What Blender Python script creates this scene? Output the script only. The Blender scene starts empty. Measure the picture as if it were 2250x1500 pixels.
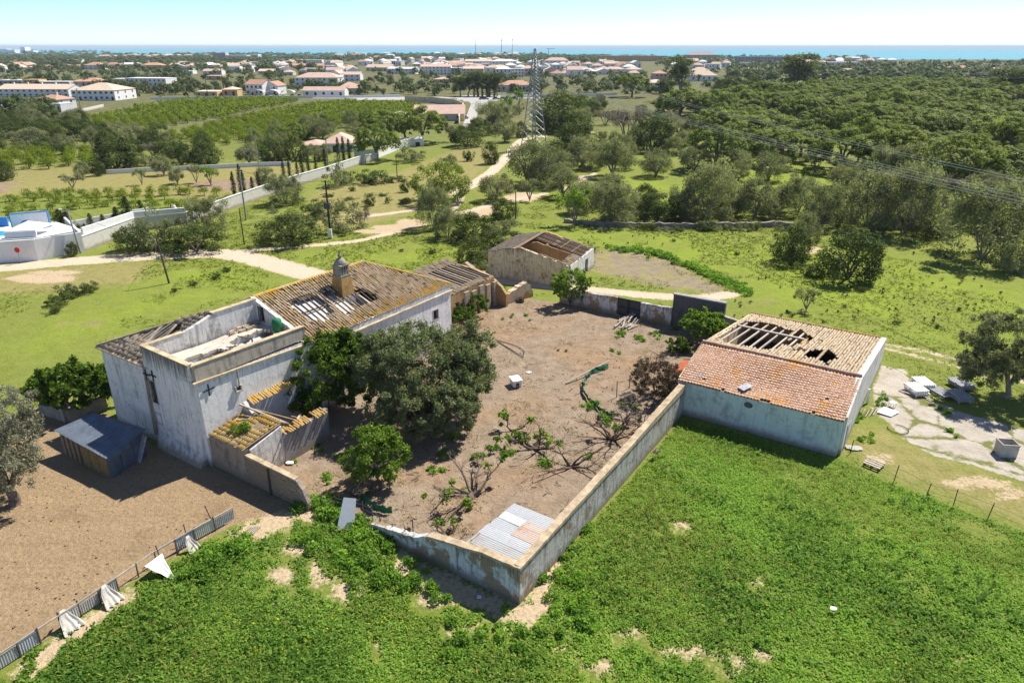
import bpy, bmesh, math, random
import numpy as np
from mathutils import Vector

R = random.Random(7)
N = np.random.default_rng(11)
SC = bpy.context.scene
COL = SC.collection

# ---------------------------------------------------------------- camera, light, exposure
CAM_H = 28.0
PITCH = math.atan(647 / 1560.0)          # camera looks down by about 22.5 degrees
cam_d = bpy.data.cameras.new('camera')
cam_d.sensor_width = 36.0
cam_d.lens = 36.0 * 1560.0 / 2250.0
cam_d.clip_start = 0.5
cam_d.clip_end = 120000
cam = bpy.data.objects.new('camera', cam_d)
cam.location = (0, 0, CAM_H)
cam.rotation_euler = (math.pi / 2 - PITCH, 0, 0)
COL.objects.link(cam)
SC.camera = cam

SUN_AZ, SUN_EL = math.radians(47), math.radians(53)     # azimuth from +Y towards +X
w = bpy.data.worlds.new('World')
SC.world = w
w.use_nodes = True
wn = w.node_tree
sky = wn.nodes.new('ShaderNodeTexSky')
sky.sky_type = 'NISHITA'
sky.sun_disc = False
sky.sun_elevation = SUN_EL
sky.sun_rotation = SUN_AZ
sky.altitude = 2500
sky.air_density = 0.5
sky.dust_density = 0.25
sky.ozone_density = 1.6
bg = wn.nodes['Background']
bg.inputs['Strength'].default_value = 0.14
wn.links.new(sky.outputs[0], bg.inputs['Color'])
sun_d = bpy.data.lights.new('sun', 'SUN')
sun_d.energy = 4.9
sun_d.angle = math.radians(0.53)
sun_d.color = (1.0, 0.94, 0.84)
sun = bpy.data.objects.new('sun', sun_d)
sd = Vector((math.sin(SUN_AZ) * math.cos(SUN_EL), math.cos(SUN_AZ) * math.cos(SUN_EL), math.sin(SUN_EL)))
sun.rotation_euler = sd.to_track_quat('Z', 'Y').to_euler()
sun.location = (40, 60, 80)
COL.objects.link(sun)
SC.view_settings.view_transform = 'Standard'
SC.view_settings.look = 'None'
SC.view_settings.gamma = 1
SC.view_settings.exposure = 0.68
SC.view_settings.use_curve_mapping = False
SC.cycles.max_bounces = 6
SC.cycles.diffuse_bounces = 4
SC.cycles.transparent_max_bounces = 8
SC.cycles.use_denoising = True

# ---------------------------------------------------------------- survey helpers
FPX, CP, SP = 1560.0, math.cos(PITCH), math.sin(PITCH)
def G(px, py, z=0.0):
    """ground (or level z) point seen at photograph position px, py"""
    cx = (px - 1125) / FPX
    cy = -(py - 750) / FPX
    d = (cx, CP + cy * SP, -SP + cy * CP)
    t = (z - CAM_H) / d[2]
    return np.array([t * d[0], t * d[1], z])
def depth(p):
    return p[1] * CP - (p[2] - CAM_H) * SP
def px2m(px, p):
    return px * depth(p) / FPX
U = np.array([1125, 1689.0]); U /= np.linalg.norm(U)       # long axis of the farm
V = np.array([-U[1], U[0]])
F0 = G(462, 1022)[:2]                                      # front corner of the farmhouse
THETA = math.atan2(U[1], U[0])
def W(a, b, z=0.0):
    q = F0 + a * U + b * V
    return np.array([q[0], q[1], z])
def toF(p):
    q = np.asarray(p)[:2] - F0
    return float(q @ U), float(q @ V)

# ---------------------------------------------------------------- objects
OFF = {}
def tag(o, label=None, cat=None, group=None, kind=None):
    if label: o['label'] = label
    if cat: o['category'] = cat
    if group: o['group'] = group
    if kind: o['kind'] = kind
    return o
def thing(name, label, cat, loc, rotz=0.0, group=None):
    o = bpy.data.objects.new(name, None)
    o.empty_display_size = 0.3
    COL.objects.link(o)
    o.location = loc
    o.rotation_euler = (0, 0, rotz)
    OFF[o.name] = np.zeros(3)
    return tag(o, label, cat, group)
def farm_thing(name, label, cat, a, b, group=None):
    o = thing(name, label, cat, W(a, b), THETA, group)
    OFF[o.name] = np.array([a, b, 0.0])
    return o
def mesh_from(name, V_, F_, mats=None, tint=None, smooth=False, midx=None, attrs=None):
    V_ = np.asarray(V_, dtype=np.float32).reshape(-1, 3)
    me = bpy.data.meshes.new(name)
    if isinstance(F_, np.ndarray):
        k = F_.shape[1]; n = F_.shape[0]
        me.vertices.add(len(V_)); me.vertices.foreach_set('co', V_.ravel())
        me.loops.add(n * k); me.loops.foreach_set('vertex_index', F_.astype(np.int32).ravel())
        me.polygons.add(n)
        me.polygons.foreach_set('loop_start', np.arange(0, n * k, k, dtype=np.int32))
        me.polygons.foreach_set('loop_total', np.full(n, k, dtype=np.int32))
        me.update(calc_edges=True)
    else:
        me.from_pydata(V_.tolist(), [], F_)
        me.update()
    if tint is not None:
        at = me.attributes.new('tint', 'FLOAT', 'POINT')
        at.data.foreach_set('value', np.asarray(tint, dtype=np.float32))
    for k_, v_ in (attrs or {}).items():
        at = me.attributes.new(k_, 'FLOAT', 'POINT')
        at.data.foreach_set('value', np.asarray(v_, dtype=np.float32))
    for m in (mats or []):
        me.materials.append(m)
    if midx is not None:
        me.polygons.foreach_set('material_index', np.asarray(midx, dtype=np.int32))
    if smooth:
        me.polygons.foreach_set('use_smooth', np.ones(len(me.polygons), dtype=bool))
    return me
def obj(name, me, parent=None, loc=None, rotz=0.0):
    o = bpy.data.objects.new(name, me)
    COL.objects.link(o)
    if parent is not None:
        o.parent = parent
        OFF[o.name] = OFF.get(parent.name, np.zeros(3))
    if loc is not None: o.location = loc
    if rotz: o.rotation_euler = (0, 0, rotz)
    return o
def copy_tree(o, parent=None):
    c = o.copy(); COL.objects.link(c)
    if parent is not None: c.parent = parent
    for ch in o.children:
        copy_tree(ch, c)
    return c

class MB:
    """collects shapes and links them as one mesh object"""
    def __init__(s): s.v = []; s.f = []; s.t = []; s.tint = 0.5
    def add(s, vs, fs):
        n = len(s.v)
        s.v += [tuple(map(float, q)) for q in vs]; s.t += [s.tint] * len(vs)
        s.f += [tuple(i + n for i in f) for f in fs]
    def box(s, x0, x1, y0, y1, z0, z1):
        s.add([(x0,y0,z0),(x1,y0,z0),(x1,y1,z0),(x0,y1,z0),(x0,y0,z1),(x1,y0,z1),(x1,y1,z1),(x0,y1,z1)],
              [(0,3,2,1),(4,5,6,7),(0,1,5,4),(1,2,6,5),(2,3,7,6),(3,0,4,7)])
    def hexa(s, p):      # 8 points, bottom ring then top ring
        s.add(p, [(0,3,2,1),(4,5,6,7),(0,1,5,4),(1,2,6,5),(2,3,7,6),(3,0,4,7)])
    def bar(s, p, q, wd, ht=None, up=(0,0,1)):
        ht = wd if ht is None else ht
        p = np.array(p, float); q = np.array(q, float); d = q - p; d /= np.linalg.norm(d) + 1e-9
        u = np.array(up, float)
        if abs(d @ u) > 0.98: u = np.array([1.0, 0, 0])
        a = np.cross(d, u); a /= np.linalg.norm(a); b = np.cross(a, d)
        a *= wd / 2; b *= ht / 2
        s.hexa([p-a-b, p+a-b, p+a+b, p-a+b, q-a-b, q+a-b, q+a+b, q-a+b])
    def tube(s, pts, rad, n=6, cap=True):
        pts = [np.array(p, float) for p in pts]
        if not hasattr(rad, '__len__'): rad = [rad] * len(pts)
        base = len(s.v); vs = []
        u = None
        for i, p in enumerate(pts):
            d = pts[min(i+1, len(pts)-1)] - pts[max(i-1, 0)]
            d = d / (np.linalg.norm(d) + 1e-9)
            ref = np.array([0, 0, 1.0]) if abs(d[2]) < 0.9 else np.array([1.0, 0, 0])
            a = np.cross(d, ref); a /= np.linalg.norm(a); b = np.cross(d, a)
            for k in range(n):
                th = 2 * math.pi * k / n
                vs.append(p + rad[i] * (math.cos(th) * a + math.sin(th) * b))
        fs = []
        for i in range(len(pts) - 1):
            for k in range(n):
                k2 = (k + 1) % n
                fs.append((i*n+k, i*n+k2, (i+1)*n+k2, (i+1)*n+k))
        if cap:
            fs.append(tuple(range(n))); fs.append(tuple((len(pts)-1)*n + k for k in reversed(range(n))))
        s.add(vs, fs)
    def prism(s, poly, z0, z1):
        """polygon of (x, y) extruded from z0 to z1"""
        n = len(poly)
        s.add([(x, y, z0) for x, y in poly] + [(x, y, z1) for x, y in poly],
              [tuple(reversed(range(n))), tuple(range(n, 2*n))] + [(i, (i+1) % n, n+(i+1) % n, n+i) for i in range(n)])
    def slab(s, poly, t):
        """3-D polygon given thickness t downwards"""
        n = len(poly)
        s.add([tuple(p) for p in poly] + [(p[0], p[1], p[2]-t) for p in poly],
              [tuple(range(n)), tuple(reversed(range(n, 2*n)))] + [(i, n+i, n+(i+1) % n, (i+1) % n) for i in range(n)])
    def lathe(s, prof, cx, cy, n=12):
        vs = []; fs = []
        for r, z in prof:
            for k in range(n):
                th = 2*math.pi*k/n
                vs.append((cx + r*math.cos(th), cy + r*math.sin(th), z))
        for i in range(len(prof)-1):
            for k in range(n):
                k2 = (k+1) % n
                fs.append((i*n+k, i*n+k2, (i+1)*n+k2, (i+1)*n+k))
        fs.append(tuple(reversed(range(n)))); fs.append(tuple((len(prof)-1)*n+k for k in range(n)))
        s.add(vs, fs)
    def wall(s, p0, p1, th, tops, zb=0.0, openings=(), step=0.5, jag=0.0):
        """upright wall from p0 to p1 (plan), its top following tops = [(t metres, z)], with openings (t0, t1, z0, z1)"""
        p0 = np.array(p0[:2], float); p1 = np.array(p1[:2], float)
        L = np.linalg.norm(p1-p0); d = (p1-p0)/L; n = np.array([-d[1], d[0]])*th/2
        ts = set(np.linspace(0, L, max(2, int(L/step)+1)).round(3)) | {round(min(t, L), 3) for t, _ in tops}
        for o in openings: ts |= {round(o[0], 3), round(o[1], 3)}
        ts = sorted(ts)
        tz = np.interp(ts, [t for t, _ in tops], [z for _, z in tops])
        if jag: tz = tz + np.array([R.uniform(-jag, jag) for _ in ts])
        def ints(i):
            m = (ts[i]+ts[i+1])/2
            for o in openings:
                if o[0] < m < o[1]:
                    r = []
                    if o[2] > zb + 1e-3: r.append((zb, zb, o[2], o[2]))
                    if o[3] < min(tz[i], tz[i+1]): r.append((o[3], o[3], tz[i], tz[i+1]))
                    return r
            return [(zb, zb, tz[i], tz[i+1])]
        k = len(ts)-1
        for i in range(k):
            for (b0, b1, t0, t1) in ints(i):
                A = p0+d*ts[i]; B = p0+d*ts[i+1]
                vs = [(*(A-n), b0), (*(B-n), b1), (*(B+n), b1), (*(A+n), b0), (*(A-n), t0), (*(B-n), t1), (*(B+n), t1), (*(A+n), t0)]
                fs = [(4,5,6,7), (0,1,5,4), (2,3,7,6)]
                if b0 > zb: fs.append((0,3,2,1))
                if i == 0 or len(ints(i-1)) != len(ints(i)): fs.append((3,0,4,7))
                if i == k-1 or len(ints(i+1)) != len(ints(i)): fs.append((1,2,6,5))
                if len(ints(i)) == 1 and i > 0 and ints(i-1) and abs(ints(i-1)[0][2+1]-t0) > 1e-3: fs.append((3,0,4,7))
                s.add(vs, fs)
    def build(s, name, mat, parent=None, smooth=False, loc=None, rotz=0.0):
        off = OFF.get(parent.name, np.zeros(3)) if parent is not None else np.zeros(3)
        v = np.array(s.v) - off
        me = mesh_from(name, v, s.f, [mat] if not isinstance(mat, list) else mat, tint=s.t, smooth=smooth)
        return obj(name, me, parent, loc, rotz)
    def build_at(s, name, mat, origin, smooth=False, farm=False):
        """top-level single mesh thing: vertices given in world (or farm) coordinates, origin at its foot"""
        v = np.array(s.v) - np.array([origin[0], origin[1], 0.0])
        me = mesh_from(name, v, s.f, [mat], tint=s.t, smooth=smooth)
        o = obj(name, me)
        if farm:
            o.location = W(origin[0], origin[1]); o.rotation_euler = (0, 0, THETA)
        else:
            o.location = (origin[0], origin[1], 0)
        return o

# ---------------------------------------------------------------- materials
def new_mat(name):
    m = bpy.data.materials.new(name); m.use_nodes = True
    return m, m.node_tree.nodes, m.node_tree.links, m.node_tree.nodes['Principled BSDF']
class NT:
    def __init__(s, m): s.n = m.node_tree.nodes; s.l = m.node_tree.links
    def node(s, t, **kw):
        x = s.n.new(t)
        for k, v in kw.items(): setattr(x, k, v)
        return x
    def set(s, sock, v):
        if isinstance(v, bpy.types.NodeSocket): s.l.new(v, sock)
        elif v is not None:
            if isinstance(v, tuple) and len(v) == 3 and sock.type == 'RGBA': v = (*v, 1)
            sock.default_value = v
    def noise(s, vec, scale, detail=4, rough=0.6, dist=0.0):
        x = s.node('ShaderNodeTexNoise'); s.set(x.inputs['Vector'], vec)
        x.inputs['Scale'].default_value = scale; x.inputs['Detail'].default_value = detail
        x.inputs['Roughness'].default_value = rough; x.inputs['Distortion'].default_value = dist
        return x.outputs['Fac']
    def map(s, vec, scale=(1,1,1), loc=(0,0,0)):
        x = s.node('ShaderNodeMapping'); s.set(x.inputs['Vector'], vec)
        x.inputs['Scale'].default_value = scale; x.inputs['Location'].default_value = loc
        return x.outputs[0]
    def ramp(s, fac, stops, mode='LINEAR'):
        x = s.node('ShaderNodeValToRGB'); x.color_ramp.interpolation = mode
        e = x.color_ramp.elements
        while len(e) < len(stops): e.new(0.5)
        for i, (p, c) in enumerate(stops):
            e[i].position = p; e[i].color = (*c, 1) if len(c) == 3 else c
        s.set(x.inputs[0], fac)
        return x.outputs[0]
    def mix(s, fac, a, b, blend='MIX'):
        x = s.node('ShaderNodeMix', data_type='RGBA', blend_type=blend)
        s.set(x.inputs[0], fac); s.set(x.inputs[6], a); s.set(x.inputs[7], b)
        return x.outputs[2]
    def math(s, op, a, b=None, clamp=False):
        x = s.node('ShaderNodeMath', operation=op, use_clamp=clamp)
        s.set(x.inputs[0], a)
        if b is not None: s.set(x.inputs[1], b)
        return x.outputs[0]
    def smooth(s, v, lo, hi):
        x = s.node('ShaderNodeMapRange', interpolation_type='SMOOTHSTEP')
        s.set(x.inputs[0], v); x.inputs[1].default_value = lo; x.inputs[2].default_value = hi
        return x.outputs[0]
    def attr(s, name):
        return s.node('ShaderNodeAttribute', attribute_name=name).outputs['Fac']
    def coord(s, which='Object'):
        return s.node('ShaderNodeTexCoord').outputs[which]
    def rand(s): return s.node('ShaderNodeObjectInfo').outputs['Random']
    def bump(s, h, strength=0.4, dist=0.05):
        x = s.node('ShaderNodeBump'); x.inputs['Strength'].default_value = strength
        x.inputs['Distance'].default_value = dist; s.set(x.inputs['Height'], h)
        return x.outputs[0]
MATS = {}
def plain(name, col, rough=0.8, var=0.25, scale=3.0, metal=0.0, tintamt=0.0, bump=0.15, randamt=0.0):
    """base colour broken up by noise, optionally by the per-piece tint"""
    m, n, l, p = new_mat(name); t = NT(m)
    co = t.coord()
    f = t.noise(co, scale, 5, 0.65)
    dark = tuple(c * (1 - var) for c in col); lite = tuple(min(1, c * (1 + var)) for c in col)
    c = t.ramp(f, [(0.3, dark), (0.7, lite)])
    if tintamt:
        tt = t.attr('tint')
        c = t.mix(1.0, c, t.ramp(tt, [(0.0, (1-tintamt,)*3), (1.0, (1.0,)*3)]), 'MULTIPLY')
    if randamt:
        c = t.mix(1.0, c, t.ramp(t.rand(), [(0.0, (1-randamt,)*3), (1.0, (1.0,)*3)]), 'MULTIPLY')
    t.set(p.inputs['Base Color'], c)
    p.inputs['Roughness'].default_value = rough; p.inputs['Metallic'].default_value = metal
    p.inputs['Specular IOR Level'].default_value = 0.25
    if bump: t.set(p.inputs['Normal'], t.bump(t.noise(co, scale * 6, 4), bump, 0.04))
    MATS[name] = m
    return m
def stucco(name, clean, dirt, peel=None, streak=0.5, peelamt=0.35, lowdirt=True, grime=0.5, topz=None):
    """old lime render: vertical rain streaks, blotches, patches fallen off"""
    m, n, l, p = new_mat(name); t = NT(m)
    co = t.coord()
    st = t.noise(t.map(co, (1.6, 1.6, 0.16)), 2.2, 5, 0.7, 0.4)
    bl = t.noise(co, 0.8, 6, 0.7, 0.3)
    fi = t.noise(co, 9, 4, 0.7)
    c = t.mix(t.smooth(fi, 0.3, 0.8), clean, tuple(x * 0.86 for x in clean))
    s1 = t.math('MULTIPLY', t.smooth(st, 0.47, 0.70), streak)
    c = t.mix(s1, c, dirt)
    s2 = t.math('MULTIPLY', t.smooth(t.math('ADD', t.math('MULTIPLY', bl, 0.6), t.math('MULTIPLY', t.noise(co, 3.2, 6, 0.75), 0.4)), 0.48, 0.64), grime)
    c = t.mix(s2, c, tuple(x * 0.75 for x in dirt))
    if peel:
        pl = t.noise(t.map(co, (1, 1, 1), (13, 7, 3)), 0.55, 7, 0.62, 0.2)
        pm = t.smooth(pl, 1 - peelamt - 0.03, 1 - peelamt + 0.02)
        pc = t.mix(t.noise(co, 5, 5), peel, tuple(x * 0.55 for x in peel))
        c = t.mix(pm, c, pc)
    if lowdirt:
        sep = t.node('ShaderNodeSeparateXYZ'); t.set(sep.inputs[0], co)
        z = t.math('ADD', sep.outputs[2], t.math('MULTIPLY', t.math('SUBTRACT', bl, 0.5), 1.6))
        lo = t.smooth(z, 0.75, 0.1)
        c = t.mix(t.math('MULTIPLY', lo, 0.75), c, (0.24, 0.19, 0.13))
    if topz:
        sep2 = t.node('ShaderNodeSeparateXYZ'); t.set(sep2.inputs[0], co)
        dr = t.noise(t.map(co, (2.6, 2.6, 0.10), (4, 9, 1)), 2.4, 5, 0.7, 0.3)
        zz = t.math('ADD', sep2.outputs[2], t.math('MULTIPLY', t.math('SUBTRACT', dr, 0.5), topz[1]*5.0))
        tm = t.math('MULTIPLY', t.smooth(zz, topz[0]-topz[1], topz[0]+topz[1]*0.4), 0.92)
        c = t.mix(tm, c, t.mix(bl, tuple(x*0.55 for x in dirt), (0.20, 0.17, 0.12)))
    t.set(p.inputs['Base Color'], c)
    p.inputs['Roughness'].default_value = 0.92
    p.inputs['Specular IOR Level'].default_value = 0.15
    t.set(p.inputs['Normal'], t.bump(t.math('ADD', t.noise(co, 14, 5), t.math('MULTIPLY', bl, 2.0)), 0.35, 0.05))
    MATS[name] = m
    return m
def tiles_mat(name, stops, lichen=(0.45, 0.22, 0.03), lichen_amt=0.5, blotch=(0.10, 0.08, 0.06)):
    m, n, l, p = new_mat(name); t = NT(m)
    co = t.coord()
    v = t.math('FRACT', t.math('ADD', t.attr('tint'), t.math('MULTIPLY', t.rand(), 0.97)))
    c = t.ramp(v, stops)
    g = t.node('ShaderNodeNewGeometry')
    ww = g.outputs['Position']
    li = t.noise(ww, 0.45, 6, 0.7)
    c = t.mix(t.math('MULTIPLY', t.smooth(li, 0.52, 0.66), lichen_amt), c, lichen)
    bb = t.noise(t.map(ww, (1, 1, 1), (31, 5, 0)), 1.1, 6, 0.75)
    c = t.mix(t.math('MULTIPLY', t.smooth(bb, 0.55, 0.72), 0.75), c, blotch)
    c = t.mix(t.smooth(t.noise(ww, 16, 3), 0.25, 0.75), tuple(0.72 for _ in range(3)), (1.08, 1.08, 1.08)) if False else c
    t.set(p.inputs['Base Color'], c)
    p.inputs['Roughness'].default_value = 0.9
    p.inputs['Specular IOR Level'].default_value = 0.15
    t.set(p.inputs['Normal'], t.bump(t.noise(ww, 20, 3), 0.3, 0.02))
    MATS[name] = m
    return m
def leaf_mat(name, dark, light, hue=0.25, trans=0.3, flower=None):
    m, n, l, p = new_mat(name); t = NT(m)
    v = t.attr('tint')
    c = t.ramp(v, [(0.0, dark), (0.55, tuple((a+b)/2 for a, b in zip(dark, light))), (1.0, light)] + ([(1.0, light)] if not flower else []))
    r = t.rand()
    c = t.mix(1.0, c, t.ramp(r, [(0.0, (1-hue*0.7, 1-hue*0.7, 1-hue)), (0.5, (1.0, 1.0, 1.0)), (1.0, (1+hue*0.5, 1+hue*0.25, 1-hue*0.2))]), 'MULTIPLY')
    if flower:
        c = t.mix(t.smooth(v, 1.5, 1.6), c, flower)
    t.set(p.inputs['Base Color'], c)
    p.inputs['Roughness'].default_value = 0.6
    p.inputs['Specular IOR Level'].default_value = 0.12
    tr = t.node('ShaderNodeBsdfTranslucent')
    t.set(tr.inputs['Color'], t.mix(1.0, c, (1.25, 1.35, 0.6), 'MULTIPLY'))
    ms = t.node('ShaderNodeMixShader'); ms.inputs[0].default_value = trans
    l.new(p.outputs[0], ms.inputs[1]); l.new(tr.outputs[0], ms.inputs[2])
    l.new(ms.outputs[0], n['Material Output'].inputs[0])
    MATS[name] = m
    return m
def corrugated_mat(name, col, rust=0.2, rough=0.45, rustcol=(0.30, 0.12, 0.05)):
    m, n, l, p = new_mat(name); t = NT(m)
    co = t.coord()
    a = t.noise(co, 1.3, 6, 0.7)
    c = t.mix(t.noise(co, 5, 4), tuple(x*0.75 for x in col), col)
    c = t.mix(t.math('MULTIPLY', t.smooth(a, 0.5, 0.68), rust), c, rustcol)
    t.set(p.inputs['Base Color'], c)
    p.inputs['Roughness'].default_value = rough; p.inputs['Metallic'].default_value = 0.25
    MATS[name] = m
    return m

stucco('old_white', (0.74, 0.72, 0.68), (0.15, 0.145, 0.135), (0.40, 0.31, 0.22), 0.75, 0.30)
stucco('house_white', (0.88, 0.86, 0.82), (0.22, 0.21, 0.20), (0.46, 0.40, 0.33), 0.42, 0.26, grime=0.32, topz=(6.8, 0.6))
stucco('end_white', (0.88, 0.87, 0.85), (0.17, 0.17, 0.17), (0.46, 0.42, 0.37), 0.5, 0.27, grime=0.36, topz=(7.5, 1.2))
stucco('low_white', (0.70, 0.69, 0.66), (0.13, 0.125, 0.115), (0.42, 0.31, 0.20), 0.85, 0.47, grime=0.85, topz=(2.4, 0.9))
stucco('parapet_stain', (0.52, 0.45, 0.36), (0.11, 0.10, 0.085), (0.45, 0.36, 0.25), 0.7, 0.3, False)
stucco('barn_wall', (0.72, 0.77, 0.75), (0.20, 0.21, 0.20), None, 0.35, 0.3, True, 0.4, topz=(3.4, 0.4))
stucco('ochre_wall', (0.46, 0.30, 0.14), (0.18, 0.12, 0.07), (0.40, 0.33, 0.24), 0.5, 0.33)
stucco('ruin_wall', (0.82, 0.65, 0.45), (0.20, 0.16, 0.12), (0.56, 0.32, 0.11), 0.6, 0.38, False, 0.6, topz=(4.2, 0.8))
stucco('garden_wall', (0.55, 0.51, 0.46), (0.15, 0.13, 0.11), (0.36, 0.27, 0.18), 0.9, 0.40, grime=0.75, topz=(2.6, 0.9))
stucco('block_wall', (0.38, 0.31, 0.24), (0.12, 0.10, 0.08), (0.34, 0.25, 0.16), 0.5, 0.33)
stucco('dark_block', (0.15, 0.145, 0.14), (0.06, 0.06, 0.06), None, 0.5, 0.3, False)
stucco('slate_render', (0.27, 0.26, 0.27), (0.15, 0.14, 0.14), (0.42, 0.32, 0.22), 0.4, 0.3)
stucco('villa_white', (0.80, 0.80, 0.79), (0.55, 0.54, 0.51), None, 0.25, 0.3, False, 0.2)
stucco('long_wall', (0.62, 0.60, 0.55), (0.35, 0.33, 0.29), None, 0.4, 0.3, True, 0.3)
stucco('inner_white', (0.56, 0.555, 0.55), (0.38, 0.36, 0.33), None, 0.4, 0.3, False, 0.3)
stucco('terrace_slab', (0.60, 0.54, 0.45), (0.26, 0.24, 0.20), (0.40, 0.32, 0.23), 0.2, 0.3, False, 0.5)
plain('orange_stucco', (0.38, 0.23, 0.085), 0.9, 0.35, 2.5)
plain('cap_stone', (0.42, 0.33, 0.22), 0.95, 0.4, 2.0)
plain('lichen_cap', (0.48, 0.39, 0.25), 0.95, 0.45, 1.2)
plain('grey_stone', (0.27, 0.25, 0.20), 0.95, 0.35, 2.0)
plain('rubble', (0.42, 0.35, 0.27), 0.95, 0.4, 4.0, tintamt=0.4)
plain('clods', (0.34, 0.26, 0.17), 0.95, 0.3, 4.0, tintamt=0.4)
plain('dark_void', (0.05, 0.042, 0.035), 0.95, 0.3, 1.0)
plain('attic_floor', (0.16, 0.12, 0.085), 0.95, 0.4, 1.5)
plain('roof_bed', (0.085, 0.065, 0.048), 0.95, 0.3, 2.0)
plain('old_wood', (0.27, 0.20, 0.135), 0.85, 0.35, 3.0, tintamt=0.35)
plain('pale_wood', (0.50, 0.44, 0.36), 0.85, 0.25, 3.0, tintamt=0.3)
plain('dark_wood', (0.10, 0.075, 0.055), 0.85, 0.35, 3.0)
plain('yellow_board', (0.20, 0.145, 0.07), 0.85, 0.35, 3.0)
plain('iron', (0.03, 0.03, 0.032), 0.6, 0.3, 5.0, 0.3)
plain('wire_grey', (0.42, 0.42, 0.41), 0.7, 0.1, 2.0)
plain('galvanised', (0.34, 0.34, 0.33), 0.5, 0.2, 1.5, 0.5)
plain('concrete_pole', (0.33, 0.31, 0.29), 0.9, 0.2, 2.0)
plain('white_plastic', (0.78, 0.78, 0.77), 0.5, 0.08, 3.0)
plain('grey_plastic', (0.40, 0.40, 0.42), 0.6, 0.3, 3.0)
plain('tarp_white', (0.76, 0.75, 0.73), 0.7, 0.12, 1.5)
plain('tarp_grey', (0.50, 0.47, 0.42), 0.8, 0.25, 2.0)
plain('shaded_sheet', (0.125, 0.150, 0.190), 0.45, 0.3, 1.2, 0.1)  # shade of the house put into the base colour, darker and bluer
plain('blue_panel', (0.12, 0.135, 0.155), 0.6, 0.3, 1.2)
plain('green_net', (0.03, 0.16, 0.085), 0.8, 0.3, 3.0)
plain('green_plastic', (0.02, 0.16, 0.06), 0.5, 0.2, 3.0)
plain('rubber', (0.015, 0.015, 0.015), 0.8, 0.2, 3.0)
plain('red_sign', (0.55, 0.03, 0.03), 0.5, 0.1, 3.0)
plain('rust_plate', (0.36, 0.105, 0.045), 0.8, 0.3, 2.0)
plain('slab_concrete', (0.44, 0.42, 0.38), 0.9, 0.2, 2.0)
plain('bark', (0.16, 0.125, 0.095), 0.95, 0.4, 4.0)
plain('grey_bark', (0.26, 0.225, 0.19), 0.95, 0.35, 4.0)
plain('dead_wood', (0.12, 0.085, 0.065), 0.95, 0.35, 4.0)
plain('pale_branch', (0.42, 0.37, 0.31), 0.95, 0.25, 4.0)
plain('window_dark', (0.03, 0.035, 0.045), 0.25, 0.2, 2.0, bump=0)
plain('window_frame', (0.45, 0.42, 0.37), 0.8, 0.2, 3.0)
plain('door_grey', (0.33, 0.34, 0.35), 0.7, 0.2, 2.0)
plain('gate_dark', (0.07, 0.075, 0.085), 0.6, 0.25, 3.0)
plain('pool_blue', (0.03, 0.20, 0.55), 0.35, 0.15, 2.0)
plain('pool_water', (0.02, 0.42, 0.62), 0.12, 0.15, 2.0, bump=0.1)
plain('blue_paint', (0.06, 0.20, 0.52), 0.7, 0.15, 2.0)
plain('dry_stone', (0.36, 0.32, 0.27), 0.95, 0.4, 1.5, tintamt=0.5)
corrugated_mat('zinc', (0.60, 0.62, 0.63), 0.15)
corrugated_mat('zinc_white', (0.80, 0.80, 0.79), 0.05)
corrugated_mat('zinc_rust', (0.62, 0.50, 0.42), 0.95, 0.6, (0.42, 0.14, 0.05))
corrugated_mat('zinc_dull', (0.46, 0.47, 0.47), 0.25, 0.6)
tiles_mat('old_tile', [(0.0, (0.38, 0.28, 0.17)), (0.3, (0.50, 0.38, 0.24)), (0.6, (0.58, 0.46, 0.31)), (0.85, (0.44, 0.31, 0.19)), (1.0, (0.27, 0.19, 0.12))], (0.44, 0.24, 0.06), 0.35)
tiles_mat('orange_tile', [(0.0, (0.45, 0.275, 0.18)), (0.35, (0.52, 0.335, 0.235)), (0.7, (0.55, 0.385, 0.285)), (1.0, (0.41, 0.24, 0.155))], (0.56, 0.27, 0.04), 0.55, (0.42, 0.22, 0.13))
tiles_mat('lichen_tile', [(0.0, (0.48, 0.30, 0.09)), (0.4, (0.55, 0.36, 0.10)), (0.8, (0.50, 0.38, 0.20)), (1.0, (0.40, 0.28, 0.15))], (0.55, 0.30, 0.03), 0.8)
tiles_mat('grey_tile', [(0.0, (0.30, 0.23, 0.155)), (0.4, (0.385, 0.305, 0.21)), (0.8, (0.44, 0.36, 0.26)), (1.0, (0.235, 0.185, 0.13))], (0.40, 0.28, 0.11), 0.35)
leaf_mat('leaf_olive', (0.135, 0.148, 0.075), (0.345, 0.360, 0.215), 0.15, 0.40)
leaf_mat('leaf_pine', (0.075, 0.112, 0.018), (0.310, 0.380, 0.072), 0.22, 0.42)
leaf_mat('leaf_straw', (0.260, 0.205, 0.110), (0.520, 0.430, 0.260), 0.0, 0.3)
leaf_mat('leaf_dense', (0.045, 0.068, 0.017), (0.160, 0.200, 0.055), 0.2, 0.38)
leaf_mat('leaf_citrus', (0.085, 0.130, 0.010), (0.290, 0.350, 0.034), 0.15, 0.42)
leaf_mat('leaf_fig', (0.085, 0.160, 0.020), (0.270, 0.380, 0.064), 0.12, 0.45)
leaf_mat('leaf_grey', (0.090, 0.112, 0.046), (0.285, 0.320, 0.165), 0.1, 0.36)
leaf_mat('leaf_broad', (0.036, 0.080, 0.010), (0.175, 0.265, 0.036), 0.12, 0.38)
leaf_mat('leaf_cypress', (0.028, 0.048, 0.013), (0.095, 0.125, 0.036), 0.2, 0.2)
leaf_mat('leaf_twig', (0.165, 0.142, 0.105), (0.350, 0.310, 0.240), 0.1, 0.2)
leaf_mat('leaf_wispy', (0.140, 0.140, 0.090), (0.350, 0.345, 0.250), 0.1, 0.25)
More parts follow.
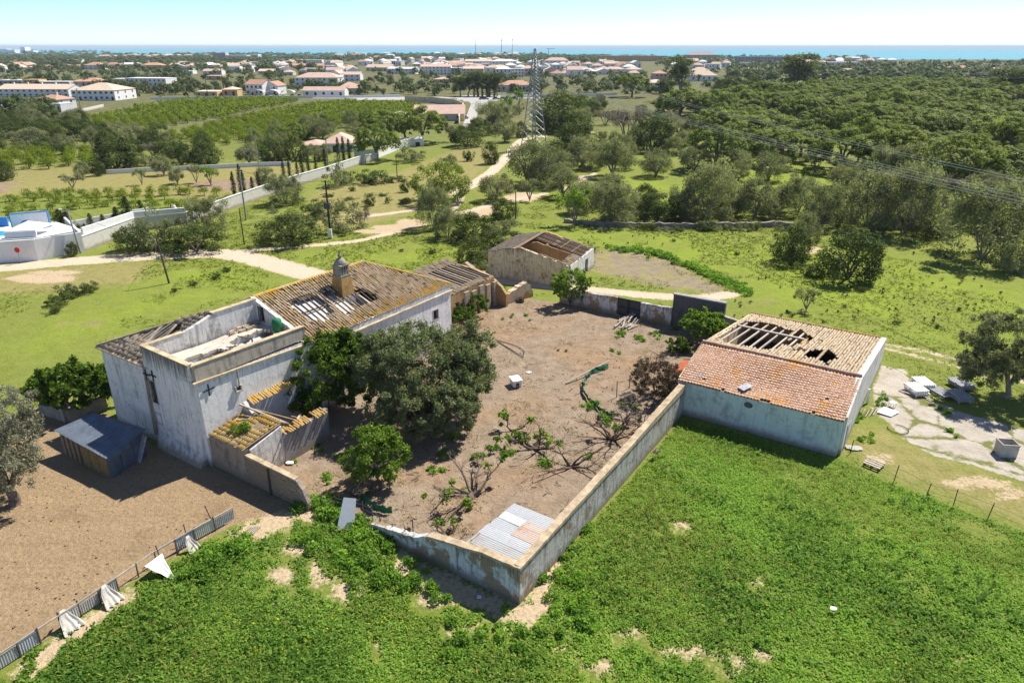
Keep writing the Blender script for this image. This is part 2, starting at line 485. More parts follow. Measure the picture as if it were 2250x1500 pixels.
leaf_mat('leaf_thicket', (0.066, 0.050, 0.034), (0.215, 0.160, 0.110), 0.1, 0.3, flower=(0.45, 0.06, 0.30))
leaf_mat('leaf_weed', (0.072, 0.165, 0.020), (0.305, 0.475, 0.072), 0.0, 0.48, flower=(0.65, 0.60, 0.03))
leaf_mat('leaf_grass', (0.125, 0.175, 0.020), (0.310, 0.345, 0.070), 0.0, 0.42)
leaf_mat('leaf_far', (0.055, 0.082, 0.030), (0.170, 0.205, 0.085), 0.35, 0.3)
M = MATS

# ---------------------------------------------------------------- the ground
def sd_poly(P_, poly):
    """signed distance to a polygon, positive inside"""
    poly = np.asarray(poly)[:, :2]; n = len(poly)
    inside = np.zeros(len(P_), bool); dmin = np.full(len(P_), 1e9)
    for i in range(n):
        a = poly[i]; b = poly[(i+1) % n]
        ab = b - a; ap = P_ - a
        t = np.clip((ap @ ab) / (ab @ ab + 1e-12), 0, 1)
        d = np.hypot(ap[:, 0] - t*ab[0], ap[:, 1] - t*ab[1])
        dmin = np.minimum(dmin, d)
        c = ((a[1] > P_[:, 1]) != (b[1] > P_[:, 1]))
        xi = (b[0]-a[0]) * (P_[:, 1]-a[1]) / ((b[1]-a[1]) + 1e-12) + a[0]
        inside ^= (c & (P_[:, 0] < xi))
    return np.where(inside, dmin, -dmin)
def sd_line(P_, pts, hw):
    pts = np.asarray(pts)[:, :2]; dmin = np.full(len(P_), 1e9)
    for a, b in zip(pts[:-1], pts[1:]):
        ab = b - a; ap = P_ - a
        t = np.clip((ap @ ab) / (ab @ ab + 1e-12), 0, 1)
        dmin = np.minimum(dmin, np.hypot(ap[:, 0]-t*ab[0], ap[:, 1]-t*ab[1]))
    return hw - dmin
def ip(l): return [G(x, y) for x, y in l]
def fp(l): return [W(a, b) for a, b in l]
def ell(px, py, rx, ry, n=10):
    rx, ry = rx*1.3, ry*1.35
    return [G(px + rx*math.cos(2*math.pi*i/n)*R.uniform(.7, 1.15), py + ry*math.sin(2*math.pi*i/n)*R.uniform(.7, 1.15)) for i in range(n)]

POLY = {
 'bed': [ip([(1165, 1330), (1500, 925), (1840, 1000), (1962, 1058), (2100, 1110), (2700, 1330), (3200, 2300), (900, 2300), (1000, 1450)]), ip([(520, 1165), (640, 1125), (690, 1112), (850, 1135), (880, 1200), (1130, 1340), (1220, 1400), (1100, 2300), (-900, 2300), (-300, 1650), (0, 1485), (345, 1264)])],
 'field': [ip([(-700,1120),(-50,1030),(60,900),(150,880),(250,915),(350,985),(462,1022),(560,1066),(680,1118),(640,1132),(520,1146),(430,1195),(350,1238),(180,1345),(0,1474),(-300,1720),(-900,1900)])],
 'soil': [fp([(0.6,-3.8),(0.8,-25.6),(26.4,-25.2),(27,-24.5),(44.8,-22.8),(44.8,-3.4),(43.5,2.5),(40.5,2.0),(40,6),(29,6),(28.3,0.3),(9,0),(0.6,0)]),
          ip([(410,400),(480,396),(560,392),(580,402),(520,418),(440,414)]),
          ip([(-60,415),(0,400),(50,385),(30,410),(-40,440)])],
 'conc': [ip([(1938,802),(1990,812),(2012,862),(2050,880),(2120,908),(2190,925),(2260,945),(2420,990),(2420,1110),(2250,1056),(2140,1020),(2050,1000),(1990,965),(1950,925),(1915,905),(1918,858)])],
 'road': [ip([(1014,280),(1024,258),(1036,226),(1000,217),(860,221),(640,213),(560,214),(560,211),(640,209),(870,214),(1040,211),(1170,211),(1290,206),(1290,209),(1170,215),(1085,222),(1058,236),(1044,262),(1034,282)])],
 'dry': [ip([(1870,950),(1935,935),(1985,970),(2060,1005),(2150,1035),(2300,1075),(2420,1120),(2420,1190),(2240,1150),(2120,1108),(1960,1055),(1868,990)]),
         ip([(1285,552),(1380,549),(1470,572),(1595,632),(1560,645),(1480,634),(1330,600),(1290,585)]),
         ip([(-80,370),(210,365),(400,370),(560,365),(690,360),(640,395),(520,440),(300,430),(120,420),(-80,440)]),
         ip([(690,420),(870,380),(1000,330),(1060,320),(1100,330),(1020,420),(900,470),(780,500),(680,500)]),
         ip([(1380,215),(1480,205),(1550,225),(1500,262),(1400,240)]),
         ip([(0,590),(150,585),(330,575),(300,620),(120,640),(-60,650)]),
         ip([(1130,215),(1165,215),(1160,300),(1125,300)])],
 'lush': [ip([(1190,500),(1400,512),(1620,520),(1720,545),(1950,560),(2200,620),(2400,700),(2400,860),(2200,780),(1960,735),(1700,660),(1500,590),(1300,535),(1190,520)]),
          ip([(1290,400),(1500,390),(1600,370),(1700,330),(1850,400),(1700,470),(1450,470),(1290,450)]),
          ip([(90,770),(300,690),(520,640),(620,610),(540,585),(400,590),(200,680),(40,760)]),
          ip([(640,560),(820,545),(1000,540),(1010,580),(800,590),(680,590)])],
 'thresh': [ip([(1285,550),(1380,549),(1470,572),(1595,632),(1560,645),(1480,634),(1330,600),(1290,585)])],
 'sand': [ell(765,1297,38,20), ell(705,1258,22,22), ip([(1085,1356),(1150,1326),(1195,1250),(1238,1226),(1228,1300),(1215,1345),(1160,1372)]),
          ell(882,1248,40,16), ip([(860,1205),(950,1245),(1140,1332),(1100,1352),(985,1312),(900,1270)]), ell(955,1310,45,14), ell(1330,1466,36,12),
          ell(1250,1418,20,9), ell(1380,1394,34,7), ell(1600,1438,60,6), ell(1690,1434,34,6), ell(1500,1422,40,6), ell(850,1408,9,13), ell(1497,1157,15,9), ell(655,1200,36,12), ell(620,1260,16,16),
          ell(800,1215,22,12), ell(1620,1470,30,8), ell(1660,1275,12,6), ell(2120,1445,24,5), ell(1010,1375,25,8), ell(1130,1385,30,9),
          ip([(505,1165),(560,1138),(640,1120),(700,1108),(748,1108),(700,1135),(625,1160),(560,1185),(515,1190)]),
          ip([(20,1478),(170,1370),(290,1290),(330,1285),(200,1385),(60,1490)]),
          ell(90,612,80,7), ell(120,598,60,4), ell(870,500,40,6), ell(830,508,45,5), ell(905,490,30,8), ell(1065,465,25,9), ell(1150,433,30,8), ell(1285,390,18,4), ell(1775,550,28,6),
          ell(2150,1060,60,10), ell(2220,1085,30,8), ell(1935,1005,20,8)],
}
LINES = {
 'track': [(ip([(-150,598),(0,588),(120,577),(260,566),(400,558),(490,556),(560,568),(630,588),(700,606)]), 2.3),
           (ip([(470,556),(600,546),(720,536),(790,528),(860,512)]), 0.9),
           (ip([(780,478),(860,468),(940,455),(1010,468),(1070,452),(1140,436),(1200,425)]), 0.9),
           (ip([(1000,425),(1040,405),(1080,378),(1110,348),(1132,322),(1148,306),(1185,300),(1230,296),(1300,292)]), 1.6),
           (ip([(1020,420),(1000,455),(960,480)]), 0.8),
           (ip([(1062,600),(1110,618),(1200,628),(1300,636),(1400,646),(1480,652),(1545,655),(1605,645)]), 1.2),
           (ip([(1945,755),(2020,768),(2100,786),(2180,812),(2260,840),(2400,900)]), 0.35),
           (ip([(1945,766),(2010,780),(2090,800),(2160,826)]), 0.3),
           (ip([(1230,420),(1270,400),(1310,380)]), 0.6),
           (ip([(560,470),(700,470),(830,470)]), 0.4),
           ],
}
def grid():
    ys = list(np.arange(14, 118, 0.55)); d = 0.55
    while ys[-1] < 1700: d *= 1.04; ys.append(ys[-1] + d)
    ys += [1900, 2150]
    xs = list(np.arange(0, 60, 0.55)); d = 0.55
    while xs[-1] < 2600: d *= 1.07; xs.append(xs[-1] + d)
    xs = [-x for x in xs[:0:-1]] + xs
    ys = [-400, -150, -40, 0, 8] + ys
    return np.array(xs), np.array(ys)
GX, GY = grid()
gx, gy = np.meshgrid(GX, GY)
GP = np.stack([gx.ravel(), gy.ravel()], 1)
# the coast: the last rows run along the shore line
row = np.repeat(np.arange(len(GY)), len(GX))
far_rows = GP[:, 1] > 1500
coast = 2080 - 0.22 * np.clip(GP[:, 0], -1200, 1800) + 60*np.sin(GP[:, 0]/210.0) + 40*np.sin(GP[:, 0]/83.0 + 1)
sc_ = np.clip((GP[:, 1]-1500) / (2150-1500), 0, 1)
GP[:, 1] = np.where(far_rows, 1500 + sc_ * (coast - 1500), GP[:, 1])
def field_val(key, soft):
    v = np.full(len(GP), -50.0)
    for pg in POLY.get(key, []):
        pg = np.asarray(pg)[:, :2]
        lo, hi = pg.min(0) - 8, pg.max(0) + 8
        m = (GP[:, 0] > lo[0]) & (GP[:, 0] < hi[0]) & (GP[:, 1] > lo[1]) & (GP[:, 1] < hi[1])
        if m.any(): v[m] = np.maximum(v[m], sd_poly(GP[m], pg))
    for ln, hw in LINES.get(key, []):
        ln = np.asarray(ln)[:, :2]
        lo, hi = ln.min(0) - 8, ln.max(0) + 8
        m = (GP[:, 0] > lo[0]) & (GP[:, 0] < hi[0]) & (GP[:, 1] > lo[1]) & (GP[:, 1] < hi[1])
        if m.any(): v[m] = np.maximum(v[m], sd_line(GP[m], ln, hw))
    return v, np.clip(0.5 + v / (2*soft), 0, 1)
SD = {}; MASK = {}
for k_, s_ in dict(field=0.7, soil=0.7, conc=0.6, road=0.8, dry=3.0, lush=5.0, sand=1.3, track=0.9, thresh=1.5, bed=2.5).items():
    SD[k_], MASK[k_] = field_val(k_, s_)
MASK['sand'] = np.maximum(MASK['sand'], MASK['track'])
far_m = np.clip((np.hypot(GP[:, 0], GP[:, 1]) - 190) / 150, 0, 1)

def ground_material():
    m, n, l, p = new_mat('ground'); t = NT(m)
    co = t.coord()
    n1 = t.noise(co, 0.09, 6, 0.65); n2 = t.noise(co, 0.7, 6, 0.7); n3 = t.noise(co, 4.0, 5, 0.7); n4 = t.noise(co, 0.27, 5, 0.65)
    v5 = t.noise(co, 14.0, 3, 0.6)
    def edge(name, k=0.55, w=0.10):
        a = t.math('ADD', t.attr(name), t.math('MULTIPLY', t.math('SUBTRACT', t.math('MULTIPLY', t.math('ADD', n2, n3), 0.5), 0.5), k*2))
        return t.smooth(a, 0.5-w, 0.5+w)
    gm = t.math('ADD', t.math('MULTIPLY', n2, 0.5), t.math('MULTIPLY', n3, 0.5))
    grass = t.ramp(gm, [(0.25, (0.110, 0.145, 0.026)), (0.5, (0.185, 0.220, 0.042)), (0.75, (0.270, 0.275, 0.075))])
    lush = t.ramp(gm, [(0.30, (0.150, 0.210, 0.022)), (0.5, (0.220, 0.285, 0.032)), (0.75, (0.290, 0.325, 0.055))])
    dry = t.ramp(gm, [(0.30, (0.150, 0.155, 0.040)), (0.5, (0.265, 0.240, 0.085)), (0.75, (0.380, 0.310, 0.160))])
    c = t.mix(t.math('MULTIPLY', t.attr('lush'), t.smooth(n1, 0.3, 0.6)), grass, lush)
    c = t.mix(t.smooth(t.math('ADD', t.math('MULTIPLY', n1, 0.5), t.math('MULTIPLY', n4, 0.5)), 0.54, 0.68), c, dry)
    c = t.mix(edge('dry', 0.8, 0.3), c, dry)
    sp = t.smooth(t.math('ADD', n3, t.math('MULTIPLY', n4, 0.6)), 0.92, 1.02)            # dark herb tufts
    c = t.mix(t.math('MULTIPLY', sp, 0.55), c, (0.060, 0.090, 0.018))
    c = t.mix(t.math('MULTIPLY', t.smooth(t.noise(t.map(co, (1, 1, 1), (9, 4, 0)), 1.9, 5, 0.75), 0.54, 0.70), 0.35), c, (0.34, 0.31, 0.13))
    c = t.mix(t.math('MULTIPLY', t.smooth(t.noise(co, 0.5, 6, 0.75), 0.66, 0.74), 0.7), c, (0.36, 0.29, 0.18))   # bare spots
    th = t.ramp(n2, [(0.3, (0.215, 0.175, 0.120)), (0.7, (0.31, 0.255, 0.18))])
    c = t.mix(t.math('MULTIPLY', edge('thresh', 0.7, 0.25), t.smooth(t.noise(co, 0.35, 5, 0.7), 0.62, 0.46)), c, th)
    farc = t.ramp(n4, [(0.3, (0.060, 0.078, 0.028)), (0.5, (0.130, 0.135, 0.055)), (0.72, (0.235, 0.200, 0.110))])
    bedc = t.ramp(n3, [(0.3, (0.110, 0.150, 0.025)), (0.7, (0.215, 0.250, 0.055))])
    c = t.mix(t.attr('bed'), c, bedc)
    c = t.mix(t.attr('far'), c, farc)
    sand = t.ramp(n3, [(0.25, (0.36, 0.265, 0.165)), (0.6, (0.53, 0.415, 0.275)), (0.85, (0.62, 0.51, 0.37))])
    track = t.ramp(n3, [(0.25, (0.46, 0.375, 0.270)), (0.7, (0.64, 0.545, 0.420))])
    soil = t.ramp(t.math('ADD', t.math('MULTIPLY', n2, 0.65), t.math('MULTIPLY', n3, 0.35)), [(0.3, (0.155, 0.114, 0.079)), (0.5, (0.275, 0.212, 0.152)), (0.72, (0.390, 0.312, 0.230))])
    soil = t.mix(t.smooth(n1, 0.45, 0.62), soil, t.mix(1.0, soil, (1.05, 0.94, 0.82), 'MULTIPLY'))
    soil = t.mix(t.math('MULTIPLY', t.smooth(t.noise(co, 9, 2), 0.70, 0.74), 0.7), soil, (0.50, 0.43, 0.34))     # pale pebbles
    soil = t.mix(t.math('MULTIPLY', t.smooth(t.noise(co, 0.9, 6, 0.75), 0.60, 0.70), 0.35), soil, (0.17, 0.19, 0.07))
    fld = t.ramp(t.math('ADD', t.math('MULTIPLY', n3, 0.6), t.math('MULTIPLY', v5, 0.4)), [(0.3, (0.170, 0.118, 0.066)), (0.5, (0.300, 0.215, 0.126)), (0.7, (0.400, 0.300, 0.185))])
    fld = t.mix(t.math('MULTIPLY', t.smooth(t.noise(t.map(co, (1, 1.7, 1)), 7, 3, 0.7), 0.63, 0.72), 0.75), fld, (0.50, 0.385, 0.23))  # straw
    mp = t.node('ShaderNodeMapping'); t.set(mp.inputs['Vector'], co); mp.inputs['Rotation'].default_value = (0, 0, math.radians(-59)); mp.inputs['Scale'].default_value = (0.10, 1.6, 1)
    fur = t.noise(mp.outputs[0], 1.0, 5, 0.65)
    fld = t.mix(1.0, fld, t.ramp(fur, [(0.3, (0.92, 0.91, 0.90)), (0.5, (1.0, 1.0, 1.0)), (0.7, (1.07, 1.07, 1.06))]), 'MULTIPLY')
    fld = t.mix(t.math('MULTIPLY', t.smooth(n4, 0.54, 0.66), 0.45), fld, (0.185, 0.130, 0.075))
    conc = t.ramp(n2, [(0.25, (0.32, 0.275, 0.22)), (0.5, (0.44, 0.395, 0.33)), (0.8, (0.53, 0.49, 0.43))])
    cr = t.node('ShaderNodeTexVoronoi', feature='DISTANCE_TO_EDGE'); t.set(cr.inputs['Vector'], t.mix(0.12, co, t.node('ShaderNodeTexNoise').outputs['Color'])); cr.inputs['Scale'].default_value = 0.22
    conc = t.mix(t.smooth(t.math('ADD', cr.outputs['Distance'], t.math('MULTIPLY', t.math('SUBTRACT', n2, 0.5), 0.25)), 0.045, 0.0), conc, (0.17, 0.18, 0.06))
    road = t.ramp(n2, [(0.3, (0.36, 0.35, 0.33)), (0.7, (0.44, 0.43, 0.41))])
    c = t.mix(edge('soil', 0.45, 0.12), c, soil)
    c = t.mix(edge('field', 0.35, 0.10), c, fld)
    c = t.mix(edge('sand', 0.75, 0.12), c, t.mix(t.attr('track'), sand, track))
    c = t.mix(edge('conc', 0.5, 0.08), c, conc)
    c = t.mix(edge('road', 0.1, 0.1), c, road)
    t.set(p.inputs['Base Color'], c)
    p.inputs['Roughness'].default_value = 0.95
    p.inputs['Specular IOR Level'].default_value = 0.1
    h = t.math('ADD', t.math('MULTIPLY', n2, 1.0), t.math('ADD', t.math('MULTIPLY', n3, 0.6), t.math('MULTIPLY', v5, 0.2)))
    t.set(p.inputs['Normal'], t.bump(h, 0.9, 0.20))
    return m
GM = ground_material()
nx, ny = len(GX), len(GY)
ii, jj = np.meshgrid(np.arange(nx-1), np.arange(ny-1))
q = (jj*nx + ii).ravel()
QF = np.stack([q, q+1, q+nx+1, q+nx], 1)
def fmean(a): return a[QF].mean(1)
reg = np.zeros(len(QF), int)
names = ['meadow', 'courtyard', 'ploughed_field', 'dirt_track', 'concrete_yard', 'asphalt_road']
for i, k_ in enumerate(['soil', 'field', 'track', 'conc', 'road'], 1):
    reg[fmean(MASK[k_]) > 0.5] = i
# gentle unevenness of the open land, none where things are built
hz = 0.025*np.sin(GP[:, 0]*0.61+1)*np.sin(GP[:, 1]*0.47) + 0.018*np.sin(GP[:, 0]*1.3)*np.sin(GP[:, 1]*1.1+2)
hz = np.where((GP[:, 1] < 160), hz - 0.035, 0.0)
GV = np.concatenate([GP, hz[:, None]], 1)
for i, nm in enumerate(names):
    f = QF[reg == i]
    if not len(f): continue
    uq, inv = np.unique(f, return_inverse=True)
    at = {k_: MASK[k_][uq] for k_ in MASK}
    at['far'] = far_m[uq]
    me = mesh_from(nm, GV[uq], inv.reshape(f.shape).astype(np.int32), [GM], smooth=True, attrs=at)
    tag(obj(nm, me), kind='structure')

# the sea
def sea_material():
    m, n, l, p = new_mat('sea'); t = NT(m)
    g = t.node('ShaderNodeNewGeometry')
    nn = t.noise(t.map(g.outputs['Position'], (0.0006, 0.004, 1)), 1.0, 5, 0.6)
    t.set(p.inputs['Base Color'], t.ramp(nn, [(0.3, (0.085, 0.300, 0.390)), (0.7, (0.115, 0.350, 0.430))]))
    p.inputs['Roughness'].default_value = 0.7
    p.inputs['Specular IOR Level'].default_value = 0.05
    return m
sv = []; sf = []
sy = [1200, 2400, 5000, 12000, 30000, 90000]
for y_ in sy: sv += [(-90000, y_, -3.0), (90000, y_, -3.0)]
for i in range(len(sy)-1): sf.append((2*i, 2*i+1, 2*i+3, 2*i+2))
tag(obj('sea', mesh_from('sea', sv, sf, [sea_material()])), kind='structure')

# masks sampled for planting
def sample(key, pts):
    pts = np.asarray(pts)[:, :2]
    xi = np.clip(np.searchsorted(GX, pts[:, 0]), 0, nx-1); yi = np.clip(np.searchsorted(GY, pts[:, 1]), 0, ny-1)
    return MASK[key][yi*nx + xi]

# ---------------------------------------------------------------- roof tiles
def tile_template(r=0.085, L=0.46, n=4, taper=0.8):
    vs = []; fs = []
    for j, (y, rr) in enumerate(((0, r), (L, r*taper))):
        for k in range(n+1):
            th = math.pi*k/n
            vs.append((rr*math.cos(th), y, rr*math.sin(th)*0.9))
    for k in range(n): fs.append((k, n+1+k, n+2+k, k+1))
    # the open lower end gets a thin lip so that the tile shows an edge
    b = len(vs)
    for k in range(n+1):
        th = math.pi*k/n
        vs.append((r*0.78*math.cos(th), 0.0, r*0.78*math.sin(th)*0.9))
    for k in range(n): fs.append((k, k+1, b+k+1, b+k))
    return np.array(vs), np.array(fs)
TT_V, TT_F = tile_template()
def tile_field(o, e, s, ncol, nrow, pc, pr, keep, sag=None, jit=0.02, drop=0.02, scale=1.0, bias=None):
    """barrel tiles on a roof plane: origin o at the eave, e along the eave, s up the slope; keep(col m, row m) -> bool"""
    o = np.array(o, float); e = np.array(e, float); s = np.array(s, float)
    nrm = np.cross(e, s); nrm /= np.linalg.norm(nrm)
    if nrm[2] < 0: nrm = -nrm
    vs = []; fs = []; ts = []; k = 0; mats = []
    B = np.stack([e, s, nrm], 1)
    for c in range(ncol):
        cj = N.normal(0, 0.012)
        for r_ in range(nrow):
            x = (c+0.5)*pc; y = r_*pr
            if not keep(x, y) or R.random() < drop: continue
            a = N.normal(0, jit*1.5)
            ca, sa = math.cos(a), math.sin(a)
            Lv = TT_V*scale
            Lv = np.stack([Lv[:, 0]*ca - Lv[:, 1]*sa, Lv[:, 0]*sa + Lv[:, 1]*ca, Lv[:, 2]], 1)
            Lv = Lv + np.array([x + cj + N.normal(0, jit*0.5), y + N.normal(0, jit), 0.0])
            Lv[:, 2] += 0.012*(1 - (Lv[:, 1]-y)/0.46) + abs(N.normal(0, 0.006))
            if sag is not None: Lv[:, 2] += sag(x, y)
            mats.append((o + Lv @ B.T, (c, r_)))
            ts.append(R.random() if bias is None else bias(x, y, R.random()))
    return mats, ts
def join_tiles(name, mats, ts, mat, parent):
    if not mats: return None
    n = len(TT_V)
    v = np.concatenate([m[0] for m in mats]) - OFF[parent.name]
    f = np.concatenate([TT_F + i*n for i in range(len(mats))]).astype(np.int32)
    me = mesh_from(name, v, f, [mat], tint=np.repeat(ts, n))
    o = obj(name, me, parent); o['kind'] = 'stuff'
    return o
def deck(name, o, e, s, w_, h_, keep, mat, parent, cell=0.3, drop=0.05, sag=None):
    o = np.array(o, float); e = np.array(e, float); s = np.array(s, float)
    nrm = np.cross(e, s); nrm /= np.linalg.norm(nrm); nrm = nrm if nrm[2] > 0 else -nrm
    m = MB(); nc = int(w_/cell); nr = int(h_/cell)
    for c in range(nc):
        for r_ in range(nr):
            x0, x1, y0, y1 = c*w_/nc, (c+1)*w_/nc, r_*h_/nr, (r_+1)*h_/nr
            if not keep((x0+x1)/2, (y0+y1)/2): continue
            z = [(sag(x, y) if sag else 0) - drop for x, y in ((x0, y0), (x1, y0), (x1, y1), (x0, y1))]
            m.add([o+e*x+s*y+nrm*zz for (x, y), zz in zip(((x0, y0), (x1, y0), (x1, y1), (x0, y1)), z)], [(0, 1, 2, 3)])
    return m.build(name, mat, parent)
def ragged(cx, cy, rx, ry, k=0.25, ph=0.0):
    """test for an irregular opening in a roof"""
    def inside(x, y):
        dx, dy = (x-cx)/rx, (y-cy)/ry
        th = math.atan2(dy, dx)
        rr = 1 + k*math.sin(3*th+ph) + 0.5*k*math.sin(7*th+2*ph) + 0.3*k*math.sin(13*th)
        return max(abs(dx), abs(dy))*0.6 + math.hypot(dx, dy)*0.4 < rr*0.9
    return inside

# ================================================================ the farmhouse
hs = farm_thing('farmhouse', 'large derelict white two storey farmhouse with part collapsed tile roof and walled terrace', 'farmhouse', 0, 0)
RZ0, RZ1, EZ = 8.9, 8.85, 6.2
HB = 12.0                                         # depth of the house
# walls
m = MB()
m.wall((0, 0.0), (9.6, 0.0), 0.5, [(0, 6.7), (9.6, 6.45)], -0.3)
m.wall((9.6, 0.0), (28, 0.0), 0.5, [(0, 6.15), (18.4, 6.15)], -0.3, openings=[(15.65, 16.35, 3.3, 4.25), (11.65, 12.35, 3.3, 4.3)])
fw = m.build('wall', M['house_white'], hs)
fw['label'] = 'long sunlit front wall with two small windows'
m = MB()
m.wall((0.0, 0.25), (0.0, 5.8), 0.5, [(0, 6.7), (5.55, 6.9)], -0.3, openings=[(4.55, 5.3, 3.72, 5.5), (4.65, 5.25, 2.0, 2.8)])
m.wall((0.15, 5.8), (0.15, HB), 0.5, [(0, 6.45), (6.2, 6.4)], -0.3)
lw = m.build('wall', M['end_white'], hs)
lw['label'] = 'shaded end wall with rain stains and a barred window'
m = MB()
m.wall((28, 0.25), (28, HB), 0.5, [(0, 6.2), (11.75, 6.2)], -0.3)
m.wall((0.4, HB), (27.75, HB), 0.5, [(0, 6.3), (27.3, 6.2)], -0.3)
m.build('wall', M['house_white'], hs)
# dark weathered strip at the joint of the two blocks, a little proud
m = MB()
m.add([(-0.28, 5.62, 0.9), (-0.28, 6.35, 0.6), (-0.28, 5.98, 6.4), (-0.28, 5.72, 6.5), (-0.05, 5.62, 0.9), (-0.05, 6.35, 0.6), (-0.05, 5.98, 6.4), (-0.05, 5.72, 6.5)],
      [(0, 1, 2, 3), (0, 4, 5, 1), (1, 5, 6, 2), (2, 6, 7, 3), (3, 7, 4, 0)])
m.build('buttress', M['block_wall'], hs)
# low rendered plinth
m = MB()
m.hexa([(-0.75, 0.1, -0.3), (-0.25, 0.1, -0.3), (-0.25, 5.6, -0.3), (-0.75, 5.6, -0.3), (-0.29, 0.1, 1.0), (-0.25, 0.1, 1.0), (-0.25, 5.6, 1.3), (-0.29, 5.6, 1.3)])
m.build('plinth', M['old_white'], hs)
# interior floors and partitions seen through the roof
m = MB()
m.box(0.3, 27.7, 0.3, HB-0.3, 3.25, 3.45)
m.build('upper_floor', M['attic_floor'], hs)
m = MB()
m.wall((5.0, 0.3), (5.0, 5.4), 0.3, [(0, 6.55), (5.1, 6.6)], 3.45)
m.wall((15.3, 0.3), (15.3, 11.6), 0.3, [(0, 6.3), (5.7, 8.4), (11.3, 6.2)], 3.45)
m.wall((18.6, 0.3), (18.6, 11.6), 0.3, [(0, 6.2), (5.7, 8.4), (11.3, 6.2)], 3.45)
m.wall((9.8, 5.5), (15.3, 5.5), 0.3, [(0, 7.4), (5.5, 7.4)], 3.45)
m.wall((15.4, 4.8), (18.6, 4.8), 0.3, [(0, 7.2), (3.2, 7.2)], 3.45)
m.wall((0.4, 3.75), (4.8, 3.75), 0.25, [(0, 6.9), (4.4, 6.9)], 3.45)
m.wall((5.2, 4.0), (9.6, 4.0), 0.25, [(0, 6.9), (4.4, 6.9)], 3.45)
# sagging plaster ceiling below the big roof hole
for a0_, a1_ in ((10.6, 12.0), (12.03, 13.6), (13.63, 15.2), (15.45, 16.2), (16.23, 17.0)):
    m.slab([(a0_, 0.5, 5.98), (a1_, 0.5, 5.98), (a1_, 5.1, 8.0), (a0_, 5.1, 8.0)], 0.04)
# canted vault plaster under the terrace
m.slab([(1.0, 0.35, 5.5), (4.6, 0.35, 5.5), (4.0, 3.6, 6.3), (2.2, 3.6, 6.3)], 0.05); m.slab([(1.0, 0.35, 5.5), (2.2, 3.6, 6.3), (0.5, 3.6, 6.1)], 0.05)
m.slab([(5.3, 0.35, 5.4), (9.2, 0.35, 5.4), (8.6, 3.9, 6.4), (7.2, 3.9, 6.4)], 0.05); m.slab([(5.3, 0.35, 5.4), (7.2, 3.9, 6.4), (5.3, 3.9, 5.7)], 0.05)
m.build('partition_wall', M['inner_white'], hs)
# parapet of the terrace and its capping
m = MB()
m.wall((0.0, -0.06), (9.6, -0.06), 0.34, [(0, 7.92), (4.5, 7.84), (9.6, 7.68)], 6.7, jag=0.012)
m.build('parapet', M['parapet_stain'], hs)
m = MB()
m.wall((-0.07, 0.12), (-0.07, 5.75), 0.34, [(0, 7.92), (5.6, 8.1)], 6.75, jag=0.012)
m.build('parapet', M['end_white'], hs)
m = MB()
m.wall((0.1, 5.6), (9.7, 5.6), 0.35, [(0, 8.1), (3.0, 8.12), (3.6, 8.25), (5.7, 8.86), (9.6, 8.84)], 3.45, jag=0.02)
bw = m.build('parapet', M['old_white'], hs); bw['label'] = 'stained inner wall at the back of the terrace'
m = MB()
m.slab([(-0.26, -0.27, 7.99), (9.62, -0.27, 7.75), (9.62, 0.15, 7.75), (0.15, 0.15, 7.99)], 0.068)
m.slab([(-0.27, 0.16, 7.99), (0.15, 0.16, 7.99), (0.15, 5.37, 8.17), (-0.27, 5.37, 8.17)], 0.068)
m.slab([(-0.27, 5.38, 8.19), (3.0, 5.38, 8.2), (3.0, 5.8, 8.2), (-0.27, 5.8, 8.19)], 0.068)
m.slab([(5.6, 5.36, 8.94), (9.7, 5.36, 8.93), (9.7, 5.84, 8.93), (5.6, 5.84, 8.94)], 0.08)
m.build('parapet_coping', M['lichen_cap'], hs)
# string course of the terrace and of the long front
m = MB()
m.slab([(-0.3, -0.37, 6.74), (9.55, -0.37, 6.28), (9.55, -0.235, 6.30), (-0.3, -0.235, 6.76)], 0.11)
m.slab([(9.6, -0.40, 5.62), (28.2, -0.40, 5.62), (28.2, -0.24, 5.64), (9.6, -0.24, 5.64)], 0.12)
m.build('string_course', M['lichen_cap'], hs)
# terrace slab, partly fallen in
h1 = ragged(2.9, 2.35, 1.75, 1.35, 0.16, 1.0); h2 = ragged(7.2, 2.6, 1.8, 1.45, 0.15, 0.4)
h3 = ragged(5.05, 2.7, 0.35, 0.3, 0.4, 2.0)
m = MB(); cs = 0.16; o_ = 0.27
for i in range(int(9.3/cs)):
    for j in range(int(5.1/cs)):
        x0, y0 = o_+i*cs, 0.24+j*cs
        cx, cy = x0+cs/2, y0+cs/2
        if h1(cx, cy) or h2(cx, cy) or h3(cx, cy): continue
        z = 6.98 + 0.04*math.sin(cx*1.1) - 0.02*cy
        near = any(h(cx+dx, cy+dy) for h in (h1, h2) for dx, dy in ((cs, 0), (-cs, 0), (0, cs), (0, -cs)))
        d = 0.22 if near else 0.02
        m.box(x0, x0+cs-0.0, y0, y0+cs, z-d, z + R.uniform(0, 0.004))
m.build('terrace_slab', M['terrace_slab'], hs)
m = MB()
for i in range(26):
    x, y = R.uniform(6.4, 9.2), R.uniform(4.5, 5.3)
    s_ = R.uniform(0.08, 0.3)
    m.tint = R.random()
    m.hexa([(x+dx*s_*R.uniform(.6, 1), y+dy*s_*R.uniform(.6, 1), zz) for zz in (6.9, 6.95+s_*0.7) for dx, dy in ((-1, -.6), (1, -.6), (1, .6), (-1, .6))])
rb = m.build('rubble', M['rubble'], hs); rb['kind'] = 'stuff'
m = MB()
for i in range(2):
    x = R.uniform(6.0, 9.0)
    m.tint = R.random()
    m.bar((x, R.uniform(2.9, 3.3), 6.9), (x+R.uniform(-.5, .5), R.uniform(3.6, 4.6), 7.05), 0.1, 0.06)
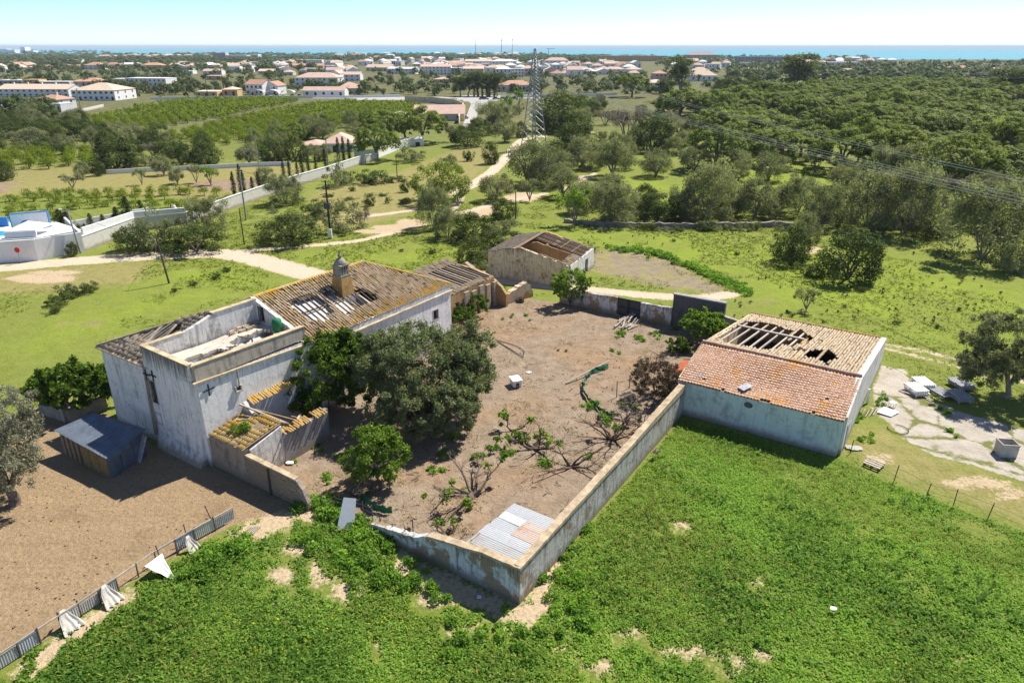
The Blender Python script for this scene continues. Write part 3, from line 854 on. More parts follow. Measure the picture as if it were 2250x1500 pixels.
for i in range(3):
    x = 1.7+i*0.8
    m.bar((x, 2.85, 6.86), (x+R.uniform(-.3, .3), 2.4+R.uniform(-.3, .1), 6.8-R.random()*0.2), 0.14, 0.05)
m.build('broken_lath', M['dark_wood'], hs)
# gable wall above the terrace with its doorway
m = MB()
m.wall((9.75, 0.2), (9.75, 11.7), 0.36, [(0, 6.9), (0.9, 7.1), (5.8, 9.0), (11.5, 6.4)], 3.45, openings=[(4.3, 5.05, 7.0, 8.35)])
m.build('gable', M['old_white'], hs)
m = MB()
m.box(9.99, 10.04, 4.45, 5.3, 6.95, 8.4)
m.build('door', M['dark_wood'], hs)
# front slope of the tile roof: between the terrace gable and the far hip
sl = math.hypot(6.0, RZ0-EZ); su = np.array([0, 6.0/sl, (RZ0-EZ)/sl])
big = ragged(13.35, 3.35, 1.75, 1.85, 0.07, 0.5); mid = ragged(16.15, 3.1, 0.95, 1.75, 0.12, 2.0); tri0 = ragged(18.3, 2.3, 1.7, 1.7, 0.1, 0.3)
tri = lambda a, y: tri0(a, y) and y > 1.3 and a < 20.2 - (y-1.3)*0.55
chim = lambda x, y: abs(x-9.7-17.6+9.7) < 0.75 and abs(y-4.4) < 0.7
def keep_front(x, y, cut=True):
    a = 9.7 + x
    if a > 28.15 - max(0, (y/sl)*5.75): return False
    return not (big(a, y) or mid(a, y) or tri(a, y) or chim(a, y))
wob = lambda x, y: 0.07*math.sin(x*0.7+0.5)*math.sin(y*0.6) + 0.035*math.sin(x*1.9)*math.sin(y*1.3) - 0.10*math.exp(-((x-5.5)/3)**2 - ((y-4.6)/1.3)**2)
O_ = np.array([9.7, -0.28, EZ-0.10])
mats_, ts_ = tile_field(O_, (1, 0, 0), su, 68, 17, 0.272, 0.40, keep_front, wob, 0.03, 0.04, 1.15)
low = [i for i, q_ in enumerate(mats_) if q_[1][1] < 3 and R.random() < 0.75 - 0.2*q_[1][1] or q_[1][1] > 14 and R.random() < 0.5 or R.random() < 0.04]
ls_ = set(low); up_ = [i for i in range(len(mats_)) if i not in ls_]
join_tiles('roof_tiles', [mats_[i] for i in up_], [ts_[i] for i in up_], M['old_tile'], hs)
lt = join_tiles('roof_tiles', [mats_[i] for i in low], [ts_[i] for i in low], M['lichen_tile'], hs); lt['label'] = 'tiles covered in orange lichen'
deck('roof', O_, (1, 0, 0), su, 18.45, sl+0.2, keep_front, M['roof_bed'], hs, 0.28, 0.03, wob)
# pale plain strip of newer tiles beside the gable, back slope and far hip
m = MB()
m.slab([(10.0, 6.05, RZ0-0.03), (22.4, 6.05, RZ1-0.03), (28.2, 12.3, EZ-0.15), (10.0, 12.3, EZ-0.15)], 0.06)
m.slab([(28.25, -0.2, EZ-0.12), (28.25, 12.25, EZ-0.15), (22.45, 6.0, RZ1-0.02)], 0.06)
m.build('roof', M['grey_tile'], hs)
# ridge, hip and eave tiles
def ridge_line(p, q, r=0.13, mat='lichen_tile', parent=None, nseg=None):
    p = np.array(p, float); q = np.array(q, float); L = np.linalg.norm(q-p); k = nseg or max(2, int(L/0.42))
    mm = MB()
    for i in range(k):
        a = p+(q-p)*(i/k); b = p+(q-p)*((i+1.12)/k)
        mm.tint = R.random()
        mm.tube([a + (0, 0, R.uniform(-.01, .02)), b + (0, 0, 0.02)], [r, r*0.86], 7)
    return mm.build('ridge_tiles', M[mat], parent)
ridge_line((9.8, 6.0, RZ0+0.02), (22.5, 6.0, RZ1+0.04), 0.14, 'lichen_tile', hs)
ridge_line((22.5, 6.0, RZ1+0.04), (28.25, -0.2, EZ+0.0), 0.13, 'lichen_tile', hs)
# exposed rafters across the holes
for i in range(7):
    a = 11.8 + i*0.53
    mm = MB(); mm.tint = R.random()
    p0 = np.array([a + R.uniform(-.05, .05), -0.1, EZ]) + su*0.9; p1 = np.array([a + R.uniform(-.08, .08), -0.1, EZ]) + su*4.9
    mm.bar(p0 - (0, 0, 0.12), p1 - (0, 0, 0.12), 0.06, 0.09)
    mm.build('rafter', M['dark_wood' if i % 3 else 'old_wood'], hs)
for i in range(9):
    a = 15.3 + i*0.52
    mm = MB(); mm.tint = R.random()
    p0 = np.array([a, -0.1, EZ]) + su*1.2; p1 = np.array([a + R.uniform(-.1, .1), -0.1, EZ]) + su*4.6
    mm.bar(p0 - (0, 0, 0.16), p1 - (0, 0, 0.16), 0.08, 0.11)
    mm.build('rafter', M['dark_wood' if i % 2 else 'old_wood'], hs)
for y in (1.6, 3.4):
    mm = MB(); mm.bar(np.array([10.6, -0.1, EZ-0.26]) + su*y, np.array([19.6, -0.1, EZ-0.26]) + su*y, 0.11)
    mm.build('purlin', M['old_wood'], hs)
# roof of the end block: hip towards the end wall, mostly bare laths
hip_n = 6.0; hs_len = math.hypot(5.9, 2.35); hu = np.array([5.9/hs_len, 0, 2.35/hs_len])
HO = np.array([-0.18, 12.25, 6.55])
hole = ragged(4.35, 3.3, 1.25, 1.35, 0.18, 0.3)
def keep_hip(x, y):          # x runs from the far corner towards the terrace, y up the slope
    if x > 6.35 or x < (y/hs_len)*6.25 - 0.05: return False
    return not hole(x, y)
bare = lambda x, y: 1.6 < y < 4.0 and 1.6 < x < 5.0
hw = lambda x, y: -0.14*math.exp(-((x-3.4)/1.4)**2 - ((y-2.2)/1.3)**2)
mats_, ts_ = tile_field(HO, (0, -1, 0), hu, 29, 16, 0.22, 0.40, lambda x, y: keep_hip(x, y) and not bare(x, y), hw, 0.03, 0.05, 1.1)
join_tiles('roof_tiles', mats_, ts_, M['grey_tile'], hs)
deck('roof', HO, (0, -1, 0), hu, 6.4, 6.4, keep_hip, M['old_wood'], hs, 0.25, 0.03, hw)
for i in range(13):          # the laths lie bare here, sagging
    x = 1.7 + i*0.27
    pts = [HO + np.array([0, -1, 0])*(x + 0.16*math.sin(k*0.8+i)) + hu*yy + np.array([0, 0, 0.05 + hw(x, yy)]) for k, yy in enumerate((1.3, 1.9, 2.5, 3.1, 3.7, 4.2)) if yy < x*0.96 + 0.35]
    mm = MB(); mm.tint = R.random(); mm.tube(pts, 0.045, 5); mm.build('lath', M['pale_wood'], hs)
m = MB()
m.slab([(0.0, 12.3, 6.5), (5.9, 6.1, RZ0-0.06), (9.9, 6.1, RZ0-0.06), (9.9, 12.3, 6.2)], 0.06)
m.build('roof', M['grey_tile'], hs)
ridge_line((-0.2, 12.3, 6.6), (5.9, 6.1, RZ0-0.05), 0.11, 'grey_tile', hs)
m = MB(); m.slab([(-0.32, 5.35, 6.50), (0.0, 5.35, 6.56), (0.0, 12.4, 6.56), (-0.32, 12.4, 6.50)], 0.09)
m.build('eave', M['cap_stone'], hs)
# windows
def house_window(parent, p, wid, hgt, axis, out, bars=0):
    """p = lower left corner; axis 'a' or 'b' is the wall direction; out = sign of the outward normal"""
    f = MB(); t_ = 0.09
    def bx(mb, u0, u1, n0, n1, z0, z1):
        n0, n1 = min(n0, n1), max(n0, n1)
        if axis == 'a': mb.box(p[0]+u0, p[0]+u1, p[1]+n0, p[1]+n1, p[2]+z0, p[2]+z1)
        else: mb.box(p[0]+n0, p[0]+n1, p[1]+u0, p[1]+u1, p[2]+z0, p[2]+z1)
    o0, o1 = -0.10*out, 0.03*out
    bx(f, -t_, 0, o0, o1, -t_, hgt+t_); bx(f, wid, wid+t_, o0, o1, -t_, hgt+t_)
    bx(f, 0, wid, o0, o1, -t_, 0); bx(f, 0, wid, o0, o1, hgt, hgt+t_)
    fr = f.build('window', M['window_frame'], parent)
    g = MB(); bx(g, 0, wid, -0.42*out, -0.30*out, 0, hgt); g.build('pane', M['window_dark'], fr)
    for k in range(bars):
        b = MB(); u = wid*(k+1)/(bars+1); bx(b, u-0.015, u+0.015, -0.08*out, -0.05*out, 0.0, hgt); b.build('bar', M['iron'], fr)
    return fr
house_window(hs, (25.25, -0.25, 3.3), 0.70, 0.95, 'a', -1)
house_window(hs, (21.25, -0.25, 3.3), 0.70, 1.00, 'a', -1)
house_window(hs, (-0.25, 4.8, 3.72), 0.75, 1.78, 'b', -1, 3)
house_window(hs, (-0.25, 4.9, 2.0), 0.60, 0.80, 'b', -1)
# iron wall anchors shaped like crosses
def anchor(p, axis):
    mm = MB(); t_ = 0.05
    if axis == 'a':
        mm.bar((p[0]-0.5, p[1], p[2]), (p[0]+0.5, p[1], p[2]+0.03), 0.06, 0.07); mm.bar((p[0], p[1]-0.01, p[2]-0.45), (p[0], p[1]-0.01, p[2]+0.45), 0.06, 0.07)
    else:
        mm.bar((p[0], p[1]-0.42, p[2]), (p[0], p[1]+0.42, p[2]), 0.06, 0.07); mm.bar((p[0]-0.01, p[1], p[2]-0.42), (p[0]-0.01, p[1], p[2]+0.42), 0.06, 0.07)
    mm.build('wall_anchor', M['iron'], hs)
anchor((0.75, -0.30, 5.85), 'a'); anchor((-0.31, 4.75, 6.05), 'b'); anchor((-0.34, 5.55, 5.95), 'b')
# pipe and little vent shelf on the front
m = MB(); m.tube([(3.15, -0.33, 6.5), (3.15, -0.33, 5.35), (2.95, -0.36, 5.2)], 0.055, 6); m.build('drain_pipe', M['concrete_pole'], hs)
m = MB(); m.box(2.75, 3.3, -0.45, -0.26, 4.78, 4.9); m.box(2.75, 2.83, -0.42, -0.26, 4.9, 5.25); m.box(3.22, 3.3, -0.42, -0.26, 4.9, 5.25); m.build('vent', M['window_frame'], hs)
m = MB(); m.box(2.84, 3.21, -0.285, -0.258, 4.9, 5.2); m.build('vent_hole', M['window_dark'], hs)
# chimney: tapered stack, pierced lantern, domed cap and finial
CX, CY = 17.6, 3.75
def frust(mb, cx, cy, h0, h1, z0, z1):
    mb.hexa([(cx-h0, cy-h0, z0), (cx+h0, cy-h0, z0), (cx+h0, cy+h0, z0), (cx-h0, cy+h0, z0), (cx-h1, cy-h1, z1), (cx+h1, cy-h1, z1), (cx+h1, cy+h1, z1), (cx-h1, cy+h1, z1)])
m = MB(); frust(m, CX, CY, 0.74, 0.55, 7.35, 9.15)
ch = m.build('chimney', M['orange_stucco'], hs)
m = MB(); frust(m, CX, CY-0.1, 0.9, 0.72, 4.0, 7.35); m.build('chimney_breast', M['old_white'], hs)
m = MB(); frust(m, CX, CY, 0.57, 0.57, 9.15, 9.27)
for dx in (-0.42, -0.14, 0.14, 0.42):
    for dy in (-0.42, 0.42):
        m.box(CX+dx-0.085, CX+dx+0.085, CY+dy-0.06, CY+dy+0.06, 9.27, 10.12)
        m.box(CX+dy-0.06, CX+dy+0.06, CY+dx*0.62-0.085, CY+dx*0.62+0.085, 9.27, 10.12)
frust(m, CX, CY, 0.485, 0.485, 9.62, 9.74)
frust(m, CX, CY, 0.58, 0.58, 10.12, 10.22)
m.build('chimney_lantern', M['grey_stone'], ch)
m = MB(); frust(m, CX, CY, 0.345, 0.345, 9.28, 10.1); m.build('chimney_flue', M['dark_void'], ch)
m = MB(); m.lathe([(0.56, 10.22), (0.54, 10.36), (0.44, 10.55), (0.28, 10.70), (0.14, 10.76), (0.12, 10.86), (0.2, 10.92), (0.2, 11.0), (0.08, 11.06), (0.07, 11.3), (0.09, 11.36), (0.02, 11.48)], CX, CY, 10)
m.build('chimney_cap', M['grey_stone'], ch, True)

# green barrel standing on the terrace
m = MB(); m.lathe([(0.36, 7.0), (0.42, 7.35), (0.42, 7.6), (0.34, 7.95), (0.2, 8.0)], 9.1, 2.4, 12)
o = m.build_at('barrel', M['green_plastic'], (9.1, 2.4), True, farm=True)
tag(o, 'green plastic barrel standing on the terrace below the gable', 'barrel')

# ================================================================ lean-to in front of the house
ln = farm_thing('lean_to', 'low lean-to against the farmhouse front with mossy orange tiles and fallen beams', 'lean-to', 0.4, -4)
m = MB()
m.wall((0.35, -0.3), (0.35, -4.1), 0.4, [(0, 2.6), (3.8, 2.5)], -0.3, jag=0.03)
lo_ = m.build('wall', M['block_wall'], ln); lo_['label'] = 'dark rough outer wall'
m = MB()
m.wall((0.6, -4.1), (3.3, -4.1), 0.35, [(0, 2.4), (2.7, 3.0)], -0.3)
m.wall((3.3, -4.1), (3.3, -3.3), 0.35, [(0, 2.9), (0.8, 2.7)], -0.3)
m.build('wall', M['old_white'], ln)
m = MB()
m.wall((3.3, -4.15), (7.6, -4.15), 0.35, [(0, 2.35), (3.2, 2.3), (4.2, 2.55)], -0.3)
sw = m.build('wall', M['slate_render'], ln); sw['label'] = 'grey rendered wall with tiled coping'
m = MB()
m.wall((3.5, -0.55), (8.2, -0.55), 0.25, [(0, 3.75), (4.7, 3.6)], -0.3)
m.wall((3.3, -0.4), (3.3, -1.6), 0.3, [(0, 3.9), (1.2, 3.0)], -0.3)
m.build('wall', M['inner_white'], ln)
LO = np.array([0.05, -0.35, 2.62]); ls = np.array([3.3, 0, 0.55]); ls_l = np.linalg.norm(ls); ls /= ls_l
lh = ragged(0.75, 2.7, 0.55, 0.65, 0.3, 1.0)
mats_, ts_ = tile_field(LO, (0, -1, 0), ls, 17, 9, 0.22, 0.40, lambda x, y: not lh(x, y) and not (2.3 < x < 3.1 and 1.7 < y < 2.5), lambda x, y: 0.04*math.sin(x*2)*math.sin(y), 0.014, 0.05, 0.98)
join_tiles('roof_tiles', mats_, ts_, M['lichen_tile'], ln)
deck('roof', LO, (0, -1, 0), ls, 3.85, 3.4, lambda x, y: not lh(x, y), M['old_wood'], ln, 0.25, 0.02)
mats_, ts_ = tile_field((3.3, -3.75, 2.55), (1, 0, 0), (0, -0.97, -0.22), 19, 2, 0.215, 0.36, lambda x, y: not (2.6 < x < 3.0), None, 0.04, 0.03, 1.1)
join_tiles('coping_tiles', mats_, ts_, M['lichen_tile'], ln)
mats_, ts_ = tile_field((3.5, -0.25, 3.95), (1, 0, 0), (0, -0.95, -0.3), 21, 2, 0.215, 0.34, lambda x, y: True, None, 0.03, 0.02, 1.1)
join_tiles('coping_tiles', mats_, ts_, M['lichen_tile'], ln)
for i, (p, q_) in enumerate((((2.8, -0.5, 3.9), (4.4, -3.6, 2.5)), ((3.2, -0.6, 3.5), (5.4, -3.2, 2.2)), ((2.0, -0.7, 3.0), (3.5, -2.2, 3.0)), ((2.6, -1.0, 3.2), (4.2, -4.0, 2.7)), ((5.2, -3.7, 2.5), (6.6, -2.4, 2.0)), ((5.5, -2.6, 2.3), (6.3, -3.6, 1.9)))):
    mm = MB(); mm.tint = R.random(); mm.bar(p, q_, 0.14, 0.11); mm.build('fallen_beam', M['pale_wood' if i % 2 == 0 else 'old_wood'], ln)

# ================================================================ walls round the courtyard
wl = farm_thing('garden_wall', 'brown block wall from the lean-to down towards the gap with a ragged end', 'wall', 0.4, -7)
m = MB(); m.wall((0.35, -4.1), (0.35, -10.2), 0.32, [(0, 2.15), (3.0, 2.1), (5.2, 2.0), (5.7, 1.5), (6.1, 0.6)], -0.3, jag=0.02)
core = m.build('wall_core', M['block_wall'], wl)
bm = MB(); bm.box(0, 0.04, 0, 0.46, 0, 0.19)
first = None; cnt = 0
for r_ in range(11):
    for c in range(13):
        b = -4.55 - c*0.47 - (0.235 if r_ % 2 else 0)
        z = 0.02 + r_*0.2
        top = np.interp(-4.1-b+0.2, [0, 3.0, 5.2, 5.7, 6.1], [2.15, 2.1, 2.0, 1.5, 0.6])
        if z + 0.19 > top or b < -10.1 or R.random() < 0.06: continue
        if first is None:
            me = mesh_from('block', np.array(bm.v), bm.f, [M['block_wall']])
            first = me
        o = obj('block', first, wl)
        o.location = (0.155 - R.uniform(0, 0.02) - 0.4, b+7, z)
m = MB(); m.wall((0.35, -4.2), (0.35, -9.2), 0.40, [(0, 2.2), (5.0, 2.08)], 2.02); m.build('coping', M['cap_stone'], wl)
m = MB(); m.bar((0.05, -6.6, -0.2), (0.1, -6.6, 2.0), 0.12); o = m.build('post', M['dark_wood'], wl)

wr = farm_thing('garden_wall', 'long pale rendered garden wall running up to the orange roofed barn', 'wall', 1, -25.8)
m = MB()
m.wall((1.0, -26.05), (26.3, -25.45), 0.38, [(0, 2.33), (6, 2.42), (13, 2.45), (20, 2.6), (25.2, 2.75)], -0.3, jag=0.015)
m.build('wall_core', M['garden_wall'], wr)
m = MB(); m.wall((0.9, -26.05), (26.2, -25.45), 0.5, [(0, 2.46), (6, 2.55), (13, 2.58), (20, 2.73), (25.2, 2.86)], 2.30, jag=0.02)
for i, v_ in enumerate(m.v):
    pass
m.build('coping', M['cap_stone'], wr)
wf = farm_thing('garden_wall', 'crumbling white garden wall at the near corner with peeling render and broken left end', 'wall', 0.9, -20)
m = MB()
m.wall((1.0, -26.25), (1.05, -15.2), 0.4, [(0, 2.33), (2.5, 2.25), (5.2, 1.85), (6.6, 1.65), (7.4, 1.2), (9.0, 0.95), (11.0, 0.7)], -0.3, jag=0.05, step=0.35)
m.build('wall_core', M['low_white'], wf)
m = MB(); m.wall((1.0, -26.3), (1.03, -19.8), 0.5, [(0, 2.46), (2.5, 2.38), (5.2, 1.98), (6.5, 1.78)], 1.70, jag=0.03, step=0.35)
# keep only the crown of the wall
m.v = [(x, y, max(z, np.interp(26.3+y, [0, 2.5, 5.2, 6.5], [2.30, 2.22, 1.82, 1.62]))) for x, y, z in m.v]
m.build('coping', M['cap_stone'], wf)
wb = farm_thing('garden_wall', 'weathered courtyard back wall between the little tree and the dark gate', 'wall', 45, -7)
m = MB(); m.wall((45.0, -3.2), (45.0, -10.6), 0.4, [(0, 1.5), (0.8, 1.8), (4, 1.9), (7.4, 2.05)], -0.3, jag=0.04); m.build('wall_core', M['low_white'], wb)
wb2 = farm_thing('garden_wall', 'white stained back wall section right of the dark courtyard gate', 'wall', 45, -15)
m = MB(); m.wall((45.0, -13.5), (45.0, -17.1), 0.4, [(0, 1.95), (3.6, 2.05)], -0.3, jag=0.03); m.build('wall_core', M['low_white'], wb2)
wb3 = farm_thing('garden_wall', 'taller dark grey block wall standing above the courtyard back wall', 'wall', 45.3, -20)
m = MB(); m.wall((45.2, -17.1), (45.2, -22.7), 0.45, [(0, 3.55), (5.6, 3.6)], -0.3, jag=0.015); m.build('wall_core', M['dark_block'], wb3)
m = MB(); m.wall((45.2, -17.05), (45.2, -22.75), 0.6, [(0, 3.66), (5.7, 3.71)], 3.56); m.build('coping', M['concrete_pole'], wb3)
m = MB(); m.wall((45.0, -22.7), (44.6, -24.6), 0.4, [(0, 2.3), (1.9, 2.2)], -0.3, jag=0.04); m.build('wall_end', M['garden_wall'], wb3)
gt = farm_thing('gate', 'dark metal double gate in the courtyard back wall', 'gate', 45, -12)
for b0, b1 in ((-10.62, -12.03), (-12.035, -13.48)):
    m = MB(); m.box(44.97, 45.03, b1, b0, -0.03, 2.0)
    lf = m.build('gate_leaf', M['gate_dark'], gt)
    m = MB()
    for z in (0.15, 1.0, 1.9): m.box(44.92, 44.965, b1, b0, z-0.05, z+0.05)
    for b in (b0-0.06, b1+0.06): m.box(44.925, 44.96, b-0.04, b+0.04, 0.05, 2.0)
    m.build('frame', M['iron'], lf)

# ================================================================ the wing behind the house, roof half gone
rw = farm_thing('ruined_wing', 'ruined ochre wing behind the farmhouse with bare dark rafters and a sloping side wall', 'ruin', 36, 6)
m = MB()
m.wall((30.5, 3.2), (40.2, 3.2), 0.45, [(0, 3.2), (4.5, 3.4), (9.7, 3.3)], -0.3, openings=[(2.0, 2.9, 0.2, 2.2)], jag=0.06)
m.wall((40.2, 9.9), (40.2, 1.2), 0.4, [(0, 3.8), (3.5, 3.9), (6.5, 3.3), (8.0, 2.3), (8.7, 1.5)], -0.3, jag=0.03)
m.wall((30.5, 3.4), (30.5, 9.8), 0.4, [(0, 3.2), (6.4, 4.0)], -0.3)
m.wall((30.5, 9.9), (43.5, 9.9), 0.45, [(0, 4.0), (9.6, 4.2), (11.5, 2.8), (13, 2.0)], -0.3, jag=0.12)
m.build('wall', M['ochre_wall'], rw)
m = MB()
for i in range(5):
    b = 3.0 - 0.24; a = 34.0 + i*1.35
    m.box(a, a+0.75, b-0.28, b, -0.3, 3.05 + R.uniform(-.2, .2))
m.build('pier', M['rubble'], rw)
WO = np.array([30.3, 2.95, 3.35]); ws = np.array([0, 7.2, 0.95]); ws_l = np.linalg.norm(ws); ws /= ws_l
mats_, ts_ = tile_field(WO, (1, 0, 0), ws, 46, 18, 0.22, 0.4, lambda x, y: (x < 4.2 or y > 5.6 or y < 0.5) and y < 7.0 and not (x > 8.6 and y < 4), None, 0.04, 0.1, 1.1)
join_tiles('roof_tiles', mats_, ts_, M['grey_tile'], rw)
deck('roof', WO, (1, 0, 0), ws, 10.0, 7.2, lambda x, y: x < 4.3 or y > 5.7, M['old_wood'], rw, 0.3, 0.04)
for i in range(11):
    a = 34.2 + i*0.58
    mm = MB(); mm.tint = R.random(); p = np.array([a, 2.95, 3.32]); mm.bar(p + ws*0.1, p + ws*5.9 + (R.uniform(-.1, .1), 0, 0), 0.12, 0.1); mm.build('rafter', M['pale_wood' if i % 3 else 'old_wood'], rw)
m = MB(); m.box(30.8, 40.0, 3.5, 9.7, 0.0, 0.06); m.build('floor', M['attic_floor'], rw)
m = MB(); m.wall((43.5, 9.6), (43.6, 5.5), 0.6, [(0, 3.2), (1.5, 2.4), (4.1, 1.3)], -0.3, jag=0.15, step=0.35); m.build('wall_stub', M['rubble'], rw)
st = farm_thing('wall_stub', 'short broken white stone wall beside the ruined wing', 'wall', 43, 1.5)
m = MB(); m.wall((41.3, 1.9), (45.0, 0.9), 0.7, [(0, 1.2), (1.4, 1.7), (2.8, 2.0), (3.4, 1.4), (3.8, 0.7)], -0.3, jag=0.12, step=0.3); m.build('stonework', M['ruin_wall'], st)

# ================================================================ the roofless outbuilding further back
RA = G(1075, 605)[:2]; RB = G(1248, 629)[:2]; rd = (RB-RA)/np.linalg.norm(RB-RA); rn = np.array([-rd[1], rd[0]])
if rn[1] < 0: rn = -rn
RL = float(np.linalg.norm(RB-RA)); rth = math.atan2(rd[1], rd[0])
ob = thing('outbuilding', 'roofless cream outbuilding with ochre inside walls standing alone by the track', 'ruin', (*RA, 0), rth)
D_ = 9.2                                       # local frame: x along the near gable, y away from the camera
pk = RL*0.40
m = MB()
m.wall((0, 0), (RL, 0), 0.45, [(0, 3.3), (pk, 4.35), (RL, 2.7)], -0.3, jag=0.02)
m.build('wall', M['ruin_wall'], ob)
m = MB()
m.wall((0, 0.2), (0, D_), 0.45, [(0, 3.3), (D_-.2, 3.3)], -0.3, jag=0.03)
m.wall((RL, 0.2), (RL, D_), 0.45, [(0, 2.7), (D_-.2, 2.7)], -0.3, openings=[(5.5, 6.7, 0.1, 2.0)], jag=0.05)
m.build('wall', M['old_white'], ob)
m = MB()
m.wall((0.2, D_), (RL-0.2, D_), 0.45, [(0, 3.3), (pk, 4.3), (RL-0.4, 2.7)], -0.3, jag=0.06)
m.wall((pk+0.6, 0.3), (pk+0.6, D_-0.3), 0.35, [(0, 2.6), (2, 2.9), (5, 2.4), (D_-.6, 3.0)], -0.3, jag=0.08)
m.wall((0.3, D_*0.52), (RL-0.3, D_*0.52), 0.35, [(0, 3.2), (pk, 3.9), (RL-.6, 2.6)], -0.3, jag=0.05)
m.build('partition_wall', M['ochre_wall'], ob)
# tiled left slope and a fringe of tiles round the hole
lu = np.array([pk, 0, 1.05]); lu_l = np.linalg.norm(lu); lu /= lu_l
mats_, ts_ = tile_field((-0.2, -0.25, 3.3), (0, 1, 0), lu, 42, 9, 0.225, 0.4, lambda x, y: y < lu_l-0.1, None, 0.03, 0.04, 1.12)
join_tiles('roof_tiles', mats_, ts_, M['grey_tile'], ob)
deck('roof', (-0.2, -0.25, 3.3), (0, 1, 0), lu, 9.4, lu_l, lambda x, y: True, M['old_wood'], ob, 0.4, 0.04)
ru_ = np.array([-(RL-pk), 0, 1.65]); ru_l = np.linalg.norm(ru_); ru_ /= ru_l
RO = np.array([RL+0.15, -0.2, 2.72])
hol = lambda x, y: (0.4 < x < 4.5 and 1.0 < y < ru_l-0.25) or (4.5 <= x < 9.0)
mats_, ts_ = tile_field(RO, (0, 1, 0), ru_, 42, 11, 0.225, 0.4, lambda x, y: (not hol(x, y)) or (y > 3.6 and x > 4.9 and R.random() < 0.5), None, 0.05, 0.12, 1.12)
join_tiles('roof_tiles', mats_, ts_, M['grey_tile'], ob)
for i in range(9):
    y = 5.1 + i*0.46
    mm = MB(); mm.tint = R.random(); mm.bar(RO + np.array([0, y, -0.06]) + ru_*0.1, RO + np.array([R.uniform(-.1, .1), y, -0.06]) + ru_*ru_l, 0.12, 0.1); mm.build('rafter', M['old_wood' if i % 3 else 'dark_wood'], ob)
for k in (1.6, 3.2):
    mm = MB(); mm.bar(RO + np.array([0, 4.8, 0.05]) + ru_*k, RO + np.array([0, 9.3, 0.05]) + ru_*k, 0.1); mm.build('purlin', M['old_wood'], ob)
m = MB(); m.box(0.3, RL-0.3, 0.3, D_-0.3, -0.02, 0.05); m.build('floor', M['attic_floor'], ob)

# ================================================================ the barn
bn = farm_thing('barn', 'long low white barn with bright orange front roof slope and broken old rear slope', 'barn', 26.6, -31)
BL, BR, BF, BK = -25.1, -37.5, 26.6, 46.4
EF, RG, EB = 3.05, 4.45, 2.45; RA_ = 31.7
m = MB(); m.wall((BF, BL), (BF, BR), 0.45, [(0, EF-0.05), (12.4, EF-0.05)], -0.3); w_ = m.build('wall', M['barn_wall'], bn); w_['label'] = 'shaded pale blue-white front wall with stains'
m = MB()
m.wall((BF+0.2, BR), (BK, BR), 0.45, [(0, EF+0.1), (RA_-BF-0.2, RG+0.05), (RA_-BF+0.9, RG-0.1), (BK-BF-.2, EB+0.25)], -0.3, openings=[(0.9, 2.1, 0.0, 2.1)])
m.build('wall', M['old_white'], bn)
m = MB()
m.wall((BF+0.2, BL), (BK, BL), 0.5, [(0, EF), (RA_-BF-0.2, RG-0.08), (BK-BF-.2, EB)], -0.3, jag=0.02)
m.wall((BK, BL-0.2), (BK, BR), 0.5, [(0, EB), (12.2, EB)], -0.3)
m.build('wall', M['ruin_wall'], bn)
m = MB(); m.wall((RA_+0.9, BL-0.3), (RA_+0.9, BR+0.3), 0.4, [(0, 4.0), (11.8, 4.0)], -0.3)
m.wall((RA_+1.1, -31.5), (BK-0.3, -31.5), 0.3, [(0, 3.8), (13, 2.3)], -0.3)
m.build('partition_wall', M['ochre_wall'], bn)
m = MB(); m.box(BF+0.3, BK-0.3, BR+0.3, BL-0.3, -0.02, 0.06); m.build('floor', M['attic_floor'], bn)
m = MB(); m.box(BF+1.15, BF+2.2, BR-0.235, BR-0.19, 0.0, 2.1); dr = m.build('door', M['door_grey'], bn)
m = MB()
for k in range(6): m.box(BF+1.17+k*0.17, BF+1.31+k*0.17, BR-0.262, BR-0.238, 0.03, 2.06)
m.build('board', M['grey_plastic'], dr)
# front slope: flat interlocking tiles, every row's lower edge standing proud
fs_ = np.array([RA_-BF+0.2, 0, RG-EF]); fs_l = np.linalg.norm(fs_); fs_ /= fs_l
FO = np.array([BF-0.42, BR-0.05, EF-0.02])
def pan_template(wd=0.24, L=0.40):
    xs = [(-0.5, 0.0), (-0.3, 0.0), (-0.12, 0.035), (0.05, 0.065), (0.22, 0.05), (0.38, 0.012), (0.5, 0.0)]
    vs = [(x*wd, 0.0, z+0.062) for x, z in xs] + [(x*wd, L, z) for x, z in xs] + [(x*wd, 0.0, z-0.015) for x, z in xs]
    k = len(xs); fs = []
    for i in range(k-1):
        fs.append((i, i+1, k+i+1, k+i)); fs.append((i, 2*k+i, 2*k+i+1, i+1))
    return np.array(vs), fs
PV, PF = pan_template()
PB = np.stack([np.array([0, -1.0, 0]), fs_, np.cross(np.array([0, -1.0, 0]), fs_)], 1)
if PB[2, 2] < 0: PB[:, 2] *= -1
NC, NR = 50, 18; pc, pr = 12.6/NC, (fs_l-0.1)/NR
fwob = lambda x, y: 0.05*math.sin(x*0.55+1.0)*math.sin(y*0.9) - 0.06*math.exp(-((x-6)/3)**2-((y-2)/1.5)**2)
bt_me = mesh_from('roof_tile', PV, PF, [M['orange_tile']], tint=np.full(len(PV), 0.0))
stuffv = []; stufff = []; stufft = []; ntile = 0
FO2 = np.array([BF-0.42, BL+0.1, EF-0.02])
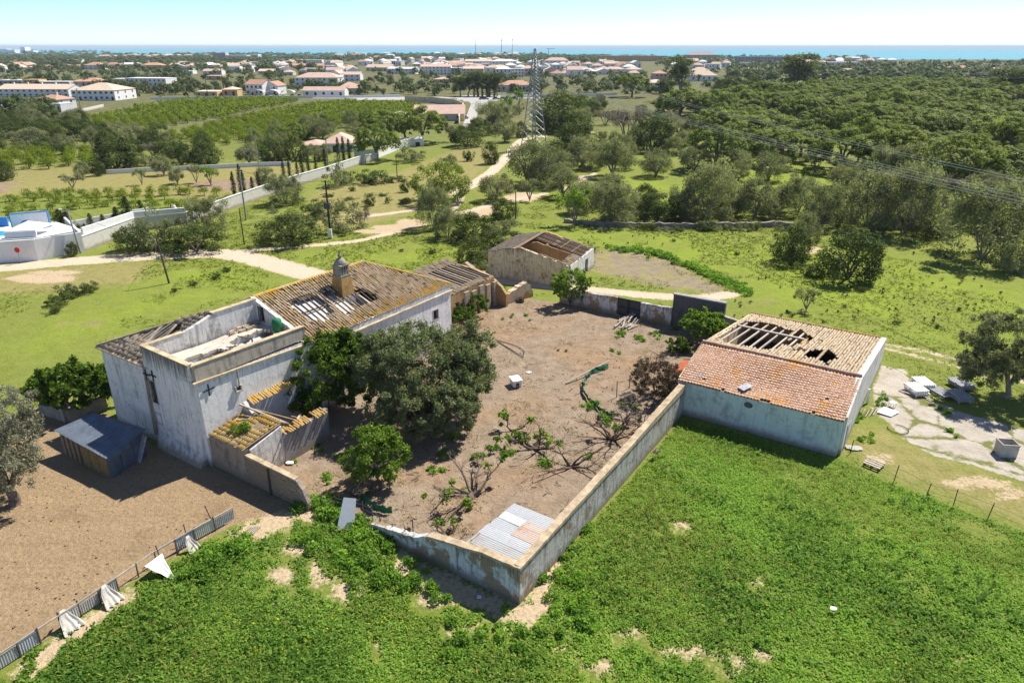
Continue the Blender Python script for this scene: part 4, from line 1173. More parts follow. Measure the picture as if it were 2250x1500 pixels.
for r_ in range(NR):
    for c in range(NC):
        x = (c+0.5)*pc; y = r_*pr + (0.22*max(0, 0.25*math.sin(c*0.16)))
        if R.random() < 0.006 and r_ > 0: continue
        if 25 < c < 29 and r_ == 0: continue
        if r_ == 0 and c % 9 == 5 and R.random() < 0.5: continue
        a = N.normal(0, 0.02); z = fwob(x, y) + N.normal(0, 0.005)
        o3 = FO2 + PB @ np.array([x + N.normal(0, 0.006), y + N.normal(0, 0.01), z])
        Rm = PB @ np.array([[math.cos(a), -math.sin(a), 0], [math.sin(a), math.cos(a), 0], [0, 0, 1]])
        if r_ < 6 and ntile < 300:
            o = bpy.data.objects.new('roof_tile', bt_me); COL.objects.link(o); o.parent = bn
            lm = np.eye(4); lm[:3, :3] = Rm; lm[:3, 3] = o3 - OFF[bn.name]
            from mathutils import Matrix
            o.matrix_local = Matrix(lm.tolist())
            ntile += 1
        else:
            b_ = len(stuffv)*len(PV)
            stuffv.append(PV @ Rm.T + o3); stufff += [tuple(i+b_ for i in f) for f in PF]; stufft += [R.random()]*len(PV)
me = mesh_from('roof_tiles', np.concatenate(stuffv) - OFF[bn.name], stufff, [M['orange_tile']], tint=stufft)
o = obj('roof_tiles', me, bn); o['kind'] = 'stuff'; o['label'] = 'orange interlocking tiles of the front slope'
deck('roof', FO2, (0, -1, 0), fs_, 12.6, fs_l, lambda x, y: True, M['old_wood'], bn, 0.5, 0.045, fwob)
ridge_line((RA_+0.02, BL+0.15, RG+0.07), (RA_+0.02, BR-0.1, RG+0.07), 0.15, 'orange_tile', bn)
m = MB(); m.bar((BF+0.1, -29.9, EF+0.32), (BF+1.0, -30.4, EF+0.5), 0.7, 0.03); m.build('patch_sheet', M['grey_plastic'], bn)
m = MB(); m.bar((BF+0.35, BL-1.25, EF+0.26), (BF+0.9, BL-1.25, EF+0.42), 0.55, 0.03); m.build('patch_sheet', M['slate_render'], bn)
m = MB(); m.lathe([(0.02, 0.0), (0.34, 0.012), (0.30, 0.05), (0.1, 0.07)], 0, 0, 14)
m.v = [(BF-0.24-z*0.6, -30.75+x, 2.35+y*0.75) for x, y, z in m.v]; m.build('wall_boss', M['dark_block'], bn)
# rear slope
rs_ = np.array([-(BK+0.3-RA_), 0, RG-0.1-EB]); rs_l = np.linalg.norm(rs_); rs_ /= rs_l
BO = np.array([BK+0.35, BL+0.1, EB+0.02])
o1 = ragged(2.85, 8.3, 3.0, 5.6, 0.05, 0.4); o2 = ragged(7.15, 10.5, 0.4, 0.75, 0.25, 1.0); o3_ = lambda x, y: 7.85 + 0.12*math.sin(y*2.1) < x < 8.72 and 9.2 + 0.3*math.sin(x*7) < y < 12.9 + 0.4*math.sin(x*5); o4 = lambda x, y: 8.98 < x < 9.95 + 0.15*math.sin(y*1.9) and 8.8 + 0.3*math.sin(x*6) < y < 13.2 + 0.4*math.sin(x*4); o5 = ragged(6.2, 6.6, 0.85, 3.6, 0.2, 2.0)
keep_r = lambda x, y: not (o1(x, y) or o2(x, y) or o3_(x, y) or o4(x, y) or o5(x, y))
rwob = lambda x, y: 0.06*math.sin(x*0.6)*math.sin(y*0.4)
mats_, ts_ = tile_field(BO, (0, -1, 0), rs_, 53, 36, 0.237, 0.41, lambda x, y: keep_r(x, y) and y < rs_l-0.3, rwob, 0.03, 0.03, 1.2)
ro = join_tiles('roof_tiles', mats_, ts_, M['grey_tile'], bn); ro['label'] = 'old buff barrel tiles of the rear slope'
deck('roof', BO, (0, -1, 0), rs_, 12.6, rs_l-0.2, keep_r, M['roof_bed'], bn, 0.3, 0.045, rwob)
for i in range(7):
    x = 0.75 + i*0.88
    mm = MB(); mm.tint = R.random(); p = BO + np.array([0, -1, 0])*x - (0, 0, 0.12)
    mm.bar(p + rs_*1.6, p + np.array([0, R.uniform(-.06, .06), 0]) + rs_*14.2, 0.14, 0.14); mm.build('rafter', M['pale_wood'], bn)
for x in (8.85, 7.5):
    mm = MB(); p = BO + np.array([0, -1, 0])*x - (0, 0, 0.12); mm.bar(p + rs_*4, p + rs_*10.5, 0.13); mm.build('rafter', M['old_wood'], bn)
mm = MB(); p = BO - (0, 0, 0.02); mm.bar(p + np.array([0, -0.3, 0]) + rs_*6.2, p + np.array([0, -6.6, 0.05]) + rs_*6.7, 0.26, 0.14); mm.build('purlin', M['pale_wood'], bn)
ridge_line((BK+0.15, BL+0.1, EB+0.12), (BK+0.15, BR-0.1, EB+0.12), 0.12, 'lichen_tile', bn)
# low rust-red roof tucked against the barn's left end
rr = farm_thing('lean_to', 'small rust red sheet roof against the left end of the barn', 'lean-to', 31, -24)
m = MB(); m.slab([(29.6, -25.0, 2.0), (33.6, -25.0, 2.15), (33.2, -22.9, 1.75), (29.8, -22.7, 1.65)], 0.05)
m.build('roof', M['rust_plate'], rr)
m = MB(); m.bar((33.5, -25.0, 2.2), (33.3, -22.8, 1.85), 0.14, 0.08); m.build('beam', M['pale_wood'], rr)
m = MB()
for a, b in ((29.9, -22.9), (33.0, -23.0)): m.bar((a, b, -0.2), (a, b, 1.7), 0.12)
m.build('post', M['dark_wood'], rr)

# ================================================================ things in the courtyard
def corrugate(mb, o, e, s, w_, h_, pitch=0.16, amp=0.018, th=0.0):
    """wavy sheet: waves run up the slope direction s"""
    o = np.array(o, float); e = np.array(e, float); s = np.array(s, float)
    n = np.cross(e, s); n /= np.linalg.norm(n); n = n if n[2] > 0 else -n
    k = max(4, int(w_/pitch*4)); vs = []; fs = []
    for j in (0, 1):
        for i in range(k+1):
            x = w_*i/k
            vs.append(o + e*x + s*(h_*j) + n*amp*math.sin(2*math.pi*x/pitch))
    for i in range(k): fs.append((i, i+1, k+2+i, k+1+i))
    mb.add(vs, fs)
cs_ = farm_thing('sheet_canopy', 'low canopy of grey corrugated sheets with one rusty sheet in the near wall corner', 'canopy', 3.5, -24)
def cz(a, b): return 2.12 - (a-1.3)*0.045 + (b+25.7)*0.02
sheets = [(1.35, -25.65, 1.02, 3.1, 'zinc_dull'), (2.3, -25.6, 1.02, 3.25, 'zinc'), (3.25, -25.6, 1.0, 1.6, 'zinc_rust'), (3.25, -24.05, 1.0, 1.65, 'zinc'), (4.2, -25.55, 0.75, 1.55, 'zinc_rust'), (4.2, -24.05, 0.75, 1.6, 'zinc_white'), (4.85, -25.5, 1.25, 3.1, 'zinc')]
for k, (a, b, w_, l_, mt) in enumerate(sheets):
    m = MB(); z0 = cz(a, b) + 0.012*(k % 3)
    e = np.array([1, 0, -0.045]); e /= np.linalg.norm(e); s = np.array([R.uniform(-.02, .02), 1, 0.02])
    corrugate(m, (a, b, z0), e, s, w_, l_)
    o = m.build('roof_sheet', M[mt], cs_)
    if mt == 'zinc_rust' and k == 2: o['label'] = 'rusty corrugated sheet'
for a in (1.6, 3.8, 6.0):
    m = MB(); m.bar((a, -25.8, cz(a, -25.7)-0.08), (a, -22.4, cz(a, -22.5)-0.08), 0.1); m.build('beam', M['old_wood'], cs_)
for a, b in ((1.6, -22.5), (3.8, -22.5), (6.0, -22.5)):
    m = MB(); m.bar((a, b, -0.2), (a, b, cz(a, b)-0.12), 0.1); m.build('post', M['old_wood'], cs_)
m = MB(); m.hexa([(1.3, -22.5, 1.9), (1.5, -22.45, 1.9), (1.45, -21.9, 0.0), (1.25, -21.9, 0.0), (5.4, -22.5, 1.8), (5.6, -22.45, 1.8), (4.4, -21.9, 0.0), (4.2, -21.9, 0.0)]) if False else m.slab([(1.4, -22.35, 2.0), (5.6, -22.35, 1.85), (4.2, -21.7, 1.2), (1.5, -21.7, 1.4)], 0.03)
m.build('side_sheet', M['zinc_white'], cs_)

k_ = G(1133, 846)
kn = thing('kennel', 'small white box kennel standing alone on the bare courtyard earth', 'kennel', (*k_[:2], 0), 0.35)
m = MB(); m.wall((-0.36, -0.5), (0.36, -0.5), 0.04, [(0, 0.62), (0.72, 0.62)], 0.04, openings=[(0.2, 0.52, 0.04, 0.44)])
m.box(-0.38, -0.34, -0.48, 0.52, 0.04, 0.62); m.box(0.34, 0.38, -0.48, 0.52, 0.04, 0.62); m.box(-0.34, 0.34, 0.48, 0.52, 0.04, 0.62); m.box(-0.34, 0.34, -0.46, 0.48, 0.04, 0.08)
m.build('body', M['white_plastic'], kn)
m = MB(); m.box(-0.46, 0.46, -0.62, 0.6, 0.625, 0.70); m.build('lid', M['white_plastic'], kn)
m = MB()
for x in (-0.3, 0.3): m.box(x-0.05, x+0.05, -0.45, 0.45, -0.03, 0.04)
m.build('runner', M['old_wood'], kn)

def flat_scrap(name, label, cat, px, py, rx, ry, mat, rot=0.0, z=0.02, t_=0.02):
    p = G(px, py); m = MB()
    n = 9; pts = [(p[0]+rx*math.cos(2*math.pi*i/n)*R.uniform(.75, 1.1), p[1]+ry*math.sin(2*math.pi*i/n)*R.uniform(.75, 1.1)) for i in range(n)]
    m.prism(pts, z, z+t_)
    return tag(m.build_at(name, M[mat], p), label, cat)
flat_scrap('plate', 'small white dish lying near the white kennel', 'dish', 1162, 818, 0.28, 0.22, 'white_plastic')
flat_scrap('plastic_scrap', 'crumpled white plastic scrap in front of the grey coping wall', 'scrap', 637, 1018, 0.32, 0.22, 'white_plastic', 0, 0.03, 0.08)
flat_scrap('plastic_scrap', 'white litter scrap in the shadow of the near corner wall', 'scrap', 1053, 1313, 0.17, 0.13, 'white_plastic', 0, 0.03, 0.08)
flat_scrap('plastic_scrap', 'small white lid lost in the green weed field', 'scrap', 1829, 1348, 0.2, 0.16, 'white_plastic', 0, 0.35, 0.04)

def torus_at(name, label, cat, p, Rr, r, mat, n=22, k=7, partial=1.0, rot=0.0):
    m = MB(); pts = []
    for i in range(n+1):
        th = rot + 2*math.pi*partial*i/n
        pts.append((p[0]+Rr*math.cos(th), p[1]+Rr*math.sin(th), r))
    m.tube(pts, r, k, cap=partial < 1)
    return tag(m.build_at(name, M[mat], p, True), label, cat)
torus_at('tyre', 'black tyre lying by the broken white stone wall', 'tyre', G(1143, 663), 0.38, 0.13, 'rubber')
torus_at('hose', 'black hose loop lying on the concrete by the barn', 'hose', G(1973, 943), 0.75, 0.03, 'rubber', 28, 5, 0.8, 2.6)
m = MB(); hp = [G(x, y) + (0, 0, 0.04) for x, y in ((1092, 748), (1118, 755), (1140, 763), (1152, 772), (1150, 782), (1142, 776))]
m.tube(hp, 0.035, 5); tag(m.build_at('hose', M['rubber'], hp[0]), 'dark hose curling on the courtyard earth near the grey tree', 'hose')
m = MB(); hp = [G(x, y) + (0, 0, 0.05) for x, y in ((1092, 750), (1120, 767), (1150, 786))]
m.tube(hp, 0.05, 5); tag(m.build_at('pole', M['dark_wood'], hp[0]), 'straight dark pole lying on the earth beside the curled hose', 'pole')

# heap of pale logs by the gate
for i in range(13):
    p = G(1372 + R.uniform(-14, 22), 712 + R.uniform(-10, 14)); th = 0.95 + R.uniform(-.35, .35); L = R.uniform(1.2, 2.9)
    lp = thing('log', 'pale dry log in the heap beside the courtyard gate', 'log', (*p[:2], 0), th, 'logs heaped by the gate')
    m = MB(); z = 0.12 + 0.1*(i // 4); m.tube([(-L/2, 0, z), (0, R.uniform(-.1, .1), z+R.uniform(0, .1)), (L/2, 0, z+R.uniform(0, .5))], [0.1, 0.085, 0.05], 6)
    m.build('stem', M['pale_branch'], lp)
    m = MB(); m.tube([(L*0.2, 0, z), (L*0.5, R.choice((-1, 1))*0.35, z+0.35)], [0.045, 0.015], 5); m.build('twig', M['pale_branch'], lp)

# planks, green netting on the little enclosure
m = MB()
pts = [G(1243, 843), G(1290, 825), G(1338, 803)]
m.tube([pts[0]+(0, 0, .06), pts[1]+(0, 0, .35), pts[2]+(0, 0, .5)], 0.07, 6)
tag(m.build_at('pole', M['pale_wood'], pts[0]), 'long pale timber pole propped over the green netting', 'pole')
def net(name, label, pts, h0, h1, mat='green_net', sub=6):
    m = MB(); P_ = [G(*q_) for q_ in pts]; rows = []
    for a, b in zip(P_[:-1], P_[1:]):
        for i in range(sub):
            rows.append(a + (b-a)*i/sub)
    rows.append(P_[-1])
    vs = []; fs = []
    for i, p in enumerate(rows):
        hh = h0 + (h1-h0)*i/len(rows)
        for j, z in enumerate((0.0, 0.5, 1.0)):
            vs.append((p[0]+R.uniform(-.1, .1), p[1]+R.uniform(-.1, .1), 0.02 + hh*z*R.uniform(.8, 1.1)))
    for i in range(len(rows)-1):
        for j in (0, 1): fs.append((i*3+j, (i+1)*3+j, (i+1)*3+j+1, i*3+j+1))
    m.add(vs, fs)
    return tag(m.build_at(name, M[mat], P_[0]), label, 'netting')
net('netting', 'green netting strung in a low curve across the courtyard', [(1338, 808), (1300, 822), (1285, 838), (1280, 862), (1295, 885), (1320, 905), (1348, 922)], 0.5, 0.35)
net('netting', 'torn green netting slumped in the gap beside the bent sheet', [(785, 1090), (800, 1105), (825, 1125), (862, 1128)], 0.9, 0.5)
for i, (px, py, h, lab) in enumerate(((1355, 872, 1.5, 'dark rod standing in the courtyard before the flowering thicket'), (1383, 852, 1.2, 'short stake at the edge of the flowering thicket'), (908, 1172, 1.1, 'rusty stake beside the bare sapling near the corner canopy'), (1275, 862, 0.9, 'slanted stake at the left bend of the green netting'))):
    p = G(px, py); m = MB(); m.tube([(p[0], p[1], -0.1), (p[0]+R.uniform(-.05, .05), p[1], h)], 0.04, 5)
    tag(m.build_at('stake', M['dead_wood'], p), lab, 'stake')

# bent sheet and wire fence in the gap of the front wall
bs = G(762, 1158)
sh = thing('bent_sheet', 'pale bent metal sheet leaning in the gap of the garden wall', 'sheet', (*bs[:2], 0), 0.4)
m = MB()
m.add([(-0.75, -0.35, 0.0), (0.35, -0.45, 0.0), (0.85, 0.6, 1.55), (0.1, 0.75, 1.75), (-0.2, -0.1, 0.12)], [(0, 1, 2, 3), (0, 3, 4)]); m.build('face', M['zinc'], sh)
m = MB(); m.add([(0.1, 0.75, 1.75), (0.85, 0.6, 1.55), (1.05, 0.85, 1.2), (0.3, 0.95, 1.3)], [(0, 1, 2, 3)]); m.build('fold', M['zinc_dull'], sh)
wfn = farm_thing('wire_fence', 'sagging wire fence of thin posts across the gap of the near wall', 'fence', 1, -13)
posts = [(0.9, -10.6), (1.2, -11.6), (1.5, -12.7), (1.7, -13.6), (1.6, -14.6), (1.3, -15.6), (1.2, -16.6), (1.15, -17.8)]
for a, b in posts:
    m = MB(); m.tube([(a, b, -0.1), (a+R.uniform(-.1, .1), b+R.uniform(-.1, .1), R.uniform(1.0, 1.5))], 0.035, 5); m.build('post', M['dead_wood'], wfn)
for z in (0.35, 0.7, 1.0):
    m = MB(); m.tube([(a, b, z + 0.06*math.sin(i*2)) for i, (a, b) in enumerate(posts)], 0.012, 4); m.build('wire', M['galvanised'], wfn)

# ================================================================ shed, low wall and fence on the left
# (farm coordinates) lean shed at the end of the house, its shade painted blue-grey on the sheets
sd_ = farm_thing('sheet_shed', 'ramshackle sheet metal shed at the farmhouse end, house shade painted blue-grey on its sheets', 'shed', -3, 8)
A_ = [toF(G(117, 945, 1.95)), toF(G(233, 1008, 1.75)), toF(G(322, 943, 2.15)), toF(G(205, 907, 2.4))]   # left, near, right, back corners
Zs = [1.95, 1.75, 2.15, 2.4]
c0, c1, c2, c3 = [np.array([a, b, z]) for (a, b), z in zip(A_, Zs)]
NS = 5
for i in range(NS):
    t0, t1 = i/NS - (0.015 if i else 0), (i+1)/NS
    p0, p1, p2, p3 = c0+(c1-c0)*t0, c0+(c1-c0)*t1, c3+(c2-c3)*t1, c3+(c2-c3)*t0
    m = MB(); k = 14; vs = []; fs = []
    for j in range(k+1):
        u = j/k; dz = 0.03*abs(math.sin(u*math.pi*3)) + 0.012*(i % 2)
        vs += [p0+(p1-p0)*u + (0, 0, dz), p3+(p2-p3)*u + (0, 0, dz)]
    for j in range(k): fs.append((2*j, 2*j+2, 2*j+3, 2*j+1))
    m.add(vs, fs); m.build('roof_sheet', M['shaded_sheet'], sd_)
def drop(p, z=-0.2): return np.array([p[0], p[1], z])
def side(p, q, name, mat, n=1, inset=0.06, gap=0.02, zoff=0.08):
    for i in range(n):
        a = p+(q-p)*(i/n+gap/2); b = p+(q-p)*((i+1)/n-gap/2)
        dirv = (b-a)[:2]; nn = np.array([-dirv[1], dirv[0], 0]); nn = nn/np.linalg.norm(nn)*0.03
        m = MB()
        m.hexa([drop(a)-nn, drop(b)-nn, drop(b)+nn, drop(a)+nn, a-(0, 0, zoff)-nn, b-(0, 0, zoff)-nn, b-(0, 0, zoff)+nn, a-(0, 0, zoff)+nn])
        m.build(name, M[mat], sd_)
i0 = c0 + (c2-c0)*0.05; i1 = c1 + (c3-c1)*0.05; i2 = c2 + (c0-c2)*0.05
side(i1, i2, 'side_panel', 'blue_panel', 3)
side(i0 + (i1-i0)*0.45, i1, 'board', 'yellow_board', 3)
side(i0, i0 + (i1-i0)*0.42, 'board', 'old_wood', 4, gap=0.12)
m = MB(); m.hexa([(*(c1+(c2-c1)*0.05)[:2], 1.45), (*(c1+(c2-c1)*0.55)[:2], 1.62), (*(c1+(c2-c1)*0.55+np.array([0, .05, 0]))[:2], 1.62), (*(c1+(c2-c1)*0.05+np.array([0, .05, 0]))[:2], 1.45), (*(c1+(c2-c1)*0.05)[:2], 1.78), (*(c1+(c2-c1)*0.55)[:2], 1.95), (*(c1+(c2-c1)*0.55+np.array([0, .05, 0]))[:2], 1.95), (*(c1+(c2-c1)*0.05+np.array([0, .05, 0]))[:2], 1.78)]); m.build('fascia', M['shaded_sheet'], sd_)
pf = np.array(toF(G(303, 1012)))
m = MB(); m.hexa([(pf[0]-0.1, pf[1]+0.3, -0.1), (pf[0]-0.1, pf[1]-0.35, -0.1), (pf[0], pf[1]-0.35, -0.1), (pf[0], pf[1]+0.3, -0.1), (pf[0]+0.75, pf[1]+0.3, 1.75), (pf[0]+0.75, pf[1]-0.35, 1.75), (pf[0]+0.85, pf[1]-0.35, 1.75), (pf[0]+0.85, pf[1]+0.3, 1.75)])
o = m.build_at('leaning_sheet', M['grey_plastic'], (pf[0], pf[1]), farm=True); tag(o, 'weathered pale panel leaning on the sheet metal shed', 'panel')
lw_ = thing('low_wall', 'low rough brown stone wall under the broad leaved fig left of the house', 'wall', G(150, 915))
m = MB(); q0, q1, q2 = G(95, 905), G(150, 925), G(235, 895)
m.wall(q0, q1, 0.5, [(0, 0.9), (3, 1.1)], -0.2, jag=0.15); m.wall(q1, q2, 0.5, [(0, 1.1), (5, 1.0)], -0.2, jag=0.15)
m.v = [tuple(np.array(v_) - np.array([*lw_.location])) for v_ in m.v]; m.build('stonework', M['dry_stone'], lw_)

# patched fence along the ploughed field
FP = [G(x, y) for x, y in ((-95, 1535), (0, 1472), (90, 1412), (180, 1352), (262, 1296), (345, 1238), (430, 1188), (516, 1140))]
fn = thing('patched_fence', 'patched low fence of grey sheets and posts beside the ploughed field', 'fence', (*FP[2][:2], 0))
fo = np.array([*FP[2][:2], 0])
for i, (a, b) in enumerate(zip(FP[:-1], FP[1:])):
    d = b-a; L = np.linalg.norm(d); k = max(2, int(L/1.05))
    for j in range(k):
        p = a+d*(j/k)-fo; q_ = a+d*((j+1)/k)-fo
        m = MB(); m.tube([(p[0], p[1], -0.1), (p[0]+R.uniform(-.05, .05), p[1]+R.uniform(-.05, .05), R.uniform(0.85, 1.1))], 0.045, 5); m.build('post', M['dead_wood'], fn)
        if R.random() < 0.12 or (i == 4 and j < 2): continue
        m = MB(); e = (q_-p)/np.linalg.norm(q_-p); corrugate(m, p+(0, 0, 0.06)+e*0.03, e, (R.uniform(-.04, .04), R.uniform(-.04, .04), 1), np.linalg.norm(q_-p)*0.94, R.uniform(0.62, 0.8), 0.12, 0.012); m.build('fence_sheet', M[R.choice(['zinc_dull', 'zinc_dull', 'zinc', 'grey_plastic'])], fn)
    p = a-fo; q_ = b-fo
    m = MB(); m.bar((p[0], p[1], 0.86), (q_[0], q_[1], 0.88), 0.06, 0.09); m.build('rail', M['concrete_pole' if i % 2 else 'pale_wood'], fn)
def drape(name, label, pt, wid, dep, h, mat, rot, spike=0.0, top=0.22):
    """cloth hung over the fence, falling outwards in folds"""
    p = G(*pt); t = thing(name, label, 'cloth', (*p[:2], 0), rot)
    k = 22; rows = 7; vs = []; fs = []
    for j in range(rows):
        v = j/(rows-1)
        for i in range(k+1):
            u = i/k*2-1
            wv = wid*(top + (1-top)*v**0.8)*(1 - spike*v)
            y = -dep*v**1.3 + 0.07*math.sin(u*11+j*0.3)*v
            z = h*(1-v**(0.8 if spike == 0 else 1.2)) + 0.05*math.sin(u*9)*v*(1-v)*4 + 0.03
            vs.append((u*wv/2 + 0.02*math.sin(j*2), y + 0.05, z + 0.04*R.random()*v))
    for j in range(rows-1):
        for i in range(k): a = j*(k+1)+i; fs.append((a, a+1, a+k+2, a+k+1))
    b = len(vs)
    for i in range(k+1):
        u = i/k*2-1; vs.append((u*wid*top/2, 0.35, h*0.62))
    for i in range(k): fs.append((b+i, b+i+1, i+1, i))
    m = MB(); m.add(vs, fs); m.build('sheet', M[mat], t, True)
    return t
fr_ = math.atan2(*(FP[5]-FP[4])[1::-1])
drape('cloth', 'bright white cloth spread over the fence, ending in a point', (345, 1258), 1.3, 1.3, 0.9, 'tarp_white', fr_+0.05, 0.85, 0.95)
drape('cloth', 'greyish cloth gathered over a fence post, second from the bright white cloth', (147, 1374), 1.15, 0.8, 1.0, 'tarp_grey', fr_)
drape('cloth', 'greyish cloth gathered over the fence just left of the bright white cloth', (237, 1318), 1.1, 0.75, 1.0, 'tarp_grey', fr_)
drape('cloth', 'small torn pale cloth at the upper end of the patched fence', (418, 1205), 0.9, 0.6, 0.9, 'tarp_grey', fr_)
m = MB(); p = G(540, 1165)
for k in range(5): m.bar((p[0]+0.14*k, p[1]-0.4, 0.06), (p[0]+0.14*k+0.3, p[1]+0.4, 0.1), 0.06, 0.03)
tag(m.build_at('slat_piece', M['pale_wood'], p), 'small broken slatted piece lying at the end of the patched fence', 'slats')
for px, py, dx in ((468, 1150, -0.35), (415, 1192, -0.15), (357, 1240, -0.2)):
    p = G(px, py); m = MB(); m.tube([(p[0], p[1], 0), (p[0]+dx, p[1]+0.1, 1.3)], 0.035, 5)
    tag(m.build_at('stake', M['dead_wood'], p), {468: 'leaning dark stake at the upper end of the patched fence', 415: 'thin stake behind the small torn pale cloth', 357: 'thin stake beside the bright white cloth'}[px], 'stake')

# ================================================================ the concrete yard on the right
def lounger_stack(label, px, py, rot, n, mat, tilt=0.0):
    p = G(px, py); t = thing('lounger_stack', label, 'sun loungers', (*p[:2], 0), rot)
    for k in range(n):
        m = MB(); z = 0.16 + k*0.12; dx = R.uniform(-.05, .05); dy = R.uniform(-.06, .06)
        for j in range(6): x = -0.55 + j*0.22; m.box(x-0.055+dx, x+0.055+dx, -0.92+dy, 0.92+dy, z-0.02, z+0.03)
        for y in (-0.8, 0.0, 0.8): m.box(-0.60+dx, 0.60+dx, y-0.05+dy, y+0.05+dy, z-0.055, z-0.022)
        o = m.build('lounger', M[mat], t)
    m = MB()
    for sx in (-0.5, 0.5):
        for sy in (-0.75, 0.7): m.box(sx-0.05, sx+0.05, sy-0.06, sy+0.06, -0.1, 0.105)
    m.build('leg', M[mat], t)
    return t
for i in range(1):
    pass
lounger_stack('sunlit stack of white slatted sun loungers near the barn', 2012, 862, 0.12, 4, 'white_plastic')
lounger_stack('half shaded pile of white slatted sun loungers right behind the sunlit stack', 2026, 848, 0.05, 4, 'white_plastic')
lounger_stack('grey sun lounger stack in tree shade, nearest the sunlit stack', 2066, 866, 0.25, 2, 'grey_plastic')  # this and the next two stacks are darker grey than the white ones
lounger_stack('grey sun lounger stack in deep tree shade under the big olive', 2106, 876, 0.1, 4, 'grey_plastic')
lounger_stack('grey sun lounger stack with sunlit top at the back of the olive shade', 2110, 850, 0.2, 4, 'grey_plastic')
for i, (q0, q1) in enumerate((((1985, 862), (2022, 872)), ((2020, 868), (2050, 882)), ((1975, 858), (2000, 868)))):
    a = G(*q0); b = G(*q1); m = MB(); m.bar((a[0], a[1], 0.06), (b[0], b[1], 0.12), 0.12, 0.06)
    tag(m.build_at('plank', M['pale_wood'], a), ['pale plank lying left of the sunlit lounger stack', 'pale plank lying right in front of the sunlit lounger stack', 'short plank farthest left by the sunlit lounger stack'][i], 'plank')
tp = G(2208, 996)
tk = thing('concrete_tank', 'open square concrete tank standing on the pale concrete yard', 'tank', (*tp[:2], 0), -0.12)
m = MB()
for (x0, x1, y0, y1) in ((-0.58, 0.58, -0.5, -0.42), (-0.58, 0.58, 0.42, 0.5), (-0.58, -0.5, -0.42, 0.42), (0.5, 0.58, -0.42, 0.42)): m.box(x0, x1, y0, y1, -0.05, 0.92)
m.box(-0.5, 0.5, -0.42, 0.42, 0.0, 0.35)
m.build('body', M['slab_concrete'], tk)
m = MB()
for (x0, x1, y0, y1) in ((-0.62, 0.62, -0.54, -0.44), (-0.62, 0.62, 0.44, 0.54), (-0.62, -0.52, -0.44, 0.44), (0.52, 0.62, -0.44, 0.44)): m.box(x0, x1, y0, y1, 0.922, 1.0)
m.build('rim', M['concrete_pole'], tk)
pp = G(1920, 1022); pl = thing('pallet', 'weathered wooden pallet lying in the grass beyond the barn corner', 'pallet', (*pp[:2], 0), 0.75)
for k in range(4):
    m = MB(); m.tint = R.random(); m.box(-0.55+k*0.3, -0.38+k*0.3, -0.6, 0.6, 0.2, 0.23); m.build('slat', M['pale_wood'], pl)
for y in (-0.5, 0, 0.5):
    m = MB(); m.box(-0.57, 0.57, y-0.05, y+0.05, 0.05, 0.197); m.build('bearer', M['old_wood'], pl)
wsht = G(1950, 906); m = MB(); m.slab([(wsht[0]-0.95, wsht[1]-0.1, 0.12), (wsht[0]-0.1, wsht[1]-0.8, 0.06), (wsht[0]+0.95, wsht[1]-0.05, 0.1), (wsht[0]+0.05, wsht[1]+0.75, 0.16)], 0.03)
tag(m.build_at('flat_sheet', M['tarp_white'], wsht), 'large flat cream sheet lying on the yard by the barn', 'sheet')
for i in range(8):
    p = G(1892+i*4.2, 908+R.uniform(-3, 3)); m = MB(); m.bar((p[0]-0.35, p[1]-0.5, 0.06), (p[0]+0.4, p[1]+0.45, 0.14), 0.05)
    tag(m.build_at('stick', M['pale_branch' if i % 2 else 'dead_wood'], p), 'loose stick in the pile by the barn side wall', 'stick', 'sticks piled by the barn side')
wc = G(1960, 893); ch_ = thing('garden_chair', 'small white plastic garden chair tipped on the yard behind the cream sheet', 'chair', (*wc[:2], 0), 0.6)
m = MB(); m.box(-0.24, 0.24, -0.24, 0.24, 0.38, 0.42); m.build('seat', M['white_plastic'], ch_)
for k in range(4):
    m = MB(); x = -0.2+k*0.13; m.bar((x, 0.23, 0.43), (x, 0.33, 0.85), 0.05, 0.025); m.build('back_slat', M['white_plastic'], ch_)
for x in (-0.21, 0.21):
    for y in (-0.21, 0.21):
        m = MB(); m.bar((x, y, -0.03), (x*0.92, y*0.92, 0.38), 0.04); m.build('leg', M['white_plastic'], ch_)
wp = G(1906, 885); m = MB(); m.tube([(wp[0], wp[1], -0.1), (wp[0]-0.05, wp[1]+0.05, 1.3)], [0.11, 0.09], 8); tag(m.build_at('post', M['white_plastic'], wp), 'short white post leaning on the barn side wall', 'post')
for i in range(3):
    p = G(1866+i*9, 985+R.uniform(-3, 3)); m = MB(); m.slab([(p[0]-0.3, p[1]-0.2, 0.1), (p[0]+0.3, p[1]-0.25, 0.06), (p[0]+0.35, p[1]+0.2, 0.13), (p[0]-0.25, p[1]+0.25, 0.15)], 0.05)
    tag(m.build_at('broken_slab', M['slab_concrete' if i else 'pale_wood'], p), 'broken slab lying at the front corner of the barn', 'slab', 'broken slabs by the barn corner')
bx_ = G(2205, 985)
# wire fence down the edge of the weed field
FL = [(1868, 995, 1.1), (1962, 1062, 1.45), (2035, 1088, 0.9), (2094, 1112, 1.3), (2170, 1138, 1.1), (2262, 1178, 1.2)]
wf2 = thing('wire_fence', 'thin wire fence with crooked rods along the edge of the weed field', 'fence', G(1962, 1062))
o_ = np.array([*G(1962, 1062)[:2], 0]); tops = []
for px, py, h in FL:
    p = G(px, py)-o_; dx = R.uniform(.05, .25); m = MB(); m.tube([(p[0], p[1], -0.1), (p[0]+dx, p[1]+0.1, h)], 0.03, 5); m.build('rod', M['iron'], wf2); tops.append((p, dx, h))
for f in (0.4, 0.85):
    m = MB(); m.tube([(p[0]+dx*f, p[1]+0.1*f, h*f) for p, dx, h in tops], 0.008, 4); m.build('wire', M['iron'], wf2)

